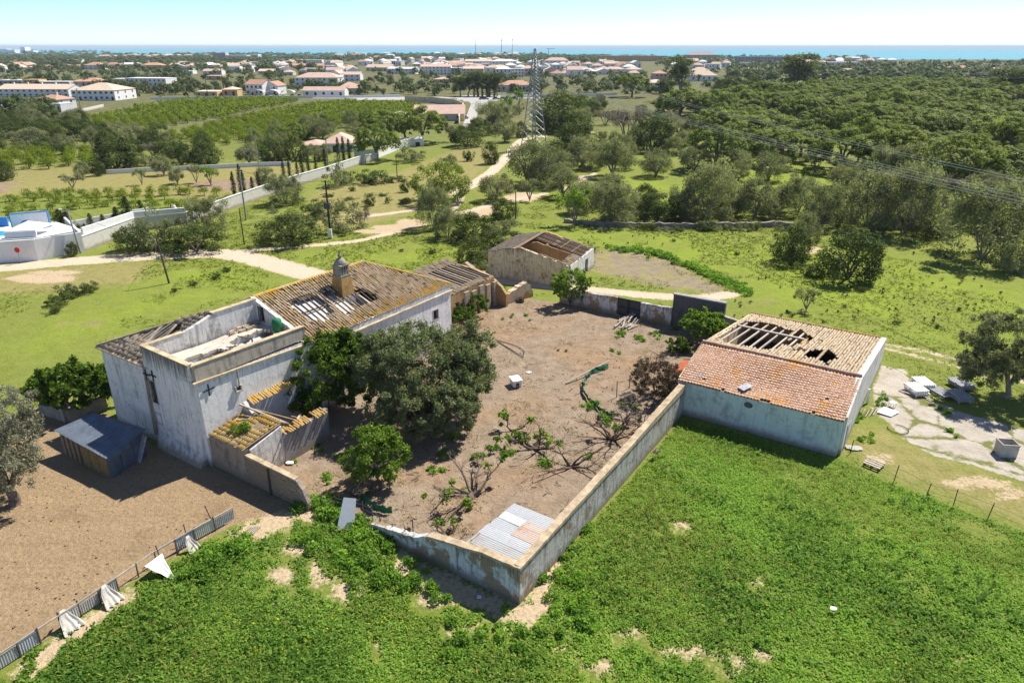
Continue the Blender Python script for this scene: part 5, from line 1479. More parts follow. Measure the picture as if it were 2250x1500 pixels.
# ================================================================ dry stone wall across the back of the meadow
def long_wall(name, label, cat, pts, h, th, mat, jag=0.0, coping=None, zb=-0.3):
    P_ = [G(*q_) for q_ in pts]; t = thing(name, label, cat, (*P_[0][:2], 0)); o = np.array([*P_[0][:2]])
    m = MB(); hs_ = h if hasattr(h, '__len__') else [h]*len(P_)
    for i in range(len(P_)-1):
        L = np.linalg.norm(P_[i+1][:2]-P_[i][:2]); m.wall(P_[i][:2]-o, P_[i+1][:2]-o, th, [(0, hs_[i]), (L, hs_[i+1])], zb, jag=jag, step=0.8 if jag else 4)
    m.build('wall_core', M[mat], t)
    if coping:
        m = MB()
        for i in range(len(P_)-1):
            a = P_[i][:2]-o; b = P_[i+1][:2]-o
            m.bar((*a, hs_[i]+0.06), (*b, hs_[i+1]+0.06), th+0.14, 0.1)
        m.build('coping', M[coping], t)
    return t
long_wall('stone_wall', 'long low dry stone wall between meadow and olive thickets', 'wall', [(1240, 488), (1330, 497), (1480, 502), (1600, 501), (1700, 498), (1760, 500)], [0.5, 0.8, 0.9, 0.9, 0.9, 0.5], 0.6, 'dry_stone', 0.16)
long_wall('boundary_wall', 'long pale boundary wall climbing from the white villa past the cypresses', 'wall', [(185, 552), (300, 508), (410, 492), (500, 462), (560, 440), (640, 413), (720, 388), (790, 362), (830, 352)], [2.2, 2.2, 1.9, 2.2, 2.2, 2.3, 2.2, 2.0, 1.8], 0.3, 'long_wall', 0, 'villa_white')
long_wall('field_wall', 'low white wall at the far edge of the dry orchard field', 'wall', [(235, 383), (330, 377), (470, 371), (560, 366), (640, 364)], 1.0, 0.25, 'villa_white')
long_wall('boundary_wall', 'low white wall beside the grey round-roofed farm house under the pines', 'wall', [(780, 352), (830, 347), (877, 328), (930, 316)], 2.4, 0.3, 'villa_white')
long_wall('road_wall', 'curved pale retaining wall where the road bends by the orchard', 'wall', [(890, 224), (950, 226), (1000, 232), (1018, 240), (1014, 256), (1008, 272)], 3.0, 0.4, 'ruin_wall')
long_wall('roadside_wall', 'long white wall beside the far road behind the pylon', 'wall', [(1100, 216), (1170, 214), (1290, 212), (1356, 209)], 1.6, 0.3, 'villa_white')
long_wall('roadside_wall', 'long low white wall along the far side of the big orchard', 'wall', [(330, 219), (480, 216), (640, 215), (760, 215), (880, 213)], 1.2, 0.3, 'villa_white')
long_wall('field_wall', 'pale wall with dark hedge below the terraced houses on the left', 'wall', [(130, 256), (180, 247), (228, 236)], 1.5, 0.3, 'long_wall')

# ================================================================ the white villa with its pool
vp = G(85, 572)
vl = thing('villa', 'white villa terrace with blue pool and screen wall beside the dirt track', 'villa', (*vp[:2], 0))
def vw(mb, q0, q1, h, th=0.3, zb=-0.3):
    a = G(*q0)[:2]-vp[:2]; b = G(*q1)[:2]-vp[:2]; L = np.linalg.norm(b-a); hh = h if hasattr(h, '__len__') else (h, h)
    mb.wall(a, b, th, [(0, hh[0]), (L, hh[1])], zb, step=5)
m = MB(); vw(m, (-190, 592), (86, 571), 3.0); vw(m, (85, 571), (186, 552), (3.0, 2.9)); vw(m, (186, 552), (150, 512), (2.9, 2.6)); m.build('terrace_wall', M['villa_white'], vl)
lq = lambda x, y, z: G(x, y, z) - np.array([*vp[:2], 0])
m = MB(); m.slab([lq(-190, 538, 2.6), lq(83, 522, 2.6), lq(180, 505, 2.6), lq(125, 488, 2.6), lq(-190, 488, 2.6)], 0.3); m.build('terrace', M['villa_white'], vl)
m = MB(); m.slab([lq(-100, 523, 2.68), lq(40, 515, 2.68), lq(48, 506, 2.68), lq(-100, 512, 2.68)], 0.05); m.build('pool', M['pool_water'], vl)
m = MB(); a = lq(30, 505, 2.6); b = lq(112, 499, 2.6); m.wall(a, b, 0.35, [(0, 4.9), (np.linalg.norm((b-a)[:2]), 5.0)], 2.3, step=6); sw_ = m.build('screen_wall', M['villa_white'], vl)
d = (b-a)[:2]/np.linalg.norm((b-a)[:2]); nn = np.array([d[1], -d[0]]); mid_ = a[:2] + (b-a)[:2]*0.40 + nn*0.19
m = MB(); pts = [mid_ + d*0.95*math.cos(th) for th in np.linspace(0, math.pi, 13)]; zs = [3.0 + 0.95*math.sin(th) for th in np.linspace(0, math.pi, 13)]
m.add([(*p, z) for p, z in zip(pts, zs)] + [(*(p+nn*0.06), z) for p, z in zip(pts, zs)], [tuple(range(13, 26))] + [(i, i+1, 14+i, 13+i) for i in range(12)]); m.build('arch', M['blue_paint'], sw_)
m = MB(); m.bar((*a[:2], 4.96), (*b[:2], 5.06), 0.42, 0.12); m.bar((*(a[:2]), 2.7), (*a[:2], 4.9), 0.40, 0.15); m.bar((*(b[:2]), 2.7), (*b[:2], 5.0), 0.40, 0.15); m.build('trim', M['blue_paint'], sw_)
m = MB(); g0, g1 = lq(12, 524, 2.6), lq(82, 520, 2.6); gm = (g0+g1)/2; back = np.array([0.3, 4.0, 0])
m.slab([g0+(0, 0, 1.0), g1+(0, 0, 1.0), gm+back*0.5+(0, 0, 2.0)], 0.1); m.slab([g0+(0, 0, 1.0), gm+back*0.5+(0, 0, 2.0), g0+back+(0, 0, 1.0)], 0.1); m.slab([g1+(0, 0, 1.0), g1+back+(0, 0, 1.0), gm+back*0.5+(0, 0, 2.0)], 0.1); m.slab([g1+back+(0, 0, 1.0), g0+back+(0, 0, 1.0), gm+back*0.5+(0, 0, 2.0)], 0.1)
m.wall(g0, g1, 0.3, [(0, 3.5), (5, 3.5)], 2.3, step=6); m.build('pool_house', M['villa_white'], vl)
m = MB(); q0, q1 = lq(-60, 500, 2.6), lq(20, 497, 2.6); m.wall(q0, q1, 0.3, [(0, 4.0), (9, 4.0)], 2.3, step=6); m.build('pool_screen', M['pool_blue'], vl)
m = MB(); vw(m, (150, 512), (330, 478), 1.8, 0.25); m.build('garden_wall', M['villa_white'], vl)
m = MB(); q0 = lq(190, 549, 0); q1 = lq(300, 508, 0); q2 = lq(410, 492, 0)
m.bar((*q0[:2], 2.85), (*q1[:2], 2.75), 0.34, 1.0); m.bar((*q1[:2], 2.75), (*q2[:2], 2.35), 0.34, 0.9); m.build('parapet', M['villa_white'], vl)
gp = lq(405, 492, 0); m = MB(); 
for dx in (-1.2, 1.6): m.box(gp[0]+dx-0.3, gp[0]+dx+0.3, gp[1]-0.3, gp[1]+0.3, -0.2, 2.8); m.lathe([(0.25, 2.8), (0.3, 3.0), (0.05, 3.3)], gp[0]+dx, gp[1], 8)
m.build('gate_pier', M['villa_white'], vl)
rs = G(46, 578); sgn = thing('road_sign', 'round red road sign before the white villa wall', 'sign', (*rs[:2], 0))
m = MB(); m.tube([(0, 0, -0.2), (0, 0, 2.1)], 0.04, 6); m.build('post', M['galvanised'], sgn)
m = MB(); m.tube([(0, -0.05, 1.9), (0, -0.09, 1.9)], 0.38, 16); m.build('plate', M['red_sign'], sgn)

# ================================================================ poles
def util_pole(px, py, ty, label, mat='dark_wood', arm=True, r=0.14, lean=0.0, extra=None, lamp=False):
    p = G(px, py); z = CAM_H - p[1]*math.tan(PITCH + math.atan((ty-750)/FPX)) if True else 0
    t = thing('utility_pole', label, 'pole', (*p[:2], 0))
    m = MB(); m.tube([(0, 0, -0.3), (lean*z, 0, z)], [r, r*0.7], 8); m.build('shaft', M[mat], t)
    if arm:
        m = MB(); m.bar((lean*z-0.6, 0, z-0.25), (lean*z+0.6, 0, z-0.2), 0.09); m.build('cross_arm', M['dark_wood'], t)
        for x in (-0.5, 0, 0.5):
            m = MB(); m.tube([(lean*z+x, 0, z-0.18), (lean*z+x, 0, z+0.05)], 0.04, 6); m.build('insulator', M['concrete_pole'], t)
    if lamp:
        m = MB(); m.tube([(0, 0, z-0.1), (-0.5, -0.1, z+0.15), (-1.2, -0.2, z+0.1)], 0.05, 6); m.build('lamp_arm', M['galvanised'], t)
        m = MB(); m.box(-1.6, -1.1, -0.32, -0.1, z+0.04, z+0.16); m.build('lamp_head', M['white_plastic'], t)
    if extra: extra(t, z)
    return t, np.array([p[0]+lean*z, p[1], z])
def trafo(t, z):
    m = MB(); m.box(-0.45, 0.45, -0.55, -0.12, z*0.52, z*0.62); m.build('transformer', M['gate_dark'], t)
    m = MB(); m.box(-0.3, 0.3, -0.42, -0.1, 0.1, 1.5); m.build('meter_box', M['white_plastic'], t)
    m = MB(); m.bar((-0.9, 0, z*0.66), (0.9, 0, z*0.66), 0.1); m.build('bracket', M['iron'], t)
p1 = util_pole(372, 622, 517, 'dark leaning wooden pole standing in the meadow beside the dirt track', 'dark_wood', False, 0.13, -0.09)
p2 = util_pole(178, 556, 461, 'pale concrete street lamp post before the white villa', 'concrete_pole', False, 0.15, -0.08, None, True)
p3 = util_pole(541, 483, 372, 'tall concrete pole beside the long boundary wall', 'concrete_pole', True, 0.16)
p4 = util_pole(537, 537, 457, 'thin dark wooden pole left of the round bush', 'dark_wood', False, 0.11)
p5 = util_pole(727, 523, 396, 'dark pole with transformer box and white meter cabinet', 'iron', True, 0.17, 0, trafo)
p6 = util_pole(873, 394, 342, 'slim pole alone on the green slope left of the domed pine', 'dark_wood', False, 0.11)
p7 = util_pole(1133, 490, 420, 'thin pole amid the bushes below the pylon', 'dark_wood', False, 0.11)
p8 = util_pole(184, 268, 195, 'concrete pole in front of the long terraced houses', 'concrete_pole', True, 0.22)
p9 = util_pole(457, 214, 170, 'dark pole at the roadside by the ochre sheds', 'dark_wood', False, 0.25)
p10 = util_pole(722, 372, 302, 'pole among cypresses beside the red roofed villa', 'concrete_pole', True, 0.16)
p11 = util_pole(570, 378, 300, 'pole rising from the trees left of the red roofed villa', 'concrete_pole', False, 0.16)
p12 = util_pole(493, 208, 150, 'pair-topped pole behind the ochre sheds', 'dark_wood', True, 0.3)
def cable(label, a, b, sag, r, mat='iron', n=14, group=None):
    m = MB(); pts = []
    for i in range(n+1):
        t = i/n; q_ = a+(b-a)*t; q_ = q_ - np.array([0, 0, 4*sag*t*(1-t)]); pts.append(q_)
    m.tube(pts, r, 4, cap=False)
    o = m.build_at('cable', M[mat], a); tag(o, label, 'cable', group); return o
cable('thin cable from the leaning pole to the street lamp post', p1[1], p2[1], 0.8, 0.02)
cable('thin cable from the concrete pole to the transformer pole', p3[1], p5[1], 1.0, 0.02)
cable('guy wire holding the dark leaning pole', p1[1]-(0, 0, 0.3), G(330, 560), 0.0, 0.02, 'galvanised', 2)

# ================================================================ lattice pylon and its lines
pc_ = G(1173, 328)
py = thing('pylon', 'tall grey lattice electricity pylon standing beside the sandy path', 'pylon', (*pc_[:2], 0), 0.62)
PH = 27.5
def hw_(z): return float(np.interp(z, [0, 10, 20, 25, PH], [2.75, 1.75, 0.85, 0.5, 0.12]))
corners = [(-1, -1), (1, -1), (1, 1), (-1, 1)]
for cx, cy in corners:
    m = MB()
    zs = [-0.2, 5, 10, 15, 20, 25, PH]
    for z0, z1 in zip(zs[:-1], zs[1:]): m.bar((cx*hw_(z0), cy*hw_(z0), z0), (cx*hw_(z1), cy*hw_(z1), z1), 0.19)
    m.build('leg', M['galvanised'], py)
lev = [0.3]
while lev[-1] < 25.5: lev.append(lev[-1] + max(0.9, hw_(lev[-1])*0.95))
for f in range(4):
    (ax, ay), (bx2, by2) = corners[f], corners[(f+1) % 4]
    for i, (z0, z1) in enumerate(zip(lev[:-1], lev[1:])):
        h0, h1_ = hw_(z0), hw_(z1)
        m = MB(); m.bar((ax*h0, ay*h0, z0), (bx2*h1_, by2*h1_, z1), 0.10); m.build('brace', M['galvanised'], py)
        m = MB(); m.bar((bx2*h0, by2*h0, z0), (ax*h1_, ay*h1_, z1), 0.10); m.build('brace', M['galvanised'], py)
arms = []
for z, L, sgn_ in ((24.3, 2.6, 1), (21.8, 3.0, -1), (19.6, 3.2, 1)):
    m = MB(); h = hw_(z)
    for cy in (-1, 1):
        m.bar((sgn_*h, cy*h, z-0.35), (sgn_*(h+L), 0, z), 0.09); m.bar((sgn_*h, cy*h, z+0.55), (sgn_*(h+L), 0, z+0.02), 0.08)
    arm_ = m.build('cross_arm', M['galvanised'], py)
    m = MB()
    for k in range(5): m.lathe([(0.05, z-0.2-k*0.2), (0.14, z-0.26-k*0.2), (0.05, z-0.34-k*0.2)], sgn_*(h+L), 0, 6)
    m.build('insulator', M['grey_plastic'], arm_)
    c_, s_ = math.cos(0.62), math.sin(0.62)
    arms.append(np.array([pc_[0] + c_*sgn_*(h+L), pc_[1] + s_*sgn_*(h+L), z-1.2]))
ends = [G(2290, 354, 17.0), G(2290, 386, 16.5), G(2290, 401, 16.0)]
for i, (a, e) in enumerate(zip(arms, ends)):
    b = a + (e-a)*1.7
    # straight projection of the span with a slight sag
    lab = ['upper power line crossing above the pine wood', 'middle power line crossing above the pine wood', 'lowest power line crossing above the pine wood'][i]
    for k in (0, 1):
        dz = np.array([0.0, 0.0, 0.28*k])
        cable(lab, a+dz, b+dz, 2.5, 0.022, 'wire_grey', 30, 'power lines')

# ================================================================ far masts
def mast(px, py_, ty, label, heads=True, w_=0.9):
    p = G(px, py_); z = CAM_H - p[1]*math.tan(PITCH + math.atan((ty-750)/FPX))
    t = thing('mast', label, 'mast', (*p[:2], 0)); m = MB(); m.tube([(0, 0, -1), (0, 0, z)], [w_, w_*0.6], 6); m.build('shaft', M['gate_dark'], t)
    if heads:
        for k in range(3):
            th = k*2.1; m = MB(); m.bar((1.5*math.cos(th), 1.5*math.sin(th), z-5), (1.8*math.cos(th), 1.8*math.sin(th), z-0.5), 1.2); m.build('antenna', M['gate_dark'], t)
mast(1045, 127, 84, 'thin plain mast on the skyline, leftmost of the three', False, 0.8)
mast(1102, 125, 87, 'telecom mast with antenna head on the skyline, middle of the three', True, 1.0)
mast(1126, 123, 86, 'telecom mast with antenna head on the skyline, rightmost of the three', True, 0.8)
cp_ = G(1205, 126); cr_ = thing('crane', 'tower crane far off against the sea', 'crane', (*cp_[:2], 0))
m = MB(); m.bar((0, 0, -1), (0, 0, 22), 1.2); m.build('tower', M['gate_dark'], cr_)
m = MB(); m.bar((-6, 0, 22.8), (18, 0, 22.8), 0.9); m.build('jib', M['gate_dark'], cr_)

# ================================================================ foliage
def unit(n):
    d = N.normal(size=(n, 3)); return d / np.linalg.norm(d, axis=1, keepdims=True)
def leaves(cent, rad, per, size, up=0.25, outw=0.75, flat=1.0, shell=0.45, aspect=0.55, cut=-1.0, tint_spread=0.45, seed_t=None):
    """leaf-sized lozenges filling clumps: cent (k,3), rad (k,)"""
    k = len(cent)
    idx = np.repeat(np.arange(k), per) if np.isscalar(per) else np.repeat(np.arange(k), per)
    n = len(idx)
    d = unit(n)
    d[:, 2] = np.where(d[:, 2] < cut, -d[:, 2], d[:, 2])
    rr = (shell + (1-shell)*N.random(n))**0.8
    off = d*(rad[idx]*rr)[:, None]*(0.72 + 0.6*N.random((k, 3)))[idx]; off[:, 2] *= flat
    pos = cent[idx] + off
    nr = d*outw + unit(n)*(1-outw)*1.3 + np.array([0, 0, up]); nr /= np.linalg.norm(nr, axis=1, keepdims=True)
    t = np.cross(nr, unit(n)); t /= np.linalg.norm(t, axis=1, keepdims=True) + 1e-9
    b = np.cross(nr, t)
    s = size*(0.6 + 0.8*N.random(n)); 
    v = np.stack([pos - t*s[:, None], pos - b*(s*aspect)[:, None], pos + t*s[:, None], pos + b*(s*aspect)[:, None]], 1).reshape(-1, 3)
    f = np.arange(4*n, dtype=np.int32).reshape(-1, 4)
    ct = N.random(k) if seed_t is None else seed_t
    tint = np.clip(0.5 + (ct[idx]-0.5)*tint_spread*1.4 + (N.random(n)-0.5)*(1-tint_spread)*1.3, 0, 1)
    return v, f, np.repeat(tint, 4)
def merge(parts):
    vs, fs, ts = [], [], []; k = 0
    for v, f, t in parts:
        vs.append(v); fs.append(f+k); ts.append(t); k += len(v)
    return np.concatenate(vs), np.concatenate(fs), np.concatenate(ts)
def crown_mesh(name, mat, parts):
    v, f, t = merge(parts)
    return mesh_from(name, v, f, [M[mat]], tint=t)
def dome_pts(k, rx, rz, z0, low=-0.2, inner=0.15):
    """clump centres over a dome"""
    out = []
    while len(out) < k:
        d = unit(1)[0]
        if d[2] < low: continue
        s = 1 - inner*R.random()**2
        out.append((d[0]*rx*s, d[1]*rx*s, z0 + d[2]*rz*s))
    return np.array(out)
def limbs(mb, h, spread, n, r0, base=(0, 0, -0.25), bend=0.3, sub=2, zf=0.75, trunk=0.35):
    """tapered trunk that forks into limbs; returns the tips"""
    b = np.array(base, float); fork = b + np.array([R.uniform(-.1, .1)*h*bend, R.uniform(-.1, .1)*h*bend, h*trunk])
    mb.tube([b, b*0.5+fork*0.5 + np.array([R.uniform(-.05, .05)*h, R.uniform(-.05, .05)*h, 0]), fork], [r0*1.25, r0*0.95, r0*0.8], 8)
    tips = []
    for i in range(n):
        th = 2*math.pi*i/n + R.uniform(-.4, .4); sp = spread*R.uniform(.55, 1)
        tip = np.array([math.cos(th)*sp, math.sin(th)*sp, h*zf*R.uniform(.8, 1.15)])
        mid = fork*0.5 + tip*0.5 + np.array([R.uniform(-.1, .1)*spread, R.uniform(-.1, .1)*spread, 0.08*h])
        mb.tube([fork-(0, 0, 0.05), mid, tip], [r0*0.6, r0*0.4, r0*0.14], 6); tips.append(tip)
        for j in range(sub):
            q_ = mid + (tip-mid)*R.uniform(0, .5); t2 = q_ + np.array([R.uniform(-.5, .5)*spread, R.uniform(-.5, .5)*spread, R.uniform(.0, .25)*h])
            mb.tube([q_, (q_+t2)/2 + (0, 0, 0.03*h), t2], [r0*0.3, r0*0.2, r0*0.07], 5); tips.append(t2)
    return tips
def tree_proto(name, kind, seed, mat, bark='bark'):
    """returns (crown mesh, trunk mesh); unit tree: crown about 2 across at scale 1"""
    R.seed(seed)
    mb = MB()
    if kind == 'olive':
        tips = limbs(mb, 1.45, 0.62, 4, 0.085, sub=2, trunk=0.28, zf=0.72)
        c = dome_pts(46, 0.74, 0.66, 0.82, -0.85, 0.3)
        rad = np.array([R.uniform(.15, .32) for _ in c])
        v = leaves(c, rad, 165, 0.032, 0.2, 0.5, 0.95, 0.3, 0.5, tint_spread=0.55)
    elif kind == 'thick':                                  # feathery olive thicket, leafy to the ground
        tips = limbs(mb, 1.4, 0.55, 5, 0.035, sub=1, trunk=0.12, zf=0.7)
        c = np.concatenate([dome_pts(40, 0.80, 0.95, 0.62, -0.6, 0.35), np.array([(R.gauss(0, .38), R.gauss(0, .38), R.uniform(.9, 1.6)) for _ in range(16)])])
        rad = np.array([R.uniform(.13, .30) for _ in c])
        v = leaves(c, rad, 250, 0.030, 0.15, 0.4, 1.25, 0.2, 0.42, tint_spread=0.55)
    elif kind == 'pine':                                   # umbrella pine
        tips = limbs(mb, 1.25, 0.55, 5, 0.06, sub=1, trunk=0.42, zf=0.75)
        c = dome_pts(150, 0.88, 0.62, 0.62, -0.3, 0.05); ph = [R.uniform(0, 6.28) for _ in range(3)]
        th_ = np.arctan2(c[:, 1], c[:, 0]); k_ = 1 + 0.10*np.sin(5*th_+ph[0]+c[:, 2]*3) + 0.07*np.sin(9*th_+ph[1])
        c = np.stack([c[:, 0]*k_, c[:, 1]*k_, c[:, 2]*(0.93+0.07*np.sin(7*th_+ph[2]))], 1); rad = np.array([R.uniform(.09, .17) for _ in c])
        v = leaves(c, rad, 72, 0.030, 0.6, 0.9, 0.8, 0.5, 0.6, -0.3, tint_spread=0.4)
    elif kind == 'dense':                                  # carob, mastic, thick round crown
        tips = limbs(mb, 1.2, 0.5, 4, 0.07, sub=1, trunk=0.2, zf=0.6)
        c = dome_pts(52, 0.78, 0.68, 0.62, -0.85, 0.3); rad = np.array([R.uniform(.17, .34) for _ in c])
        v = leaves(c, rad, 110, 0.035, 0.25, 0.7, 0.95, 0.5, 0.6)
    elif kind == 'round':                                  # smooth dome pine seen close to the path
        tips = limbs(mb, 1.1, 0.5, 5, 0.06, sub=1, trunk=0.25, zf=0.6)
        c = dome_pts(120, 0.88, 0.66, 0.66, -0.85, 0.06); rad = np.array([R.uniform(.12, .18) for _ in c])
        v = leaves(c, rad, 70, 0.030, 0.3, 0.85, 1.0, 0.6, 0.5)
    elif kind == 'bush':
        c = np.array([(R.gauss(0, .42), R.gauss(0, .42), abs(R.gauss(0.26, .2))) for _ in range(26)]); rad = np.array([R.uniform(.16, .34) for _ in c])
        v = leaves(c, rad, 100, 0.04, 0.2, 0.6, 0.9, 0.4, 0.55, -0.3)
        mb.tube([(0, 0, -0.2), (0.03, 0, 0.4)], [0.05, 0.03], 5)
    elif kind == 'citrus':
        c = dome_pts(15, 0.62, 0.58, 0.72, -0.6, 0.45); rad = np.array([R.uniform(.36, .48) for _ in c])
        v = leaves(c, rad, 36, 0.075, 0.2, 0.65, 1.0, 0.5, 0.6)
        mb.tube([(0, 0, -0.1), (0, 0, 0.6)], [0.08, 0.05], 5)
    elif kind == 'cypress':
        k = 44; zz = np.linspace(0.15, 3.9, k); rr = 0.36*np.sin(np.clip((zz+0.35)/4.25, 0, 1)*math.pi)**0.6*(1-0.35*zz/4)
        th = N.random(k)*6.28
        c = np.stack([np.cos(th)*rr*0.35, np.sin(th)*rr*0.35, zz], 1); rad = rr*0.85 + 0.05
        v = leaves(c, rad, 46, 0.062, 0.35, 0.7, 1.3, 0.55, 0.45)
        mb.tube([(0, 0, -0.2), (0, 0, 2.5)], [0.09, 0.03], 5)
    elif kind == 'eucalypt':
        tips = limbs(mb, 2.7, 0.6, 6, 0.07, sub=2, trunk=0.35, zf=0.8)
        c = np.array([t for t in tips] + [(R.gauss(0, .33), R.gauss(0, .33), R.uniform(0.9, 2.75)) for _ in range(48)]); rad = np.array([R.uniform(.17, .34) for _ in c])
        v = leaves(c, rad, 100, 0.042, 0.2, 0.55, 0.9, 0.4, 0.5)
    elif kind == 'sparse':                                 # almond and fig: limbs show through
        tips = limbs(mb, 1.4, 0.7, 5, 0.055, sub=3, trunk=0.26, zf=0.7)
        c = np.array(tips); rad = np.array([R.uniform(.14, .26) for _ in c])
        v = leaves(c, rad, 70, 0.04, 0.3, 0.45, 0.9, 0.15, 0.6)
    elif kind == 'bare':                                   # leafless grey thicket: many fine twigs
        tips = limbs(mb, 1.25, 0.8, 6, 0.05, sub=4, trunk=0.15, zf=0.75)
        for t in tips:
            for _ in range(5):
                e = np.array(t) + np.array([R.gauss(0, .2), R.gauss(0, .2), R.uniform(-.05, .28)]); mb.tube([t, e], [0.012, 0.003], 4, False)
        c = np.array(tips); rad = np.array([R.uniform(.14, .26) for _ in c])
        v = leaves(c, rad, 110, 0.045, 0.1, 0.1, 0.9, 0.1, 0.16)
    cm = crown_mesh('crown', mat, [v])
    tm = mesh_from('trunk', np.array(mb.v), mb.f, [M[bark]], tint=mb.t) if mb.v else None
    return cm, tm
PROTO = {}
for key, kind, mat, bark, k in (('olive', 'olive', 'leaf_olive', 'grey_bark', 4), ('thick', 'thick', 'leaf_olive', 'grey_bark', 3), ('pine', 'pine', 'leaf_pine', 'bark', 4), ('dense', 'dense', 'leaf_dense', 'bark', 3), ('round', 'round', 'leaf_pine', 'bark', 1),
                                ('bush', 'bush', 'leaf_dense', 'bark', 3), ('obush', 'bush', 'leaf_olive', 'grey_bark', 2), ('citrus', 'citrus', 'leaf_citrus', 'bark', 3), ('cypress', 'cypress', 'leaf_cypress', 'bark', 2),
                                ('eucalypt', 'eucalypt', 'leaf_dense', 'grey_bark', 1), ('sparse', 'sparse', 'leaf_fig', 'grey_bark', 2), ('osparse', 'sparse', 'leaf_olive', 'grey_bark', 2), ('bare', 'bare', 'leaf_twig', 'grey_bark', 2)):
    PROTO[key] = [tree_proto(key, kind, 100+17*i+len(key), mat, bark) for i in range(k)]
R.seed(21)
NAMEOF = dict(thick='olive_tree', olive='olive_tree', pine='pine_tree', dense='carob_tree', round='pine_tree', bush='bush', obush='bush', citrus='citrus_tree', cypress='cypress_tree', eucalypt='eucalyptus_tree', sparse='fruit_tree', osparse='almond_tree', bare='bare_tree')
CATOF = dict(thick='olive tree', olive='olive tree', pine='pine', dense='tree', round='pine', bush='bush', obush='bush', citrus='citrus tree', cypress='cypress', eucalypt='tree', sparse='fruit tree', osparse='tree', bare='bare tree')
CW = dict(thick=2.0, olive=1.95, pine=2.0, dense=2.1, round=2.0, bush=2.0, obush=2.0, citrus=2.0, cypress=0.74, eucalypt=1.9, sparse=2.0, osparse=2.0, bare=2.2)     # crown width of the unit tree
CHT = dict(thick=1.75, olive=1.7, pine=1.38, dense=1.6, round=1.5, bush=0.95, obush=0.95, citrus=1.6, cypress=4.0, eucalypt=3.0, sparse=1.6, osparse=1.6, bare=1.6)
WHOLE = {}
def whole(cm, tm):
    if tm is None: return cm
    if cm.name in WHOLE: return WHOLE[cm.name]
    b = bmesh.new(); b.from_mesh(cm); k = len(b.faces); b.from_mesh(tm); b.faces.ensure_lookup_table()
    for i in range(k, len(b.faces)): b.faces[i].material_index = 1
    me = bpy.data.meshes.new('tree'); b.to_mesh(me); b.free(); me.materials.append(cm.materials[0]); me.materials.append(tm.materials[0]); WHOLE[cm.name] = me
    return me
def plant(kind, p, width, label, group=None, height=None, parts=True, variant=None):
    cm, tm = PROTO[kind][variant if variant is not None else R.randrange(len(PROTO[kind]))]
    s = width/CW[kind]; sz = s if height is None else height/CHT[kind]
    if parts:
        t = thing(NAMEOF[kind], label, CATOF[kind], (p[0], p[1], 0), R.uniform(0, 6.28), group)
        t.scale = (s, s, sz)
        obj('crown', cm, t)
        if tm: obj('trunk', tm, t)
    else:
        t = obj(NAMEOF[kind], whole(cm, tm), None, (p[0], p[1], 0), R.uniform(0, 6.28)); t.scale = (s, s, sz)
        tag(t, label, CATOF[kind], group)
    return t
def tree_at(kind, px, py, wpx, label, hpx=None, group=None, **kw):
    """px, py: foot of the trunk in the photograph; wpx: crown width there"""
    p = G(px, py); w_ = px2m(wpx, p); h = None
    if hpx: h = px2m(hpx, p)*1.06
    return plant(kind, p, w_, label, group, h, **kw)

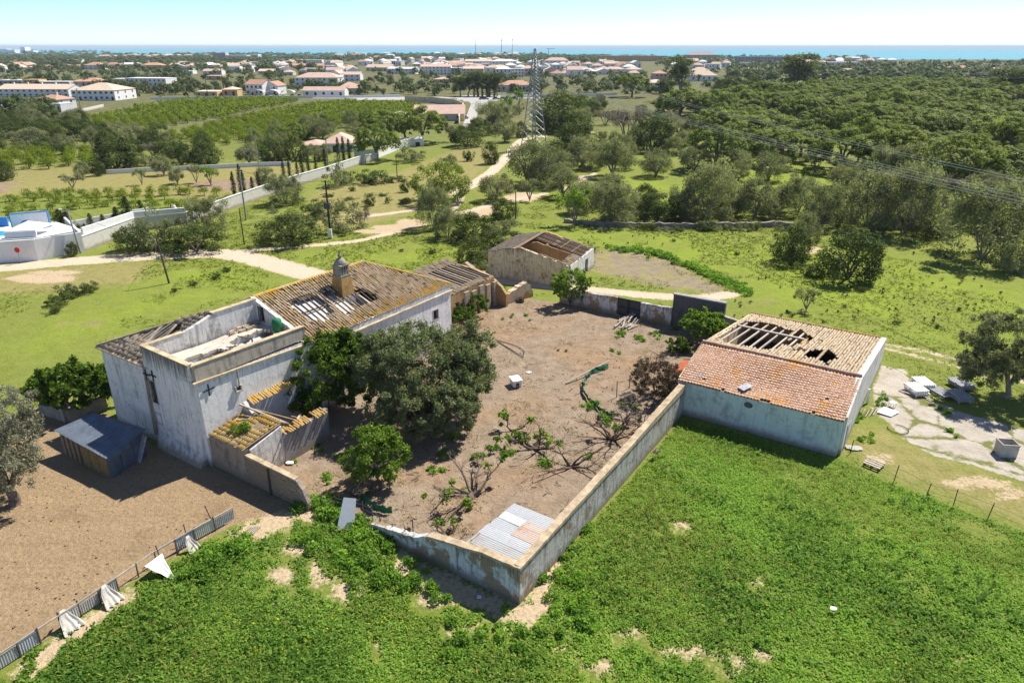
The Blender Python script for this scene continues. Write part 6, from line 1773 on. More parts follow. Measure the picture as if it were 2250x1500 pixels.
# ---- trees and bushes that can be told apart: kind, foot x, foot y, crown width, crown height (pixels of the photograph)
TREES = [
 ('round', 970, 443, 118, 82, 'large dome shaped dark pine left of the sandy path'),
 ('dense', 1078, 360, 40, 46, 'small round dark tree on the slope beside the sandy path'),
 ('obush', 990, 362, 40, 28, 'pale thin bush on the slope left of the small round tree'),
 ('bush', 1030, 354, 26, 26, 'little dark bush just left of the small round tree'),
 ('bush', 890, 422, 26, 28, 'small dark shrub on the green slope left of the domed pine'),
 ('bush', 812, 452, 30, 24, 'low shrub on the slope below the slim pole'),
 ('bush', 852, 446, 14, 16, 'tiny shrub on the slope left of the domed pine'),
 ('bare', 797, 500, 44, 46, 'leafless twisted tree beside the sandy track edge'),
 ('thick', 952, 500, 74, 85, 'grey olive standing in front of the domed pine'),
 ('thick', 985, 522, 66, 62, 'second grey olive in front of the domed pine, lower right'),
 ('dense', 1040, 528, 92, 60, 'broad dark bush mass right of the two grey olives'),
 ('obush', 1098, 512, 70, 42, 'grey-green bush under the thin pole'),
 ('dense', 1100, 556, 110, 56, 'dark bush right behind the roofless outbuilding'),
 ('dense', 1035, 578, 74, 58, 'dark round bush left of the roofless outbuilding'),
 ('obush', 1060, 592, 46, 30, 'low pale bush at the outbuilding left corner'),
 ('olive', 1093, 441, 80, 56, 'olive with clear shadow between sandy path and track'),
 ('dense', 1108, 482, 66, 46, 'dense bush left of the thin pole below the pylon'),
 ('olive', 1158, 402, 96, 88, 'large olive below the pylon, left one of the pair'),
 ('olive', 1204, 408, 104, 84, 'large olive below the pylon, right one of the pair'),
 ('dense', 1222, 362, 86, 52, 'dark tree at the right foot of the pylon'),
 ('olive', 1236, 432, 76, 56, 'pale olive just above the bright green tree'),
 ('sparse', 1262, 494, 92, 92, 'bright dense green tree at the left end of the stone wall'),
 ('osparse', 1163, 442, 50, 56, 'thin leaning almond tree by the sandy patch'),
 ('olive', 1280, 366, 84, 62, 'grey olive right of the pylon behind the clearing'),
 ('olive', 1346, 388, 84, 76, 'tall grey olive at the left edge of the bright clearing'),
 ('olive', 1440, 388, 76, 54, 'single olive with round shadow in the bright clearing'),
 ('thick', 1340, 428, 64, 42, 'olive half hidden behind the bushy row'),
 ('thick', 1350, 488, 116, 78, 'broad grey-green olive bush at the stone wall, left of the dark one'),
 ('dense', 1443, 486, 98, 66, 'dark round bush at the stone wall between grey ones'),
 ('thick', 1500, 484, 78, 66, 'grey bush right beside the dark round one'),
 ('dense', 1235, 288, 132, 84, 'big dark tree mass right behind the pylon'),
 ('dense', 1262, 296, 78, 50, 'dark tree at the right of the pylon'),
 ('dense', 1268, 330, 92, 64, 'dark rounded tree left of the grey olives'),
 ('dense', 1430, 332, 104, 78, 'big dark round tree amid the olive grove'),
 ('bare', 1378, 308, 100, 80, 'large greyish leafless tree behind the olive grove'),
 ('bare', 1330, 275, 60, 40, 'second greyish leafless tree near the pylon'),
 ('thick', 1083, 272, 80, 44, 'broad olive above the sandy path end'),
 ('olive', 1108, 312, 58, 48, 'olive at the bend of the sandy path'),
 ('dense', 1145, 302, 34, 34, 'small dark tree touching the sandy path top'),
 ('sparse', 1118, 255, 42, 50, 'slim pale tree beside the grassy lane'),
 ('sparse', 1140, 232, 36, 36, 'second pale tree beside the grassy lane'),
 ('pine', 828, 352, 90, 74, 'dark pine on the slope at the end of the long wall'),
 ('pine', 930, 314, 96, 72, 'spreading dark pine in front of the pink roofed farm'),
 ('pine', 848, 312, 92, 62, 'dark pine left of the spreading one'),
 ('pine', 890, 306, 80, 56, 'dark pine between the two larger ones'),
 ('dense', 1025, 322, 84, 46, 'broad dark bush above the green slope'),
 ('bare', 995, 312, 50, 46, 'brownish thin tree left of the broad dark bush'),
 ('dense', 1045, 292, 34, 32, 'small dark tree at the road end'),
 ('pine', 1387, 214, 70, 48, 'dark round pine in front of the far white houses'),
 ('eucalypt', 1490, 222, 66, 84, 'tall dark tree standing high above the white houses'),
 ('eucalypt', 1745, 212, 98, 80, 'broad tall dark tree above the pine wood'),
 ('dense', 1590, 214, 66, 44, 'dark tree left of the broad tall one'),
 ('dense', 1650, 212, 52, 42, 'second dark tree left of the broad tall one'),
 ('dense', 1456, 206, 40, 32, 'dark bush under the tall dark tree'),
 ('pine', 1570, 372, 118, 92, 'big dark pine at the near edge of the wood'),
 ('olive', 1527, 380, 78, 58, 'pale olive left of the big dark pine'),
 ('olive', 1610, 384, 76, 56, 'pale olive right of the big dark pine'),
 ('olive', 1690, 397, 76, 60, 'olive with shadow in the clearing below the wires'),
 ('thick', 1667, 360, 66, 62, 'grey thin tree behind the clearing olive'),
 ('osparse', 1790, 380, 60, 48, 'small orchard tree in the clearing, left of its twin'),
 ('osparse', 1846, 390, 56, 48, 'small orchard tree in the clearing, right of its twin'),
 ('osparse', 1737, 366, 30, 30, 'young thin tree in the clearing at the wood edge'),
 ('dense', 1764, 392, 10, 24, 'dark stump standing in the clearing'),
 ('thick', 1553, 482, 126, 112, 'tall brownish grey olive bush standing at the stone wall'),
 ('olive', 1660, 478, 94, 80, 'olive with visible trunk behind the stone wall'),
 ('thick', 1750, 470, 84, 78, 'feathery olive right of the one with visible trunk'),
 ('thick', 1800, 500, 92, 86, 'grey olive at the right end of the stone wall'),
 ('thick', 1905, 500, 132, 112, 'dark-based olive mass left of the tallest one'),
 ('thick', 1985, 512, 150, 140, 'tallest olive thicket in the right middle distance'),
 ('thick', 1960, 408, 104, 80, 'olive behind the tallest thicket'),
 ('thick', 1932, 370, 84, 52, 'olive at the wood edge behind the thickets'),
 ('thick', 2155, 566, 196, 156, 'widest olive thicket near the right picture edge'),
 ('thick', 2225, 505, 110, 100, 'olive thicket behind the widest one at the right edge'),
 ('bare', 2125, 440, 136, 72, 'grey leafless tree fallen among the right thickets'),
 ('dense', 2228, 438, 80, 70, 'dark tree at the right edge under the wires'),
 ('pine', 2057, 362, 72, 52, 'small round pine standing before the wood under the wires'),
 ('dense', 1735, 576, 86, 82, 'dark leaning olive beside the round tree in the right meadow'),
 ('olive', 1760, 560, 70, 84, 'grey olive leaning over the dark one in the right meadow'),
 ('dense', 1860, 612, 146, 112, 'big round tree standing alone in the right meadow'),
 ('bush', 1780, 606, 56, 30, 'low dark bush between the two meadow trees'),
 ('obush', 2240, 600, 90, 70, 'olive bush at the right edge above the meadow'),
 ('osparse', 1770, 682, 58, 58, 'small thin sapling in the right meadow'),
 ('bush', 1830, 486, 90, 30, 'low scrub between the right thickets'),
 ('bush', 2060, 520, 80, 34, 'low scrub left of the widest thicket'),
 ('thick', 627, 447, 84, 56, 'grey-green round bush tree against the long boundary wall'),
 ('thick', 457, 502, 92, 62, 'olive bush growing over the long boundary wall'),
 ('dense', 300, 550, 96, 56, 'dark bush at the boundary wall, leftmost of the clump'),
 ('obush', 360, 545, 100, 72, 'pale bush in the middle of the clump by the wall'),
 ('dense', 432, 552, 142, 58, 'broad bush in the clump by the wall, rightmost'),
 ('dense', 632, 534, 138, 64, 'broad round bush between the pole and the transformer pole'),
 ('obush', 740, 510, 92, 52, 'bush behind the transformer pole'),
 ('obush', 748, 408, 62, 46, 'pale bush at the upper end of the long wall'),
 ('bush', 700, 470, 90, 30, 'low scrub on the slope below the long wall'),
 ('bush', 820, 402, 90, 30, 'low scrub on the slope right of the pale bush'),
 ('obush', 905, 356, 70, 34, 'scrub below the dark pines'),
 ('dense', 160, 562, 28, 32, 'small bush at the foot of the street lamp post'),
 ('cypress', 138, 505, 30, 44, 'broad cypress nearest the blue arch wall'),
 ('cypress', 152, 506, 26, 40, 'cypress doubled up right of the broadest one'),
 ('cypress', 203, 505, 17, 35, 'slim cypress right of the lamp post inside the villa garden'),
 ('cypress', 229, 500, 15, 28, 'smallest cypress inside the villa garden'),
 ('cypress', 260, 494, 22, 38, 'third cypress from the gate piers in the villa garden'),
 ('cypress', 284, 488, 27, 54, 'tallest cypress in the villa garden'),
 ('cypress', 313, 477, 18, 36, 'cypress nearest the gate piers'),
 ('bush', 178, 508, 30, 22, 'clipped bush between the villa cypresses'),
 ('cypress', 516, 432, 14, 52, 'lone slim cypress farthest left in the row by the wall'),
 ('cypress', 532, 428, 15, 64, 'tallest cypress of the row by the long wall'),
 ('cypress', 538, 426, 12, 48, 'cypress close behind the tallest of the row'),
 ('cypress', 556, 420, 12, 30, 'short cypress right of the tallest pair'),
 ('cypress', 570, 416, 11, 38, 'slim cypress left of the twisted olive'),
 ('olive', 585, 412, 46, 44, 'twisted olive among the cypress row'),
 ('cypress', 624, 391, 11, 34, 'cypress just right of the twisted olive'),
 ('cypress', 637, 388, 11, 32, 'cypress fourth along the upper row'),
 ('cypress', 654, 388, 10, 30, 'cypress left of the taller upper pair'),
 ('cypress', 666, 386, 13, 48, 'taller cypress of the upper pair, left'),
 ('cypress', 679, 383, 12, 42, 'taller cypress of the upper pair, right'),
 ('cypress', 695, 379, 10, 34, 'cypress after the upper pair'),
 ('cypress', 716, 373, 12, 44, 'cypress before the pole by the red roofed villa'),
 ('cypress', 745, 356, 13, 50, 'cypress in front of the red roofed villa, left'),
 ('cypress', 756, 352, 12, 48, 'cypress in front of the red roofed villa, middle'),
 ('cypress', 768, 350, 12, 42, 'cypress in front of the red roofed villa, right'),
 ('sparse', 463, 406, 52, 46, 'bright green fig tree with shadow on the bare orange soil'),
 ('osparse', 432, 402, 38, 44, 'thin tree left of the bright green fig'),
 ('olive', 391, 404, 36, 34, 'small olive in the dry field'),
 ('olive', 360, 385, 44, 40, 'olive at the low white wall'),
 ('osparse', 312, 406, 30, 42, 'thin bare-stemmed tree in the dry field'),
 ('osparse', 160, 416, 50, 40, 'open thin tree alone in the dry field'),
 ('olive', 182, 392, 34, 34, 'olive at the far left of the dry field'),
 ('dense', 14, 396, 44, 46, 'dark tree at the left edge of the dry field'),
 ('dense', 218, 386, 34, 32, 'small dark tree left of the tall dark hedge'),
 ('dense', 257, 372, 104, 66, 'tall dark hedge-like clump, left one'),
 ('cypress', 232, 372, 36, 66, 'pointed dark tree in the left hedge clump'),
 ('cypress', 280, 371, 36, 64, 'pointed dark tree right in the left hedge clump'),
 ('dense', 400, 366, 62, 54, 'dark hedge-like clump, right one, left half'),
 ('dense', 455, 364, 70, 52, 'dark hedge-like clump, right one, right half'),
 ('obush', 330, 366, 60, 36, 'pale bush between the two dark hedge clumps'),
 ('bare', 340, 350, 50, 46, 'reddish thin tree behind the dark hedge clumps'),
 ('olive', 548, 362, 54, 44, 'grey tree by the villa garden corner'),
 ('dense', 600, 356, 70, 54, 'dark garden trees left of the red roofed villa'),
 ('dense', 650, 352, 60, 52, 'dark garden tree close left of the red roofed villa'),
 ('sparse', 575, 350, 40, 40, 'bright garden tree left of the red roofed villa'),
 ('olive', 700, 352, 60, 34, 'round bush before the red roofed villa'),
]
for k_, x, y, w_, h_, lab in TREES:
    big = 1.0 if k_ == 'cypress' else 1.16
    tree_at(k_, x, y, w_*big, lab, h_*(1.0 if k_ == 'cypress' else 1.08), parts=True)

def scatter_poly(poly, gap, jitter=0.4, lim=None):
    poly = np.asarray(poly)[:, :2]; lo, hi = poly.min(0), poly.max(0); pts = []
    if lim is not None: hi = np.minimum(hi, lim)
    ys = np.arange(lo[1], hi[1], gap*0.87)
    for j, y in enumerate(ys):
        for x in np.arange(lo[0] + (gap/2 if j % 2 else 0), hi[0], gap): pts.append((x + R.uniform(-jitter, jitter)*gap, y + R.uniform(-jitter, jitter)*gap))
    pts = np.array(pts)
    return pts[sd_poly(pts, poly) > 0]
R.seed(64)
for x in range(1325, 1760, 21):
    if R.random() < 0.75: tree_at(R.choice(('bush', 'obush', 'obush')), x+R.uniform(-8, 8), 506+R.uniform(-3, 3), R.uniform(24, 50), 'low scrub growing along the dry stone wall', R.uniform(10, 20), 'scrub along the stone wall', parts=False)
for poly, gap in ((ip([(1200, 470), (1290, 478), (1480, 486), (1760, 484), (1860, 500), (2050, 512), (2050, 470), (1800, 440), (1560, 440), (1400, 440), (1260, 445)]), 6.6), (ip([(1180, 350), (1290, 300), (1420, 320), (1500, 360), (1380, 372), (1290, 380), (1200, 392)]), 9.5), (ip([(1540, 395), (1620, 388), (1720, 402), (1700, 420), (1560, 430)]), 7.5), (ip([(1860, 400), (2060, 420), (2250, 450), (2300, 560), (2100, 530), (1900, 470)]), 7.0), (ip([(1000, 300), (1120, 250), (1160, 235), (1150, 262), (1060, 312)]), 11)):
    for p in scatter_poly(poly, gap, 0.42):
        if R.random() < 0.3: continue
        k_ = R.choice(('thick', 'thick', 'olive', 'obush', 'dense')); plant(k_, p, R.uniform(4.5, 7.5), 'grey-green olive or bush filling the thicket bands beyond the meadow', 'bushes filling the thickets', R.uniform(2.8, 5.0), parts=False)
# ---- the wood of umbrella pines on the right
wood = [(1490, 268), (1560, 300), (1640, 338), (1720, 368), (1800, 385), (1900, 400), (1990, 408), (2120, 425), (2330, 470), (2420, 480), (2360, 212), (2200, 203), (2000, 200), (1850, 203), (1760, 214), (1680, 226), (1580, 236), (1500, 244)]
WP = np.array(ip(wood))[:, :2]
wp_ = scatter_poly(WP, 14.5, 0.36)
wp_ = wp_[np.argsort(wp_[:, 1])]
# leave a grassy gap with olives inside the wood
gapc = G(1800, 240)[:2]
cnt = 0
for p in wp_:
    if np.hypot(*(p-gapc)) < 12: continue
    if R.random() < 0.14: continue
    cnt += 1
    dep = 'at the near edge of' if sd_poly(p[None, :], WP)[0] < 9 and p[1] < 260 else ('midway into' if p[1] < 300 else 'far back in'); az_ = p[0]/p[1]; lr = 'left' if az_ < .42 else ('middle' if az_ < .56 else 'right')
    plant('pine', p, R.choice((12, 15, 18, 21, 25))*R.uniform(.9, 1.1), 'umbrella pine %s the right-hand wood, in its %s third' % (dep, lr), 'umbrella pines of the wood', R.uniform(7.0, 13.5), parts=p[1] < 330)
print('pines', cnt)
for px, py in ((1790, 262), (1832, 252), (1760, 250), (1880, 245), (1810, 240), (1850, 262)):
    plant('olive', G(px, py), R.uniform(8, 12), 'pale olive in the gap inside the pine wood', 'olives in the wood gap')
tree_at('eucalypt', 2215, 232, 130, 'reddish open tree at the right edge above the pines', 78)

for p in scatter_poly(ip([(570, 475), (690, 420), (790, 395), (880, 385), (905, 440), (830, 478), (690, 505), (600, 505)]), 5.2, 0.45):
    if R.random() < 0.55: plant(R.choice(('bush', 'obush', 'bush')), p, R.uniform(1.4, 3.6), 'low grey-green scrub on the slope below the long boundary wall', 'scrub on the slope below the wall', R.uniform(0.6, 1.5), parts=False)
# ---- citrus orchards on the left
orch = [ip([(178, 268), (300, 240), (420, 222), (600, 218), (668, 222), (560, 244), (420, 272), (300, 292), (230, 288)]),
        ip([(370, 306), (480, 274), (640, 238), (760, 226), (920, 232), (930, 258), (800, 270), (700, 290), (560, 312), (450, 330)]),
        ip([(-120, 384), (0, 380), (205, 366), (205, 338), (60, 336), (-120, 340)])]
op = np.concatenate([scatter_poly(q_, 4.9, 0.2) for q_ in orch]); op = op[np.argsort(op[:, 1])]
for p in op[:300]:
    gi = [i for i in range(3) if sd_poly(p[None, :], orch[i])[0] > 0][0]
    plant('citrus', p, R.uniform(3.6, 5.0), ('round bright green orchard tree in the strip grove beyond the diagonal lane', 'round bright green orchard tree in the wide grove before the pink roofed farm', 'round bright green orchard tree in the left grove behind the dry field')[gi], 'citrus trees of the grove', R.uniform(2.7, 3.6), parts=False)
rest = []
cp0 = PROTO['citrus'][0][0]
def low_crown(nl, size, flat=0.8):
    c = dome_pts(7, 0.66, 0.6, 0.7, -0.5, 0.4); rad = np.array([R.uniform(.35, .5) for _ in c]); return leaves(c, rad, nl, size, 0.25, 0.7, 1.0, 0.55, 0.7)
vs = [low_crown(9, 0.2) for _ in range(6)]
for p in op[300:]:
    v, f, t = vs[R.randrange(6)]; s = R.uniform(1.8, 2.5); th = R.uniform(0, 6.28)
    q_ = v*s; rest.append((np.stack([q_[:, 0]*math.cos(th)-q_[:, 1]*math.sin(th)+p[0], q_[:, 0]*math.sin(th)+q_[:, 1]*math.cos(th)+p[1], q_[:, 2]*0.85], 1), f, t))
if rest:
    v, f, t = merge(rest)
    tag(obj('orchard', mesh_from('orchard', v, f, [M['leaf_citrus']], tint=t)), kind='stuff')
# young orchard rows in front of the villa
for row_, (xa, ya, xb, yb, n) in enumerate(((-40, 462, 330, 452, 13), (-40, 482, 130, 478, 6), (-40, 446, 360, 438, 15), (60, 432, 480, 428, 15), (340, 462, 500, 440, 6))):
    for i in range(n):
        t = i/(n-1); tree_at('citrus', xa+(xb-xa)*t+R.uniform(-5, 5), ya+(yb-ya)*t+R.uniform(-3, 3), R.uniform(27, 38), 'young citrus tree in the rows behind the white villa', R.uniform(15, 24), 'young citrus trees behind the villa', parts=False)

# ---- mixed scrub on the left and between things
scrubs = [(ip([(-150, 300), (0, 262), (150, 262), (230, 292), (300, 296), (380, 310), (470, 338), (460, 350), (330, 352), (200, 342), (60, 336), (-150, 345)]), 9.5, ('dense', 'olive', 'dense', 'obush', 'dense'), 'dark mixed scrub tree on the left below the orchard', 'scrub trees below the orchard', (6, 11), (4, 8)),
          (ip([(560, 330), (680, 290), (800, 275), (860, 280), (800, 300), (700, 318), (640, 345), (560, 350)]), 10, ('dense', 'olive', 'pine', 'dense'), 'dark tree in the belt behind the red roofed villa', 'tree belt behind the red roofed villa', (6, 10), (5, 8)),
          (ip([(1290, 330), (1400, 300), (1500, 262), (1560, 290), (1490, 345), (1400, 350)]), 11, ('olive', 'thick', 'olive', 'bare'), 'grey olive in the grove between pylon and pine wood', 'olives between pylon and wood', (6, 9), (4.5, 6.5)),
          (ip([(1330, 262), (1450, 232), (1540, 222), (1500, 262), (1420, 282)]), 16, ('obush', 'olive', 'bush', 'dense'), 'scrub tree on the rough land before the pine wood', 'scrub before the pine wood', (5, 9), (3, 5)),
          (ip([(1180, 260), (1240, 232), (1330, 226), (1330, 250), (1260, 280), (1180, 290)]), 12, ('dense', 'dense', 'olive'), 'dark tree behind the pylon', 'trees behind the pylon', (7, 11), (5, 8)),
          (ip([(1820, 400), (2000, 412), (2250, 450), (2400, 500), (2400, 560), (2230, 540), (2060, 520), (1840, 470)]), 10, ('thick', 'olive', 'bare', 'thick'), 'grey olive in the thicket on the right', 'olives of the right thicket', (6, 10), (4.5, 7))]
for poly, gap, kinds, lab, grp, ws_, hs2 in scrubs:
    for p in scatter_poly(poly, gap, 0.4):
        if R.random() < 0.12: continue
        plant(R.choice(kinds), p, R.uniform(*ws_), lab, grp, R.uniform(*hs2), parts=p[1] < 260)
# small shrubs dotted over the meadows
for x, y, w_ in ((132, 668, 60), (160, 650, 66), (200, 640, 48), (120, 686, 40), (475, 612, 34), (500, 596, 26), (425, 626, 24), (385, 640, 22), (330, 560, 14), (950, 556, 26), (882, 552, 14), (960, 628, 36), (1970, 712, 22), (1748, 540, 12), (2060, 720, 18), (1300, 552, 30), (1930, 600, 24), (2110, 610, 26), (1620, 560, 16), (1890, 640, 30), (1480, 530, 14)):
    tree_at('bush', x, y, w_, 'low dark shrub dotted on the open meadow', w_*0.5, 'shrubs dotted on the meadow', parts=False)

# ================================================================ the trees beside the buildings, built one by one
def big_tree(name, label, cat, px, py, mat, bark, cents, rads, per, size, trunk, up=0.2, outw=0.6, flat=0.95, shell=0.4, aspect=0.5, farm=None, flower=0.0):
    p = W(*farm) if farm else G(px, py)
    t = thing(name, label, cat, (p[0], p[1], 0))
    v, f, ti = leaves(np.array(cents, float), np.array(rads, float), int(per*0.38), size, up, outw*0.8, flat, shell*0.4, aspect, tint_spread=0.22)
    if flower:
        ti = ti.reshape(-1, 4); pick = (N.random(len(ti)) < flower); ti[pick] = 2.0; ti = ti.ravel()
    obj('crown', mesh_from('crown', v, f, [M[mat]], tint=ti), t)
    m = MB()
    if trunk: trunk(m)
    if m.v: obj('trunk', mesh_from('trunk', np.array(m.v), m.f, [M[bark]], tint=m.t), t)
    return t
def blob(k, cx, cy, cz_, rx, ry, rz, r0, r1, low=-0.9):
    out = []; rr = []; k = int(k*3.0); r0 *= 0.63; r1 *= 0.63
    while len(out) < k:
        d = unit(1)[0]
        if d[2] < low: continue
        s = R.uniform(0.55, 1.03)
        out.append((cx+d[0]*rx*s, cy+d[1]*ry*s, cz_+d[2]*rz*s)); rr.append(R.uniform(r0, r1))
    return out, rr
def cat_(*bl):
    a, b = [], []
    for x, y in bl: a += x; b += y
    return a, b
# broad grey-green tree before the house (several rounded heads) and the darker broad leaved one beside it
c_, r_ = cat_(blob(74, -0.2, 0.4, 4.5, 4.9, 4.2, 3.6, .6, 1.15, -0.85), blob(36, 3.4, 2.2, 4.2, 2.6, 2.8, 3.3, .5, 1.0, -0.9), blob(40, -0.4, -3.0, 3.0, 3.4, 2.4, 2.6, .5, .95, -0.9), blob(30, 2.6, -2.2, 2.8, 2.4, 2.2, 2.4, .5, .85), blob(20, -3.0, 0.8, 5.4, 2.4, 2.4, 2.2, .5, .9))
big_tree('laurel_tree', 'very large grey-green rounded tree filling the courtyard before the farmhouse', 'tree', 932, 928, 'leaf_grey', 'grey_bark', c_, r_, 520, 0.105, lambda m: limbs(m, 5.0, 2.8, 6, 0.22), 0.25, 0.5, 0.95, 0.3, 0.42)
c_, r_ = cat_(blob(72, 0.0, 0.0, 3.5, 4.3, 3.3, 3.2, .45, .9, -0.85), blob(24, 2.0, 1.6, 5.0, 2.0, 1.5, 1.7, .4, .75), blob(14, -0.6, 1.4, 5.2, 1.4, 1.1, 1.2, .4, .65), blob(18, -1.8, -1.2, 2.0, 1.7, 1.4, 1.6, .4, .75), blob(26, 3.4, 0.4, 3.6, 2.0, 1.8, 2.6, .4, .8))
big_tree('fig_tree', 'glossy dark green broad leaved tree between the lean-to and the grey-green tree', 'tree', 703, 905, 'leaf_broad', 'bark', c_, r_, 340, 0.115, lambda m: limbs(m, 4.4, 2.0, 6, 0.16), 0.3, 0.45, 0.95, 0.3, 0.62)
c_, r_ = cat_(blob(8, 0, 0, 0, 0.9, 0.8, 0.8, .3, .5))
c_ = [(x, y, z+6.3) for x, y, z in c_]
# low bright tree by the gap
c_, r_ = cat_(blob(44, 0, 0, 2.3, 2.25, 2.1, 1.9, .32, .66, -0.9), blob(10, 0.6, 0.4, 3.4, 1.1, 1.0, 0.8, .3, .5))
big_tree('fig_tree', 'bright green bushy tree in front of the big grey-green one', 'tree', 828, 1062, 'leaf_fig', 'bark', c_, r_, 210, 0.10, lambda m: limbs(m, 2.4, 1.2, 6, 0.10), 0.25, 0.4, 0.95, 0.2, 0.55)
# pruned figs with crooked limbs
def crooked(px, py, label, spread, h, nl, leafy, mat='leaf_fig', name='fig_tree', seed=1, bark='dead_wood', cat='fig tree'):
    R.seed(seed); p = G(px, py); t = thing(name, label, cat, (p[0], p[1], 0)); m = MB(); tips = []
    for i in range(nl):
        th = 2*math.pi*i/nl + R.uniform(-.4, .4); q_ = np.array([0, 0, -0.1]); d = np.array([math.cos(th), math.sin(th), 0.75]); L = spread*R.uniform(.8, 1.15); r = 0.10*h/1.6; pts = [q_]; rad = [r*1.3]
        for s in range(5):
            d = d + np.array([R.gauss(0, .34), R.gauss(0, .34), R.gauss(-0.05, .22)]); d /= np.linalg.norm(d); q_ = q_ + d*L/4.2; q_[2] = min(max(q_[2], 0.1), h); pts.append(q_); rad.append(r*(0.75**(s+1)))
            if s > 0:
                for _ in range(2):
                    e = d + np.array([R.gauss(0, .8), R.gauss(0, .8), R.gauss(0.1, .5)]); e /= np.linalg.norm(e); e1 = q_+e*L*0.2; e2 = e1 + (e + np.array([R.gauss(0, .5), R.gauss(0, .5), R.gauss(0.15, .4)]))*L*0.17
                    e1[2] = max(.06, e1[2]); e2[2] = max(.08, e2[2])
                    m.tube([q_, e1, e2], [rad[-1]*0.6, rad[-1]*0.35, 0.012], 4, False); tips.append(e2); tips.append(e1)
        m.tube(pts, rad, 6); tips.append(q_)
    obj('trunk', mesh_from('trunk', np.array(m.v), m.f, [M[bark]], tint=m.t), t)
    if leafy:
        tp_ = [tips[i] for i in R.sample(range(len(tips)), min(len(tips), leafy))]
        v, f, ti = leaves(np.array(tp_), np.array([R.uniform(.2, .42) for _ in tp_]), 46, 0.12, 0.3, 0.3, 0.8, 0.1, 0.6); obj('crown', mesh_from('crown', v, f, [M[mat]], tint=ti), t)
    return t
crooked(1040, 1088, 'pruned fig with crooked pale limbs and few leaves behind the corner canopy', 2.9, 2.3, 6, 16, seed=3, bark='bark')
crooked(1172, 985, 'dark fig with a split trunk and tufted leaves in the courtyard centre', 2.1, 2.4, 5, 13, seed=5)
crooked(1255, 1025, 'bare black branching tree leaning along the long garden wall', 2.6, 1.5, 6, 0, seed=8, name='bare_tree', cat='bare tree')
crooked(1345, 965, 'tangled bare tree with yellowish shoots by the long garden wall', 2.4, 1.7, 7, 5, 'leaf_twig', seed=12, name='bare_tree', cat='bare tree')
crooked(1372, 925, 'bare grey twisted tree in front of the flowering thicket', 1.7, 1.5, 6, 3, 'leaf_olive', seed=15, name='bare_tree', bark='grey_bark', cat='bare tree')
crooked(1128, 945, 'small leaning fig shoot left of the dark split fig', 1.3, 1.6, 3, 9, seed=18)
crooked(976, 1172, 'bare leafless sapling behind the crumbling corner wall', 1.0, 1.5, 3, 0, seed=22, name='bare_tree', cat='bare tree')
crooked(1405, 935, 'bare twigs low beside the end of the long garden wall', 1.3, 1.0, 5, 2, 'leaf_weed', seed=25, name='bare_tree', cat='bare tree')
crooked(795, 1095, 'dead dark brushy twigs beside the bent sheet', 1.5, 1.6, 7, 0, seed=27, name='bare_tree', cat='bare tree')
R.seed(33)
# thicket with pink flowers, and bushes by the back wall
c_, r_ = cat_(blob(56, 0, 0, 1.8, 2.3, 2.3, 1.9, .3, .6, -0.8), blob(14, 1.4, 0.3, 1.6, 1.4, 1.3, 1.3, .3, .5))
big_tree('bougainvillea', 'dark tangled thicket with a few pink flowers by the long wall end', 'shrub', 1440, 872, 'leaf_thicket', 'dead_wood', c_, r_, 240, 0.07, lambda m: limbs(m, 2.0, 1.4, 8, 0.06), 0.15, 0.3, 0.95, 0.2, 0.4, flower=0.012)
c_, r_ = cat_(blob(34, 0.4, 0.2, 2.3, 2.3, 2.0, 1.5, .35, .62, -0.7), blob(8, 1.4, -0.2, 1.7, 1.2, 1.0, .9, .3, .5))
big_tree('fig_tree', 'bright green spreading tree before the dark wall left of the barn', 'tree', 1530, 758, 'leaf_fig', 'grey_bark', c_, r_, 160, 0.13, lambda m: limbs(m, 2.4, 1.6, 7, 0.09, trunk=0.2), 0.3, 0.45, 0.9, 0.3, 0.6)
c_, r_ = blob(16, 0, 0, 0.7, 1.3, 1.1, 0.8, .3, .5)
big_tree('bush', 'dark glossy bush under the bright tree left of the barn', 'bush', 1490, 772, 'leaf_broad', 'bark', c_, r_, 150, 0.1, None)
c_, r_ = cat_(blob(34, 0, 0.2, 2.9, 2.3, 2.0, 1.5, .35, .65, -0.7), blob(8, -0.9, 0.2, 1.6, 1.0, 0.8, .7, .3, .5), blob(6, 1.1, 0.0, 1.7, 0.9, 0.8, .7, .3, .45))
big_tree('fruit_tree', 'small round green tree growing through the courtyard back wall', 'tree', 1253, 672, 'leaf_fig', 'dead_wood', c_, r_, 150, 0.12, lambda m: limbs(m, 2.7, 1.4, 6, 0.10, trunk=0.22), 0.25, 0.4, 0.95, 0.2, 0.5)
c_, r_ = cat_(blob(16, 0, 0, 1.0, 1.4, 1.5, 1.0, .3, .55, -0.5), blob(14, 1.2, 2.2, 1.5, 1.6, 1.6, 1.3, .3, .55, -0.5))
big_tree('bush', 'overgrown bush filling the corner between farmhouse and ruined wing', 'bush', 1018, 712, 'leaf_broad', 'bark', c_, r_, 130, 0.13, None)
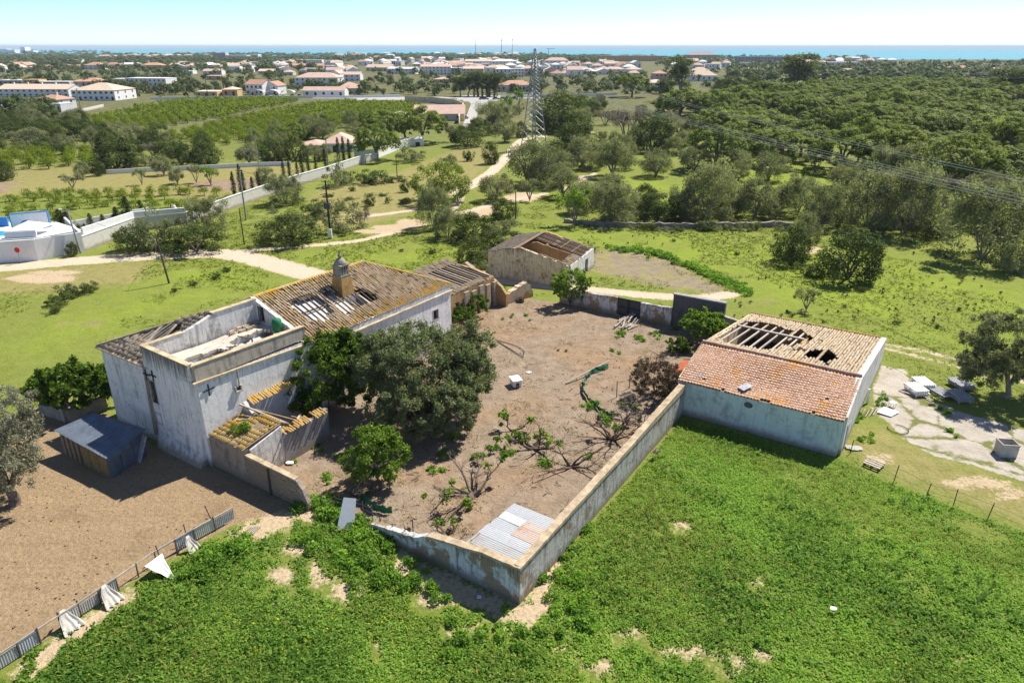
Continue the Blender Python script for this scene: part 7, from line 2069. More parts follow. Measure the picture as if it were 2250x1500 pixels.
# creeper tuft on the roof edge above the dark tree, weeds on the lean-to
c_ = [(R.uniform(0, 4.0), -0.5 + R.uniform(-.4, .5), 5.6 + R.uniform(-.8, .8)) for _ in range(22)]
g_ = farm_thing('creeper', 'green creeper climbing over the farmhouse eave beside the terrace', 'creeper', 10, -0.5)
v, f, ti = leaves(np.array(c_), np.array([R.uniform(.25, .5) for _ in c_]), 90, 0.13, 0.3, 0.4, 1.0, 0.2, 0.6); obj('foliage', mesh_from('foliage', v, f, [M['leaf_broad']], tint=ti), g_)
m = MB()
for i in range(4): m.tube([(0.5+i*0.8, -0.6, -0.5), (0.6+i*0.9, -0.5, 3.0), (0.5+i*0.95, -0.45, 5.6)], [0.07, 0.05, 0.02], 5)
obj('stem', mesh_from('stem', np.array(m.v), m.f, [M['bark']], tint=m.t), g_)
c_ = [(R.uniform(-.8, .8), R.uniform(-.7, .7), 3.0 + R.uniform(-.05, .3)) for _ in range(12)]
g_ = farm_thing('roof_weeds', 'clump of bright green weeds growing on the mossy lean-to roof', 'weeds', 1.7, -2.1)
v, f, ti = leaves(np.array(c_), np.array([R.uniform(.2, .35) for _ in c_]), 90, 0.09, 0.3, 0.3, 1.0, 0.1, 0.4); obj('foliage', mesh_from('foliage', v, f, [M['leaf_fig']], tint=ti), g_)
# left of the house and right of the barn
c_, r_ = cat_(blob(40, 0.4, 0.2, 2.5, 3.4, 2.6, 1.8, .45, .85, -0.75), blob(14, 2.6, 0.8, 2.8, 1.7, 1.6, 1.3, .4, .7), blob(10, -2.4, 0.2, 2.0, 1.5, 1.3, 1.1, .4, .65))
big_tree('fig_tree', 'broad dark green fig tree beside the left end of the farmhouse', 'fig tree', 168, 905, 'leaf_broad', 'bark', c_, r_, 240, 0.15, lambda m: limbs(m, 3.6, 2.6, 6, 0.17, trunk=0.2), 0.3, 0.4, 0.95, 0.3, 0.6)
c_, r_ = cat_(blob(40, -0.5, 0.3, 4.0, 2.9, 2.9, 2.1, .5, .95, -0.75), blob(30, -0.4, 1.4, 5.9, 2.7, 2.5, 1.7, .4, .85), blob(20, 1.1, -1.0, 3.1, 1.9, 1.8, 1.5, .4, .75), blob(14, -2.6, -0.9, 3.4, 1.6, 1.3, 1.3, .4, .7))
big_tree('olive_tree', 'big grey wispy olive at the left edge beside the ploughed field', 'olive tree', 30, 1108, 'leaf_wispy', 'bark', c_, r_, 330, 0.085, lambda m: limbs(m, 4.6, 2.4, 7, 0.34, trunk=0.3), 0.2, 0.3, 0.95, 0.15, 0.34)
c_, r_ = cat_(blob(60, -0.2, 0.3, 4.7, 4.0, 3.5, 3.1, .5, 1.0, -0.9), blob(28, -2.5, -0.2, 3.1, 2.1, 1.9, 1.9, .45, .85), blob(28, 2.3, 0.4, 3.3, 2.2, 2.0, 1.9, .45, .85))
big_tree('olive_tree', 'large olive with dark shade standing over the concrete yard at the right', 'olive tree', 2206, 872, 'leaf_olive', 'grey_bark', c_, r_, 330, 0.11, lambda m: limbs(m, 4.8, 2.2, 6, 0.25, trunk=0.27), 0.2, 0.45, 0.95, 0.2, 0.4)

# ================================================================ weeds and grass
def clumps(pts, size, nleaf, spread, hgt, tb=0.0, aspect=0.4):
    k = len(pts); idx = np.repeat(np.arange(k), nleaf); n = len(idx)
    s = np.asarray(size)[idx] if hasattr(size, '__len__') else np.full(n, size)
    th = N.random(n)*6.283; el = N.uniform(-0.1, 0.75, n)
    d = np.stack([np.cos(th)*np.cos(el), np.sin(th)*np.cos(el), np.sin(el)], 1)
    base = np.asarray(pts)[idx].copy(); base[:, 0] += N.normal(0, spread, n); base[:, 1] += N.normal(0, spread, n)
    base[:, 2] += N.random(n)*hgt*s/np.mean(s)
    side_ = np.stack([-np.sin(th), np.cos(th), N.normal(0, .4, n)], 1)
    L = s*(0.6+0.8*N.random(n))
    v = np.stack([base, base + d*(L*0.5)[:, None] + side_*(L*aspect*0.5)[:, None], base + d*L[:, None], base + d*(L*0.5)[:, None] - side_*(L*aspect*0.5)[:, None]], 1).reshape(-1, 3)
    f = np.arange(4*n, dtype=np.int32).reshape(-1, 4)
    ct = N.random(k); tint = np.clip(0.5 + (ct[idx]-.5)*0.6 + (N.random(n)-.5)*0.7 + tb, 0, 1)
    return v, f, np.repeat(tint, 4)
def vnoise(p, scale, seed):
    rs = np.random.default_rng(seed); a = rs.uniform(0, 6.28, 8); kx = rs.normal(0, 1/scale, 8); ky = rs.normal(0, 1/scale, 8)
    return sum(np.sin(p[:, 0]*kx[i] + p[:, 1]*ky[i] + a[i]) for i in range(8))/8**0.5/1.4
yard = np.array(fp([(0.2, -3.8), (0.5, -26.15), (26.4, -25.55), (26.3, -38), (47, -38), (47, -24), (45, 3), (30, 6), (28.4, 12.4), (-0.3, 12.4), (-0.5, -0.5)]))[:, :2]
def weed_points(n, lo, hi):
    p = np.stack([N.uniform(lo[0], hi[0], n), N.uniform(lo[1], hi[1], n)], 1)
    ok = np.abs(p[:, 0]) < 0.68*p[:, 1] + 9
    p = p[ok]
    bare_ = np.maximum.reduce([sample('soil', p), sample('field', p), sample('conc', p), sample('sand', p)*1.0, sample('track', p)])
    keep = (bare_ + vnoise(p, 0.35, 5)*0.28 < 0.42) & (sd_poly(p, yard) < -0.25)
    return p[keep]
# thick weeds in the near fields
fieldR = np.array(ip([(1150, 1330), (1500, 925), (1840, 1005), (1960, 1062), (2100, 1115), (2700, 1330), (3200, 2300), (900, 2300), (1000, 1450)]))[:, :2]
fieldL = np.array(ip([(500, 1165), (640, 1120), (690, 1110), (850, 1130), (880, 1200), (1130, 1340), (1220, 1400), (1100, 2300), (-900, 2300), (-300, 1640), (0, 1480), (345, 1262)]))[:, :2]
p = weed_points(160000, (-30, 22.5), (44, 57))
inR = sd_poly(p, fieldR) > 0; inL = sd_poly(p, fieldL) > 0
den = vnoise(p, 2.6, 9) + 0.6*vnoise(p, 0.9, 10)
pr = p[(inR & (den + 0.9*N.random(len(p)) > -1.0)) | (inL & (den + 0.9*N.random(len(p)) > -1.35))]
inL2 = sd_poly(pr, fieldL) > 0
nz = 0.5*(vnoise(pr, 3.5, 12)+1)
sz = np.where(inL2, 0.135, 0.112)*(0.75+0.55*np.clip(nz, 0, 1))
P3 = np.concatenate([pr, np.zeros((len(pr), 1))-0.03], 1)
tb = 0.10 + 0.42*vnoise(pr, 4.5, 14) + 0.22*vnoise(pr, 1.1, 15) + np.where(inL2, -0.14, 0.05)
v, f, t = clumps(P3, sz*1.04, 5, 0.09, 0.13, 0.0, 0.66)
t = np.clip(t + np.repeat(np.repeat(tb, 5), 4), 0, 1)
fl = np.repeat(N.random(len(t)//4) < 0.0025 + 0.02*(np.repeat(vnoise(pr, 3.0, 30) + np.where(inL2, 0.1, -0.3), 5) > 0.75), 4); t = np.where(fl, 2.0, t)
tag(obj('weed_field', mesh_from('weed_field', v, f, [M['leaf_weed']], tint=t)), kind='stuff')
# taller tufts, grassy blades and dry stalks break up the field
tt = pr[N.random(len(pr)) < 0.12*np.clip(vnoise(pr, 1.6, 50) + 0.5*vnoise(pr, 5.0, 51), 0, 1)]
v, f, t = clumps(np.concatenate([tt, np.full((len(tt), 1), 0.0)], 1), 0.21, 6, 0.12, 0.30, -0.22, 0.55)
tag(obj('weed_tufts', mesh_from('weed_tufts', v, f, [M['leaf_weed']], tint=t)), kind='stuff')
gg = pr[N.random(len(pr)) < 0.16*np.clip(0.4 + vnoise(pr, 3.2, 52), 0, 1)]
v, f, t = clumps(np.concatenate([gg, np.full((len(gg), 1), 0.02)], 1), 0.30, 5, 0.06, 0.10, 0.15, 0.16)
tag(obj('grass_blades', mesh_from('grass_blades', v, f, [M['leaf_grass']], tint=t)), kind='stuff')
ds = pr[N.random(len(pr)) < 0.09*np.clip(vnoise(pr, 1.4, 53) + 0.4*vnoise(pr, 6, 54) - 0.25, 0, 1)]
ys_ = np.stack([N.uniform(-22, 30, 15000), N.uniform(34, 84, 15000)], 1)
ys_ = ys_[(sample('soil', ys_) > 0.9) & (vnoise(ys_, 1.3, 60) + 0.6*vnoise(ys_, 4, 61) > 0.35)]
ds = np.concatenate([ds, ys_])
v, f, t = clumps(np.concatenate([ds, np.full((len(ds), 1), 0.01)], 1), 0.20, 5, 0.10, 0.06, 0.0, 0.20)
tag(obj('dry_stalks', mesh_from('dry_stalks', v, f, [M['leaf_straw']], tint=t)), kind='stuff')
# larger mounds along the walls and in the gap
mound = []
def mounds(path, n, r, jit):
    P_ = [G(*q_) for q_ in path]
    for i in range(n):
        t = R.random()*(len(P_)-1); k = min(int(t), len(P_)-2); q_ = P_[k]+(P_[k+1]-P_[k])*(t-k)
        rr = R.uniform(*r); mound.append((q_[0]+R.gauss(0, jit), q_[1]+R.gauss(0, jit), rr*0.3, rr))
mounds([(690, 1095), (720, 1130), (800, 1170), (850, 1200)], 60, (.3, .7), 0.6)
mounds([(640, 1170), (720, 1205), (800, 1240), (880, 1290)], 55, (.25, .55), 0.5)
mounds([(1150, 1300), (1220, 1225), (1300, 1140)], 22, (.2, .4), 0.2)
mounds([(1240, 1280), (1280, 1340), (1260, 1400), (1150, 1400), (1000, 1400)], 40, (.25, .5), 0.6)
mounds([(560, 1190), (480, 1220), (420, 1260)], 40, (.3, .6), 0.5)
mounds([(880, 1270), (930, 1290), (990, 1330)], 14, (.25, .5), 0.25)
mm_ = np.array(mound)
v, f, t = leaves(mm_[:, :3], mm_[:, 3], 130, 0.09, 0.3, 0.4, 0.75, 0.3, 0.6, -0.1)
tag(obj('weed_mounds', mesh_from('weed_mounds', v, f, [M['leaf_weed']], tint=t)), kind='stuff')
# courtyard weeds, the line of tall green weeds in the right meadow, grass of the middle distance
cw = []
for x, y, n, s in ((1010, 1085, 1, .4), (1365, 735, 8, .5), (1400, 745, 8, .5), (1345, 770, 3, .3), (1300, 890, 10, .45), (1330, 915, 12, .45), (1360, 940, 8, .4), (1195, 1020, 7, .5), (715, 1052, 5, .35), (740, 1010, 4, .3), (1290, 1000, 3, .3), (1235, 770, 2, .2), (1125, 700, 3, .25), (1150, 690, 3, .25), (1100, 640, 8, .4), (1140, 655, 8, .3), (700, 985, 4, .25), (640, 1005, 4, .2), (1440, 735, 6, .4), (1480, 720, 5, .3), (1000, 960, 5, .4), (1090, 985, 5, .4), (1110, 1000, 5, .4), (960, 1030, 5, .4), (985, 1000, 5, .4), (1940, 1195, 2, .4), (1945, 880, 8, .4), (2075, 905, 6, .3), (2090, 950, 5, .3), (1885, 920, 8, .35), (1900, 965, 6, .35)):
    for _ in range(n):
        q_ = G(x+R.gauss(0, 9), y+R.gauss(0, 5)); cw.append((q_[0], q_[1], 0.05, s*R.uniform(.5, 1)))
cw = np.array(cw); v, f, t = leaves(cw[:, :3], cw[:, 3], 60, 0.09, 0.3, 0.3, 0.7, 0.1, 0.45, -0.1)
tag(obj('yard_weeds', mesh_from('yard_weeds', v, f, [M['leaf_weed']], tint=t)), kind='stuff')
tw = []
P_ = [G(*q_) for q_ in ((1345, 548), (1420, 552), (1480, 570), (1540, 596), (1590, 620), (1640, 640))]
for _ in range(230):
    t = R.random()*(len(P_)-1); k = min(int(t), len(P_)-2); q_ = P_[k]+(P_[k+1]-P_[k])*(t-k); tw.append((q_[0]+R.gauss(0, .5), q_[1]+R.gauss(0, .9), 0.15, R.uniform(.3, .65)))
tw = np.array(tw); v, f, t = leaves(tw[:, :3], tw[:, 3], 46, 0.14, 0.3, 0.4, 0.8, 0.3, 0.5, -0.1)
tag(obj('tall_weeds', mesh_from('tall_weeds', v, f, [M['leaf_weed']], tint=t)), kind='stuff')
p = weed_points(72000, (-75, 40), (95, 140))
inn = (sd_poly(p, fieldR) < 0) & (sd_poly(p, fieldL) < 0) & (vnoise(p, 1.6, 40) + vnoise(p, 6, 41) > -0.15)
p = p[inn & (sample('dry', p) + N.random(len(p))*0.8 < 1.0)]
P3 = np.concatenate([p, np.zeros((len(p), 1))-0.03], 1)
v, f, t = clumps(P3, 0.20*(0.7+0.6*N.random(len(p)))*np.clip(p[:, 1]/75, 0.7, 1.4), 4, 0.12, 0.02, 0.05, 0.5)
tag(obj('meadow_grass', mesh_from('meadow_grass', v, f, [M['leaf_grass']], tint=t)), kind='stuff')
# dark seed heads and docks dotted over the right meadow
dk = []
for _ in range(260):
    x, y = R.uniform(1150, 2250), R.uniform(500, 720)
    if y < 500 + (x-1250)*0.02 or (x < 1330 and y > 545) or (1280 < x < 1640 and 545 < y < 660): continue
    q_ = G(x, y)
    if sd_poly(q_[None, :2], yard)[0] > -1: continue
    dk.append((q_[0], q_[1], 0.1, R.uniform(.10, .24)))
dk = np.array(dk); v, f, t = leaves(dk[:, :3], dk[:, 3], 22, 0.12, 0.2, 0.3, 1.3, 0.1, 0.4, -0.1)
tag(obj('meadow_herbs', mesh_from('meadow_herbs', v, f, [M['leaf_thicket']], tint=t)), kind='stuff')
# fallen twigs and brush on the courtyard earth
br_ = MB()
for _ in range(420):
    a, b = R.uniform(3, 43), R.choice((R.uniform(-25, -13), R.gauss(-22, 2.5), R.uniform(-24, -2)))
    if not (-25 < b < -2): continue
    q_ = W(a, b); th = R.uniform(0, 6.28); L = R.uniform(.15, .7); br_.tint = R.random()
    e_ = q_ + np.array([math.cos(th)*L, math.sin(th)*L, R.uniform(.02, .14)]); br_.bar(q_ + (0, 0, .02), e_, R.uniform(.015, .04))
tag(br_.build('twigs', M['dead_wood']), kind='stuff')
# stones and clods on the bare ground
st_ = MB()
for _ in range(420):
    a, b = R.uniform(1.5, 44), R.uniform(-25, -1)
    q_ = W(a, b) if R.random() < 0.6 else G(R.uniform(-60, 640), R.uniform(1040, 1440))
    inside_f = sample('field', q_[None, :2])[0] > .9 or sample('soil', q_[None, :2])[0] > .9
    if not inside_f: continue
    s = R.uniform(.02, .06); st_.tint = R.random()
    st_.hexa([(q_[0]+dx*s*R.uniform(.6, 1.2), q_[1]+dy*s*R.uniform(.6, 1.2), zz) for zz in (-0.03, s*0.7) for dx, dy in ((-1, -1), (1, -1), (1, 1), (-1, 1))])
o = st_.build('stones', M['clods']); tag(o, kind='stuff')

# ================================================================ the town
plain('town_white', (0.76, 0.75, 0.73), 0.9, 0.06, 0.3, randamt=0.12, bump=0)
plain('town_cream', (0.66, 0.58, 0.47), 0.9, 0.08, 0.3, randamt=0.15, bump=0)
plain('town_ochre', (0.58, 0.38, 0.18), 0.9, 0.10, 0.3, randamt=0.15, bump=0)
plain('town_pink', (0.60, 0.42, 0.36), 0.9, 0.08, 0.3, randamt=0.15, bump=0)
plain('town_grey', (0.38, 0.37, 0.36), 0.9, 0.10, 0.3, randamt=0.15, bump=0)
plain('roof_red', (0.52, 0.30, 0.21), 0.9, 0.16, 0.5, randamt=0.2, bump=0)
plain('roof_tan', (0.62, 0.49, 0.37), 0.9, 0.14, 0.5, randamt=0.15, bump=0)
plain('roof_pink', (0.58, 0.41, 0.33), 0.9, 0.14, 0.5, randamt=0.15, bump=0)
plain('car_paint', (0.25, 0.26, 0.28), 0.35, 0.1, 1.0, randamt=0.7, bump=0)
wb_ = MB(); wb_.box(-0.5, 0.5, -0.5, 0.5, 0, 1)
WIN_ME = mesh_from('window', np.array(wb_.v), wb_.f, [M['window_dark']])
CHI_ME = mesh_from('chimney', np.array(wb_.v), wb_.f, [M['town_white']])
def house_at(p, wd, dp, h, roof, wall, rmat, label, rot=0.0, st=1, nwin=0, rh=None, group=None, chim=0, cat='house', name='house', detail=True, side_win=0):
    t = thing(name, label, cat, (p[0], p[1], 0), rot, group)
    x, y = wd/2, dp/2; rh = rh if rh is not None else min(dp, wd)*0.24
    m = MB()
    if roof == 'gable':
        m.box(-x, x, -y, y, -1, h); m.add([(-x, -y, h), (-x, y, h), (-x, 0, h+rh), (x, -y, h), (x, y, h), (x, 0, h+rh)], [(0, 2, 1), (3, 4, 5)])
    elif roof == 'gableend':
        m.box(-x, x, -y, y, -1, h); m.add([(-x, -y, h), (x, -y, h), (0, -y, h+rh), (-x, y, h), (x, y, h), (0, y, h+rh)], [(0, 1, 2), (4, 3, 5)])
    elif roof == 'flat':
        m.box(-x, x, -y, y, -1, h)
    else: m.box(-x, x, -y, y, -1, h)
    m.build('wall', M[wall], t)
    m = MB(); e = 0.35
    if roof == 'hip':
        k = min(x, y)*0.95; X, Y = x+e, y+e
        if x >= y: r0, r1 = (-x+k, 0, h+rh), (x-k, 0, h+rh)
        else: r0, r1 = (0, -y+k, h+rh), (0, y-k, h+rh)
        b = [(-X, -Y, h+.02), (X, -Y, h+.02), (X, Y, h+.02), (-X, Y, h+.02)]
        if x >= y: m.add(b+[r0, r1], [(0, 1, 5, 4), (1, 2, 5), (2, 3, 4, 5), (3, 0, 4), (3, 2, 1, 0)])
        else: m.add(b+[r0, r1], [(0, 1, 4), (1, 2, 5, 4), (2, 3, 5), (3, 0, 4, 5), (3, 2, 1, 0)])
    elif roof == 'gable':
        X, Y = x+e, y+e; m.slab([(-X, -Y, h-0.02), (X, -Y, h-0.02), (X, 0, h+rh+.12), (-X, 0, h+rh+.12)], 0.1); m.slab([(X, Y, h-0.02), (-X, Y, h-0.02), (-X, 0, h+rh+.12), (X, 0, h+rh+.12)], 0.1)
    elif roof == 'gableend':
        X, Y = x+e, y+e; m.slab([(-X, Y, h-0.02), (-X, -Y, h-0.02), (0, -Y, h+rh+.12), (0, Y, h+rh+.12)], 0.1); m.slab([(X, -Y, h-0.02), (X, Y, h-0.02), (0, Y, h+rh+.12), (0, -Y, h+rh+.12)], 0.1)
    elif roof == 'shed':
        X, Y = x+e, y+e; m.slab([(-X, -Y, h+.02), (X, -Y, h+.02), (X, Y, h+rh), (-X, Y, h+rh)], 0.12)
    elif roof == 'flat':
        m.box(-x-0.06, x+0.06, -y-0.06, y+0.06, h, h+0.35)
    m.build('roof', M[rmat], t)
    if detail and nwin:
        for s in range(st):
            fh = h/st
            for i in range(nwin):
                o = obj('window', WIN_ME, t); wx = -x + wd*(i+0.5)/nwin
                ww_ = min(1.3, wd/nwin*0.5)
                if s == 0 and i % 3 == 1: o.location = (wx, -y-0.02, 0.05); o.scale = (ww_, 0.12, fh*0.72)
                else: o.location = (wx, -y-0.02, s*fh + fh*0.33); o.scale = (ww_, 0.12, fh*0.42)
        for s in range(st):
            for i in range(side_win):
                for sx in (-1, 1):
                    o = obj('window', WIN_ME, t); o.location = (sx*(x+0.02), -y + dp*(i+0.5)/side_win, s*h/st + h/st*0.33); o.scale = (0.12, 1.0, h/st*0.42)
    for i in range(chim):
        o = obj('chimney', CHI_ME, t); o.location = (-x + wd*(i+0.6)/chim, 0.6, h+rh*0.4); o.scale = (0.7, 0.7, rh*0.6+1.0)
    return t
def house(px, py, wpx, hpx, roof, wall, rmat, label, dp=None, rot=0.0, rhpx=None, **kw):
    """px, py: middle of the front foot in the photograph, sizes in its pixels"""
    p = G(px, py); wd = px2m(wpx, p); h = px2m(hpx, p); dp = dp or wd*0.6
    rh = px2m(rhpx, p) if rhpx else None
    q_ = (p[0]+math.sin(-rot)*dp/2, p[1]+math.cos(rot)*dp/2)
    return house_at(q_, wd, dp, h, roof, wall, rmat, label, rot, rh=rh, **kw)

H = house
H(207, 221, 98, 21, 'hip', 'town_white', 'roof_tan', 'long white two storey terrace end block with wide tan hip roof', 22, -0.06, 14, st=2, nwin=8, side_win=3)
H(75, 213, 160, 16, 'gable', 'town_white', 'roof_tan', 'row of white terraced houses with tan roof and five chimneys', 16, -0.05, 9, st=2, nwin=12, chim=5)
H(104, 240, 62, 20, 'hip', 'town_white', 'roof_red', 'white villa with red roof below the tan roofed terrace', 11, -0.3, 9, st=2, nwin=4, side_win=2, chim=1)
H(124, 246, 30, 16, 'flat', 'town_white', 'town_white', 'white flat roofed annexe in front of the red roofed left villa', 7, -0.3, None, st=1, nwin=2)
H(70, 243, 34, 13, 'hip', 'town_cream', 'roof_red', 'small cream house with orange roof at the left villa', 8, 0.1, 6, nwin=2)
H(22, 246, 44, 12, 'gable', 'town_white', 'town_white', 'low white shed at the far left below the terraces', 8, 0.0, 4, nwin=2)
H(322, 190, 98, 16, 'flat', 'town_white', 'town_white', 'modern white flats with balconies beyond the terrace', 14, -0.18, None, st=2, nwin=9)
H(270, 187, 50, 12, 'flat', 'town_cream', 'town_white', 'pale flats left of the modern white flats', 12, -0.1, None, st=2, nwin=5)
H(115, 190, 76, 9, 'flat', 'town_grey', 'town_white', 'long grey-white row behind the terraced houses', 10, 0, None, nwin=7)
H(70, 190, 36, 13, 'flat', 'town_ochre', 'town_ochre', 'orange brown block behind the terraced houses', 10, 0, None, st=2, nwin=3)
H(192, 189, 62, 9, 'hip', 'town_cream', 'roof_red', 'terracotta roofed house behind the wide tan roof', 14, 0, 7, nwin=4)
H(24, 188, 52, 10, 'flat', 'town_grey', 'town_white', 'white row at the far left behind the terraces', 12, 0, None, nwin=5)
H(40, 150, 46, 8, 'hip', 'town_cream', 'roof_tan', 'wide cream house with tan roof alone among dark trees far left', 18, 0, 4, st=2, nwin=5)
H(99, 153, 24, 6, 'hip', 'town_white', 'roof_red', 'small white house right of the wide cream one far left', 14, 0, 4, nwin=3)
H(162, 152, 48, 5, 'gable', 'town_cream', 'roof_red', 'low red roofed row in the far left village', 16, 0, 4, nwin=5)
H(205, 153, 38, 9, 'hip', 'town_white', 'roof_red', 'white house with big red roof in the far left village', 18, 0, 6, st=2, nwin=4)
H(246, 152, 28, 9, 'hip', 'town_cream', 'roof_red', 'cream house right of the big red roof in the far left village', 16, 0, 5, st=2, nwin=3)
H(284, 149, 36, 7, 'gable', 'town_white', 'town_white', 'white houses between the red and the orange roofs far left', 16, 0, 3, st=2, nwin=4)
H(332, 151, 46, 7, 'hip', 'town_ochre', 'roof_red', 'orange house with red roof in the far left village', 18, 0, 5, nwin=4)
H(388, 151, 30, 7, 'gable', 'town_white', 'roof_pink', 'white house right of the orange one in the far village', 16, 0, 4, nwin=3)
H(168, 138, 18, 6, 'flat', 'town_white', 'town_white', 'white house standing higher among the dark woods far left', 14, 0, None, nwin=2)
H(141, 140, 14, 8, 'flat', 'town_white', 'town_white', 'two small white blocks among the dark woods far left', 14, 0, None, nwin=2)
# behind the big orchard
H(560, 209, 42, 22, 'gable', 'town_white', 'roof_red', 'white two storey villa with orange roof behind the big orchard', 12, -0.25, 9, st=2, nwin=4)
H(596, 208, 34, 18, 'gableend', 'town_white', 'roof_red', 'white gabled wing of the villa behind the big orchard', 11, -0.2, 9, st=2, nwin=2)
H(712, 213, 92, 13, 'gable', 'town_white', 'roof_pink', 'long low white building with pink roof behind the orchard', 11, 0, 7, nwin=5)
H(770, 207, 52, 12, 'hip', 'town_cream', 'roof_pink', 'cream house with hipped pink roof right of the long low building', 14, 0.2, 12, nwin=3)
H(696, 190, 96, 18, 'hip', 'town_white', 'roof_pink', 'big white house with long red hip roof behind the car park', 18, -0.05, 10, st=2, nwin=8)
H(738, 186, 20, 22, 'gableend', 'town_white', 'roof_pink', 'white gable end of the big long roofed house', 14, 0, 7, st=2, nwin=1)
H(768, 179, 48, 14, 'gable', 'town_white', 'roof_pink', 'white house with chimney blocks right of the big long roof', 14, 0, 5, st=2, nwin=4, chim=2)
H(590, 164, 44, 7, 'gable', 'town_cream', 'roof_tan', 'low tan roofed house amid the far trees left of centre', 14, 0, 4, nwin=3)
H(632, 166, 24, 7, 'hip', 'town_cream', 'roof_tan', 'small tan house right of the low tan roofed one', 12, 0, 4, nwin=2)
H(466, 165, 40, 8, 'gable', 'town_white', 'roof_pink', 'white house with pink roof above the ochre sheds', 14, 0, 4, nwin=4)
H(470, 176, 32, 8, 'flat', 'town_ochre', 'town_cream', 'ochre flat shed above the orchard hedge', 12, 0, None, nwin=2)
H(454, 214, 48, 11, 'flat', 'town_ochre', 'town_cream', 'low ochre building behind the dark hedge', 14, 0, None, nwin=3)
H(506, 213, 32, 15, 'hip', 'town_ochre', 'roof_tan', 'ochre shed with hipped roof right of the low ochre building', 12, 0.1, 5, nwin=2)
H(413, 163, 22, 6, 'flat', 'town_white', 'town_white', 'small white cube house in the far fields', 12, 0, None, nwin=2)
H(640, 141, 42, 9, 'flat', 'town_white', 'town_white', 'white apartment block, left of three alike in a row', 18, 0, None, st=3, nwin=7, cat='apartment block')
H(687, 142, 42, 9, 'flat', 'town_white', 'town_white', 'white apartment block, middle of three alike in a row', 18, 0, None, st=3, nwin=7, cat='apartment block')
H(727, 142, 30, 8, 'flat', 'town_white', 'town_white', 'white apartment block, right of three alike in a row', 18, 0, None, st=3, nwin=5, cat='apartment block')
H(655, 151, 110, 6, 'gable', 'town_ochre', 'roof_red', 'long red roofed row in front of the three apartment blocks', 18, 0, 4, nwin=9)
H(679, 161, 28, 9, 'flat', 'town_grey', 'town_white', 'grey-blue block below the long red roofed row', 14, 0, None, st=2, nwin=3)
H(722, 160, 18, 14, 'flat', 'town_white', 'town_white', 'narrow white tower house right of the grey-blue block', 12, 0, None, st=3, nwin=2)
H(528, 149, 38, 7, 'gable', 'town_white', 'roof_pink', 'white house with long pink roof in the far middle left', 18, 0, 4, st=2, nwin=5)
H(435, 151, 40, 7, 'gable', 'town_white', 'roof_pink', 'white house with pink roof, left in the far middle', 18, 0, 4, nwin=4)
H(484, 134, 26, 16, 'flat', 'town_grey', 'town_white', 'blue-grey hotel tower on the left of the coast', 20, 0, None, st=5, nwin=5, cat='hotel')
H(520, 134, 46, 11, 'flat', 'town_cream', 'town_white', 'pale yellow hotel right of the blue-grey tower', 24, 0, None, st=3, nwin=8, cat='hotel')
H(556, 131, 24, 10, 'flat', 'town_white', 'town_white', 'white hotel wing at the right of the pale yellow one', 24, 0, None, st=3, nwin=4, cat='hotel')
# centre
H(882, 163, 66, 11, 'gable', 'town_white', 'town_white', 'stepped white terrace row left of the three storey block', 16, -0.25, 3, st=2, nwin=8)
H(958, 165, 66, 17, 'gable', 'town_white', 'roof_pink', 'three storey white block with garage arches and pink roof', 16, 0, 5, st=3, nwin=8)
H(1002, 165, 22, 14, 'flat', 'town_grey', 'town_white', 'grey fronted block right of the three storey one', 14, 0, None, st=2, nwin=3)
H(1040, 163, 46, 11, 'gable', 'town_cream', 'roof_tan', 'cream two storey house right of the grey fronted block', 14, 0, 4, st=2, nwin=6)
H(1052, 150, 58, 14, 'gable', 'town_white', 'roof_tan', 'large white block with long tan roof in the upper town centre', 18, 0, 4, st=3, nwin=8)
H(1108, 152, 54, 16, 'hip', 'town_white', 'town_white', 'large white block with rounded top right of the long tan roof', 18, 0, 4, st=3, nwin=7)
H(1106, 171, 34, 18, 'hip', 'town_white', 'town_white', 'white villa with big windows left of the white cube', 12, 0, 4, st=2, nwin=4)
H(1138, 170, 28, 17, 'flat', 'town_white', 'town_white', 'white cube house with glass front behind the red bungalow', 12, 0, None, st=3, nwin=4)
H(1160, 168, 30, 16, 'hip', 'town_cream', 'roof_pink', 'pinkish house right of the white cube', 12, 0, 6, st=2, nwin=4)
H(966, 144, 24, 8, 'hip', 'town_cream', 'roof_pink', 'pink roofed house above the stepped white terrace', 16, 0, 5, st=2, nwin=3)
H(1008, 148, 34, 7, 'gable', 'town_cream', 'roof_pink', 'pinkish row left of the long tan roof', 16, 0, 4, st=2, nwin=5)
H(1136, 202, 74, 14, 'hip', 'town_white', 'roof_red', 'orange roofed bungalow behind the road junction trees', 14, 0.1, 9, nwin=5)
H(974, 182, 42, 7, 'hip', 'town_pink', 'roof_pink', 'low pink house amid the centre trees', 14, 0, 4, nwin=4)
H(966, 266, 110, 15, 'gable', 'town_cream', 'roof_pink', 'long pink roofed farm building beside the bending road', 13, 0.05, 16, nwin=4)
H(880, 262, 70, 4, 'hip', 'town_white', 'town_white', 'low white vaulted tunnel left of the pink roofed farm building', 12, 0.05, 10)
H(832, 157, 60, 8, 'gable', 'town_cream', 'roof_tan', 'tan roofed row on the slope left of the stepped terrace', 16, -0.25, 6, st=1, nwin=6)
H(745, 334, 66, 18, 'hip', 'town_white', 'roof_pink', 'red roofed villa among cypresses at the end of the long wall', 12, 0.1, 18, nwin=4)
H(690, 332, 52, 12, 'hip', 'town_cream', 'roof_pink', 'lower wing of the red roofed villa among dark trees', 9, 0.1, 8, nwin=3)
H(905, 322, 52, 12, 'flat', 'town_white', 'town_white', 'low white outbuilding under the spreading dark pine', 6, 0.1, None, nwin=2)
H(545, 345, 24, 14, 'flat', 'town_white', 'town_white', 'small white garden house half hidden among the left trees', 5, 0, None, nwin=1)
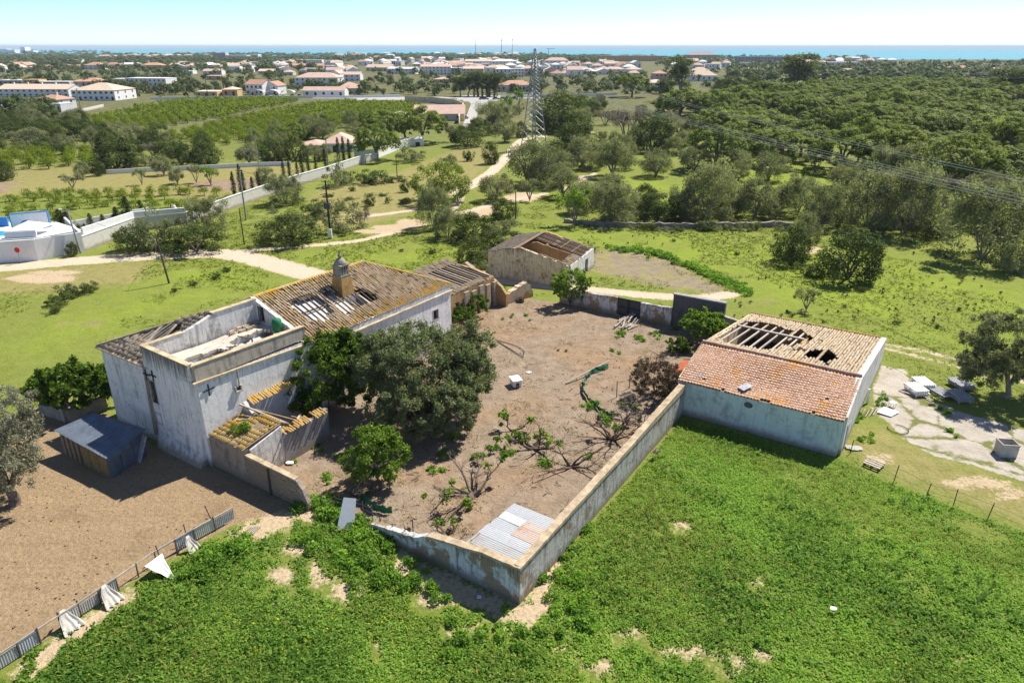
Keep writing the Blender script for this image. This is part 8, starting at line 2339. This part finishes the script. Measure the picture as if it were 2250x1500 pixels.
# right
H(1224, 144, 52, 10, 'hip', 'town_white', 'roof_pink', 'white house with pink hip roof behind the pylon top', 18, 0, 6, st=2, nwin=6)
H(1214, 167, 30, 10, 'hip', 'town_white', 'town_white', 'white house with grey front right beside the pylon', 12, 0, 4, st=2, nwin=4)
H(1255, 167, 46, 6, 'hip', 'town_pink', 'roof_pink', 'low pink house with cross roofs right of the pylon', 14, 0, 6, nwin=5)
H(1286, 162, 32, 8, 'hip', 'town_cream', 'roof_tan', 'tan roofed house right of the low pink one', 14, 0, 5, nwin=3)
H(1314, 154, 26, 9, 'hip', 'town_white', 'roof_pink', 'white house with pink pyramid roof in the right town', 16, 0, 5, st=2, nwin=3)
H(1352, 150, 38, 8, 'hip', 'town_white', 'roof_pink', 'white house with broad pink roof in the right town', 16, 0, 6, st=2, nwin=5)
H(1350, 162, 46, 9, 'hip', 'town_white', 'roof_pink', 'white villa in front of the broad pink roof', 14, 0, 5, st=2, nwin=5)
H(1328, 160, 24, 9, 'hip', 'town_cream', 'roof_pink', 'small house left of the white villa in the right town', 12, 0, 4, nwin=3)
H(1390, 135, 152, 11, 'flat', 'town_ochre', 'town_ochre', 'very long orange apartment building near the coast', 20, 0, None, st=3, nwin=26, cat='apartment block')
H(1452, 180, 28, 17, 'hip', 'town_pink', 'roof_red', 'orange pink house left of the tall dark tree', 12, 0.1, 6, st=2, nwin=3)
H(1446, 200, 46, 17, 'hip', 'town_white', 'roof_tan', 'white villa low behind the dark pine in the right middle', 13, 0.15, 6, st=2, nwin=4)
H(1508, 143, 54, 8, 'gable', 'town_white', 'roof_pink', 'white and pink row right of the orange apartments', 18, 0, 5, st=2, nwin=6)
H(1540, 164, 36, 8, 'hip', 'town_white', 'roof_tan', 'upper part of the white villa with tan pyramid roof', 12, 0, 7, nwin=3)
H(1546, 179, 58, 12, 'hip', 'town_white', 'roof_tan', 'white villa with wide tan roof before the pine wood', 13, 0, 10, nwin=5)
H(1542, 133, 66, 11, 'hip', 'town_grey', 'town_grey', 'grey dome-like hotel near the coast on the right', 30, 0, 8, st=3, nwin=9, cat='hotel')
H(1684, 142, 126, 16, 'flat', 'town_grey', 'town_grey', 'long grey hotel block near the coast on the right', 22, 0, None, st=5, nwin=18, cat='hotel')
H(1790, 146, 70, 8, 'hip', 'town_cream', 'roof_pink', 'pinkish resort building right of the long grey hotel', 26, 0, 5, st=2, nwin=8)
H(1850, 147, 80, 9, 'flat', 'town_white', 'town_white', 'long white resort building by the sea on the right', 24, 0, None, st=3, nwin=10)
H(1657, 162, 34, 8, 'hip', 'town_white', 'roof_tan', 'white house below the grey hotel, left one', 16, 0, 6, nwin=4)
H(1686, 164, 32, 7, 'hip', 'town_white', 'roof_tan', 'white house with tan roof below the grey hotel, right one', 16, 0, 6, nwin=4)
H(1862, 164, 22, 8, 'gable', 'town_white', 'roof_pink', 'small white gabled house peeping out of the pine wood', 12, 0, 4, nwin=2)
H(2115, 156, 46, 6, 'hip', 'town_cream', 'roof_red', 'red roofed house on the wood skyline at the right', 18, 0, 5, nwin=4)
H(2208, 160, 40, 6, 'gable', 'town_cream', 'roof_tan', 'pale house on the wood skyline at the right edge', 18, 0, 4, nwin=4)
# carports with cars by the villa
for i, (px, mt) in enumerate(((566, 'zinc_dull'), (598, 'town_white'), (632, 'zinc'), (664, 'town_white'))):
    p = G(px, 213); wd = px2m(29, p); t = thing('carport', 'arched carport in the row beside the villa behind the orchard, %s from the left' % ('first', 'second', 'third', 'fourth')[i], 'carport', (p[0], p[1], 0), 0, 'arched carports')
    k = 10; vs = []; fs = []
    for j in (0, 1):
        for q_ in range(k+1): th = math.pi*q_/k; vs.append((-wd/2*math.cos(th), j*5.0, 2.3+1.6*math.sin(th)))
    for q_ in range(k): fs.append((q_, q_+1, k+2+q_, k+1+q_))
    m = MB(); m.add(vs, fs); m.build('roof', M[mt], t)
    for x in (-wd/2, wd/2):
        m = MB(); m.bar((x, 0.1, -0.2), (x, 0.1, 2.3), 0.15); m.build('post', M['galvanised'], t)
def car(p, rot, label, group):
    t = thing('parked_car', label, 'car', (p[0], p[1], 0), rot, group)
    m = MB(); m.hexa([(-2.1, -.85, .3), (2.1, -.85, .3), (2.1, .85, .3), (-2.1, .85, .3), (-2.1, -.85, .85), (2.1, -.85, .8), (2.1, .85, .8), (-2.1, .85, .85)]); m.build('body', M['car_paint'], t)
    m = MB(); m.hexa([(-1.7, -.78, .85), (1.0, -.78, .82), (1.0, .78, .82), (-1.7, .78, .85), (-1.2, -.65, 1.4), (0.3, -.65, 1.4), (0.3, .65, 1.4), (-1.2, .65, 1.4)]); m.build('cabin', M['window_dark'], t)
    for sx in (-1.3, 1.3):
        for sy in (-.86, .72):
            m = MB(); m.tube([(sx, sy, .32), (sx, sy+.14, .32)], .32, 10); m.build('wheel', M['rubber'], t)
for i, px in enumerate((584, 606, 640, 656, 676)):
    car(G(px, 213) + (0, 2.2, 0), 1.57 + R.uniform(-.1, .1), 'car parked under the arched carports', 'cars under the carports')
car(G(1021, 262), 1.2, 'car standing by the wall where the road bends', None)
for i in range(5):
    x = (1186-100, 1110, 1125, 1150, 1080)[i]
    car(G(x - 20, 219), R.uniform(-.2, .2), 'small parked car at the far road junction', 'cars at the far junction')
# trees of the road junction
for i, (x, w_, h_) in enumerate(((1030, 46, 46), (1050, 50, 52), (1072, 46, 48), (1092, 40, 48), (1012, 40, 40))):
    tree_at('eucalypt', x, 212, w_, 'tall loose tree in the group at the road junction', h_, 'trees of the road junction')
for i, x in enumerate((1042, 1050, 1060, 1070, 1076, 1086)):
    tree_at('cypress', x, 213, 8, 'clipped dark cypress below the junction trees', 24, 'cypresses of the road junction', parts=False)
# many small houses of the far town that cannot be told apart
R.seed(77)
walls_ = ['town_white']*8 + ['town_cream']*2 + ['town_pink']; roofs_ = ['roof_red', 'roof_pink', 'roof_tan', 'roof_tan', 'town_white', 'town_white']
zones = [((380, 560), (146, 160), 18, 'left half'), ((800, 1010), (132, 146), 24, 'centre'), ((960, 1180), (136, 162), 48, 'centre'), ((1180, 1400), (138, 170), 40, 'right'), ((600, 800), (144, 170), 26, 'left middle'), ((230, 480), (124, 131), 34, 'left coast'), ((740, 900), (121, 128), 18, 'middle coast'), ((960, 1150), (117, 126), 34, 'middle coast'), ((1480, 1640), (136, 158), 16, 'right'), ((1740, 1960), (132, 145), 24, 'right coast'), ((0, 130), (150, 160), 8, 'far left'), ((0, 60), (110, 116), 8, 'headland')]
for (xa, xb), (ya, yb), n, where in zones:
    for _ in range(n):
        x, y = R.uniform(xa, xb), R.uniform(ya, yb); p = G(x, y)
        wd = R.uniform(9, 17); h = R.choice((3.4, 6, 6.5, 6.5)); rf = R.choice(('hip', 'hip', 'gable', 'flat', 'gableend')); rm = R.choice(roofs_)
        if rf == 'flat': rm = 'town_white'
        house_at(p, wd*(1.6 if y < 132 else 1), R.uniform(8, 13), h, rf, wl_ := R.choice(walls_), rm, 'small %s house with %s %s roof in the %s of the distant town' % (wl_.split('_')[1], dict(roof_red='reddish', roof_pink='pink', roof_tan='tan', town_white='white')[rm], dict(hip='hipped', gable='gabled', flat='flat', gableend='gabled')[rf], where), R.uniform(-.5, .5), 1, 2 if y > 138 else 0, group='small houses of the distant town', detail=y > 138)
# white hotels on the headland, far left
for i, (x, w_, h_) in enumerate(((8, 16, 8), (24, 18, 7), (52, 10, 12), (62, 24, 5))):
    H(x, 117, w_, h_, 'flat', 'town_white', 'town_white', ['white hotel at the very left of the far headland', 'white hotel second from left on the far headland', 'white tower hotel on the far headland', 'low white building at the right end of the far headland'][i], 40, 0, None, cat='hotel')
# ---- trees among the town: the nearest ones apart, the far woods as mass
far_me = []
for i in range(4):
    R.seed(500+i); c = dome_pts(9, 0.72, 0.55, 0.6, -0.4, 0.3); rad = np.array([R.uniform(.3, .5) for _ in c]); v, f, t = leaves(c, rad, 22, 0.15, 0.3, 0.7, 0.95, 0.55, 0.7)
    far_me.append((v, f, t))
R.seed(91)
FAR_OBJ = [mesh_from('far_tree', v, f, [M['leaf_far']], tint=t) for v, f, t in far_me]
tz = [((0, 420), (158, 188), 130), ((380, 700), (150, 205), 100), ((700, 1010), (150, 212), 100), ((1000, 1200), (165, 208), 50), ((1170, 1480), (150, 208), 110), ((600, 1480), (134, 150), 50), ((1480, 1700), (150, 205), 60), ((0, 600), (134, 158), 160), ((200, 420), (188, 215), 50), ((0, 130), (240, 262), 30)]
cand = []
for (xa, xb), (ya, yb), n in tz:
    for _ in range(n):
        cand.append(G(R.uniform(xa, xb), R.uniform(ya, yb)))
cand.sort(key=lambda p: p[1])
mass = []
for i, p in enumerate(cand):
    w_ = R.uniform(5, 11); h_ = w_*R.uniform(0.55, 0.9)
    if i < 290:
        o = obj('town_tree', FAR_OBJ[R.randrange(4)], None, (p[0], p[1], 0), R.uniform(0, 6.28)); o.scale = (w_/2, w_/2, h_/1.5)
        tag(o, 'round green tree among the gardens and fields of the town', 'tree', 'trees among the town')
    else: mass.append((p[0], p[1], w_, h_))
for xs_, (ya, yb), n in (((-100, 420), (121, 136), 500), ((380, 780), (119, 135), 500), ((780, 1200), (120, 134), 380), ((1150, 1330), (124, 138), 200), ((1450, 1760), (133, 145), 200), ((1600, 2400), (140, 178), 520), ((-100, 240), (112, 120), 160), ((900, 1900), (125, 134), 260), ((-100, 700), (135, 160), 260)):
    for _ in range(n):
        p = G(R.uniform(*xs_), R.uniform(ya, yb)); w_ = R.uniform(9, 17)*(1.5 if p[1] > 1300 else 1); mass.append((p[0], p[1], w_, R.uniform(6, 10)))
parts_ = []
for x, y, w_, h_ in mass:
    v, f, t = far_me[R.randrange(4)]; th = R.uniform(0, 6.28)
    k = len(f)//2 if y < 700 else len(f)//4
    sel = (np.arange(k)*(len(f)//k))[:, None]*4 + np.arange(4); q4 = v[sel]; qc = q4.mean(1, keepdims=True); q4 = qc + (q4-qc)*(1.35 if y < 700 else 1.8)
    vv = q4.reshape(-1, 3)*np.array([w_/2, w_/2, h_/1.5]); parts_.append((np.stack([vv[:, 0]*math.cos(th)-vv[:, 1]*math.sin(th)+x, vv[:, 0]*math.sin(th)+vv[:, 1]*math.cos(th)+y, vv[:, 2]], 1), f[:k], t[sel].ravel()))
v, f, t = merge(parts_)
tag(obj('far_woods', mesh_from('far_woods', v, f, [M['leaf_far']], tint=t)), kind='stuff')


# ---- the thin sea haze over everything
hz_ = MB(); hz_.box(-95000, 95000, -600, 95000, -6, 70)
hm = bpy.data.materials.new('haze'); hm.use_nodes = True; hn = hm.node_tree
for nd in list(hn.nodes):
    if nd.type == 'BSDF_PRINCIPLED': hn.nodes.remove(nd)
pv = hn.nodes.new('ShaderNodeVolumePrincipled'); pv.inputs['Color'].default_value = (0.80, 0.88, 1.0, 1); pv.inputs['Density'].default_value = 0.00007
hn.links.new(pv.outputs[0], hn.nodes['Material Output'].inputs['Volume'])
tag(hz_.build('haze', hm), kind='stuff')
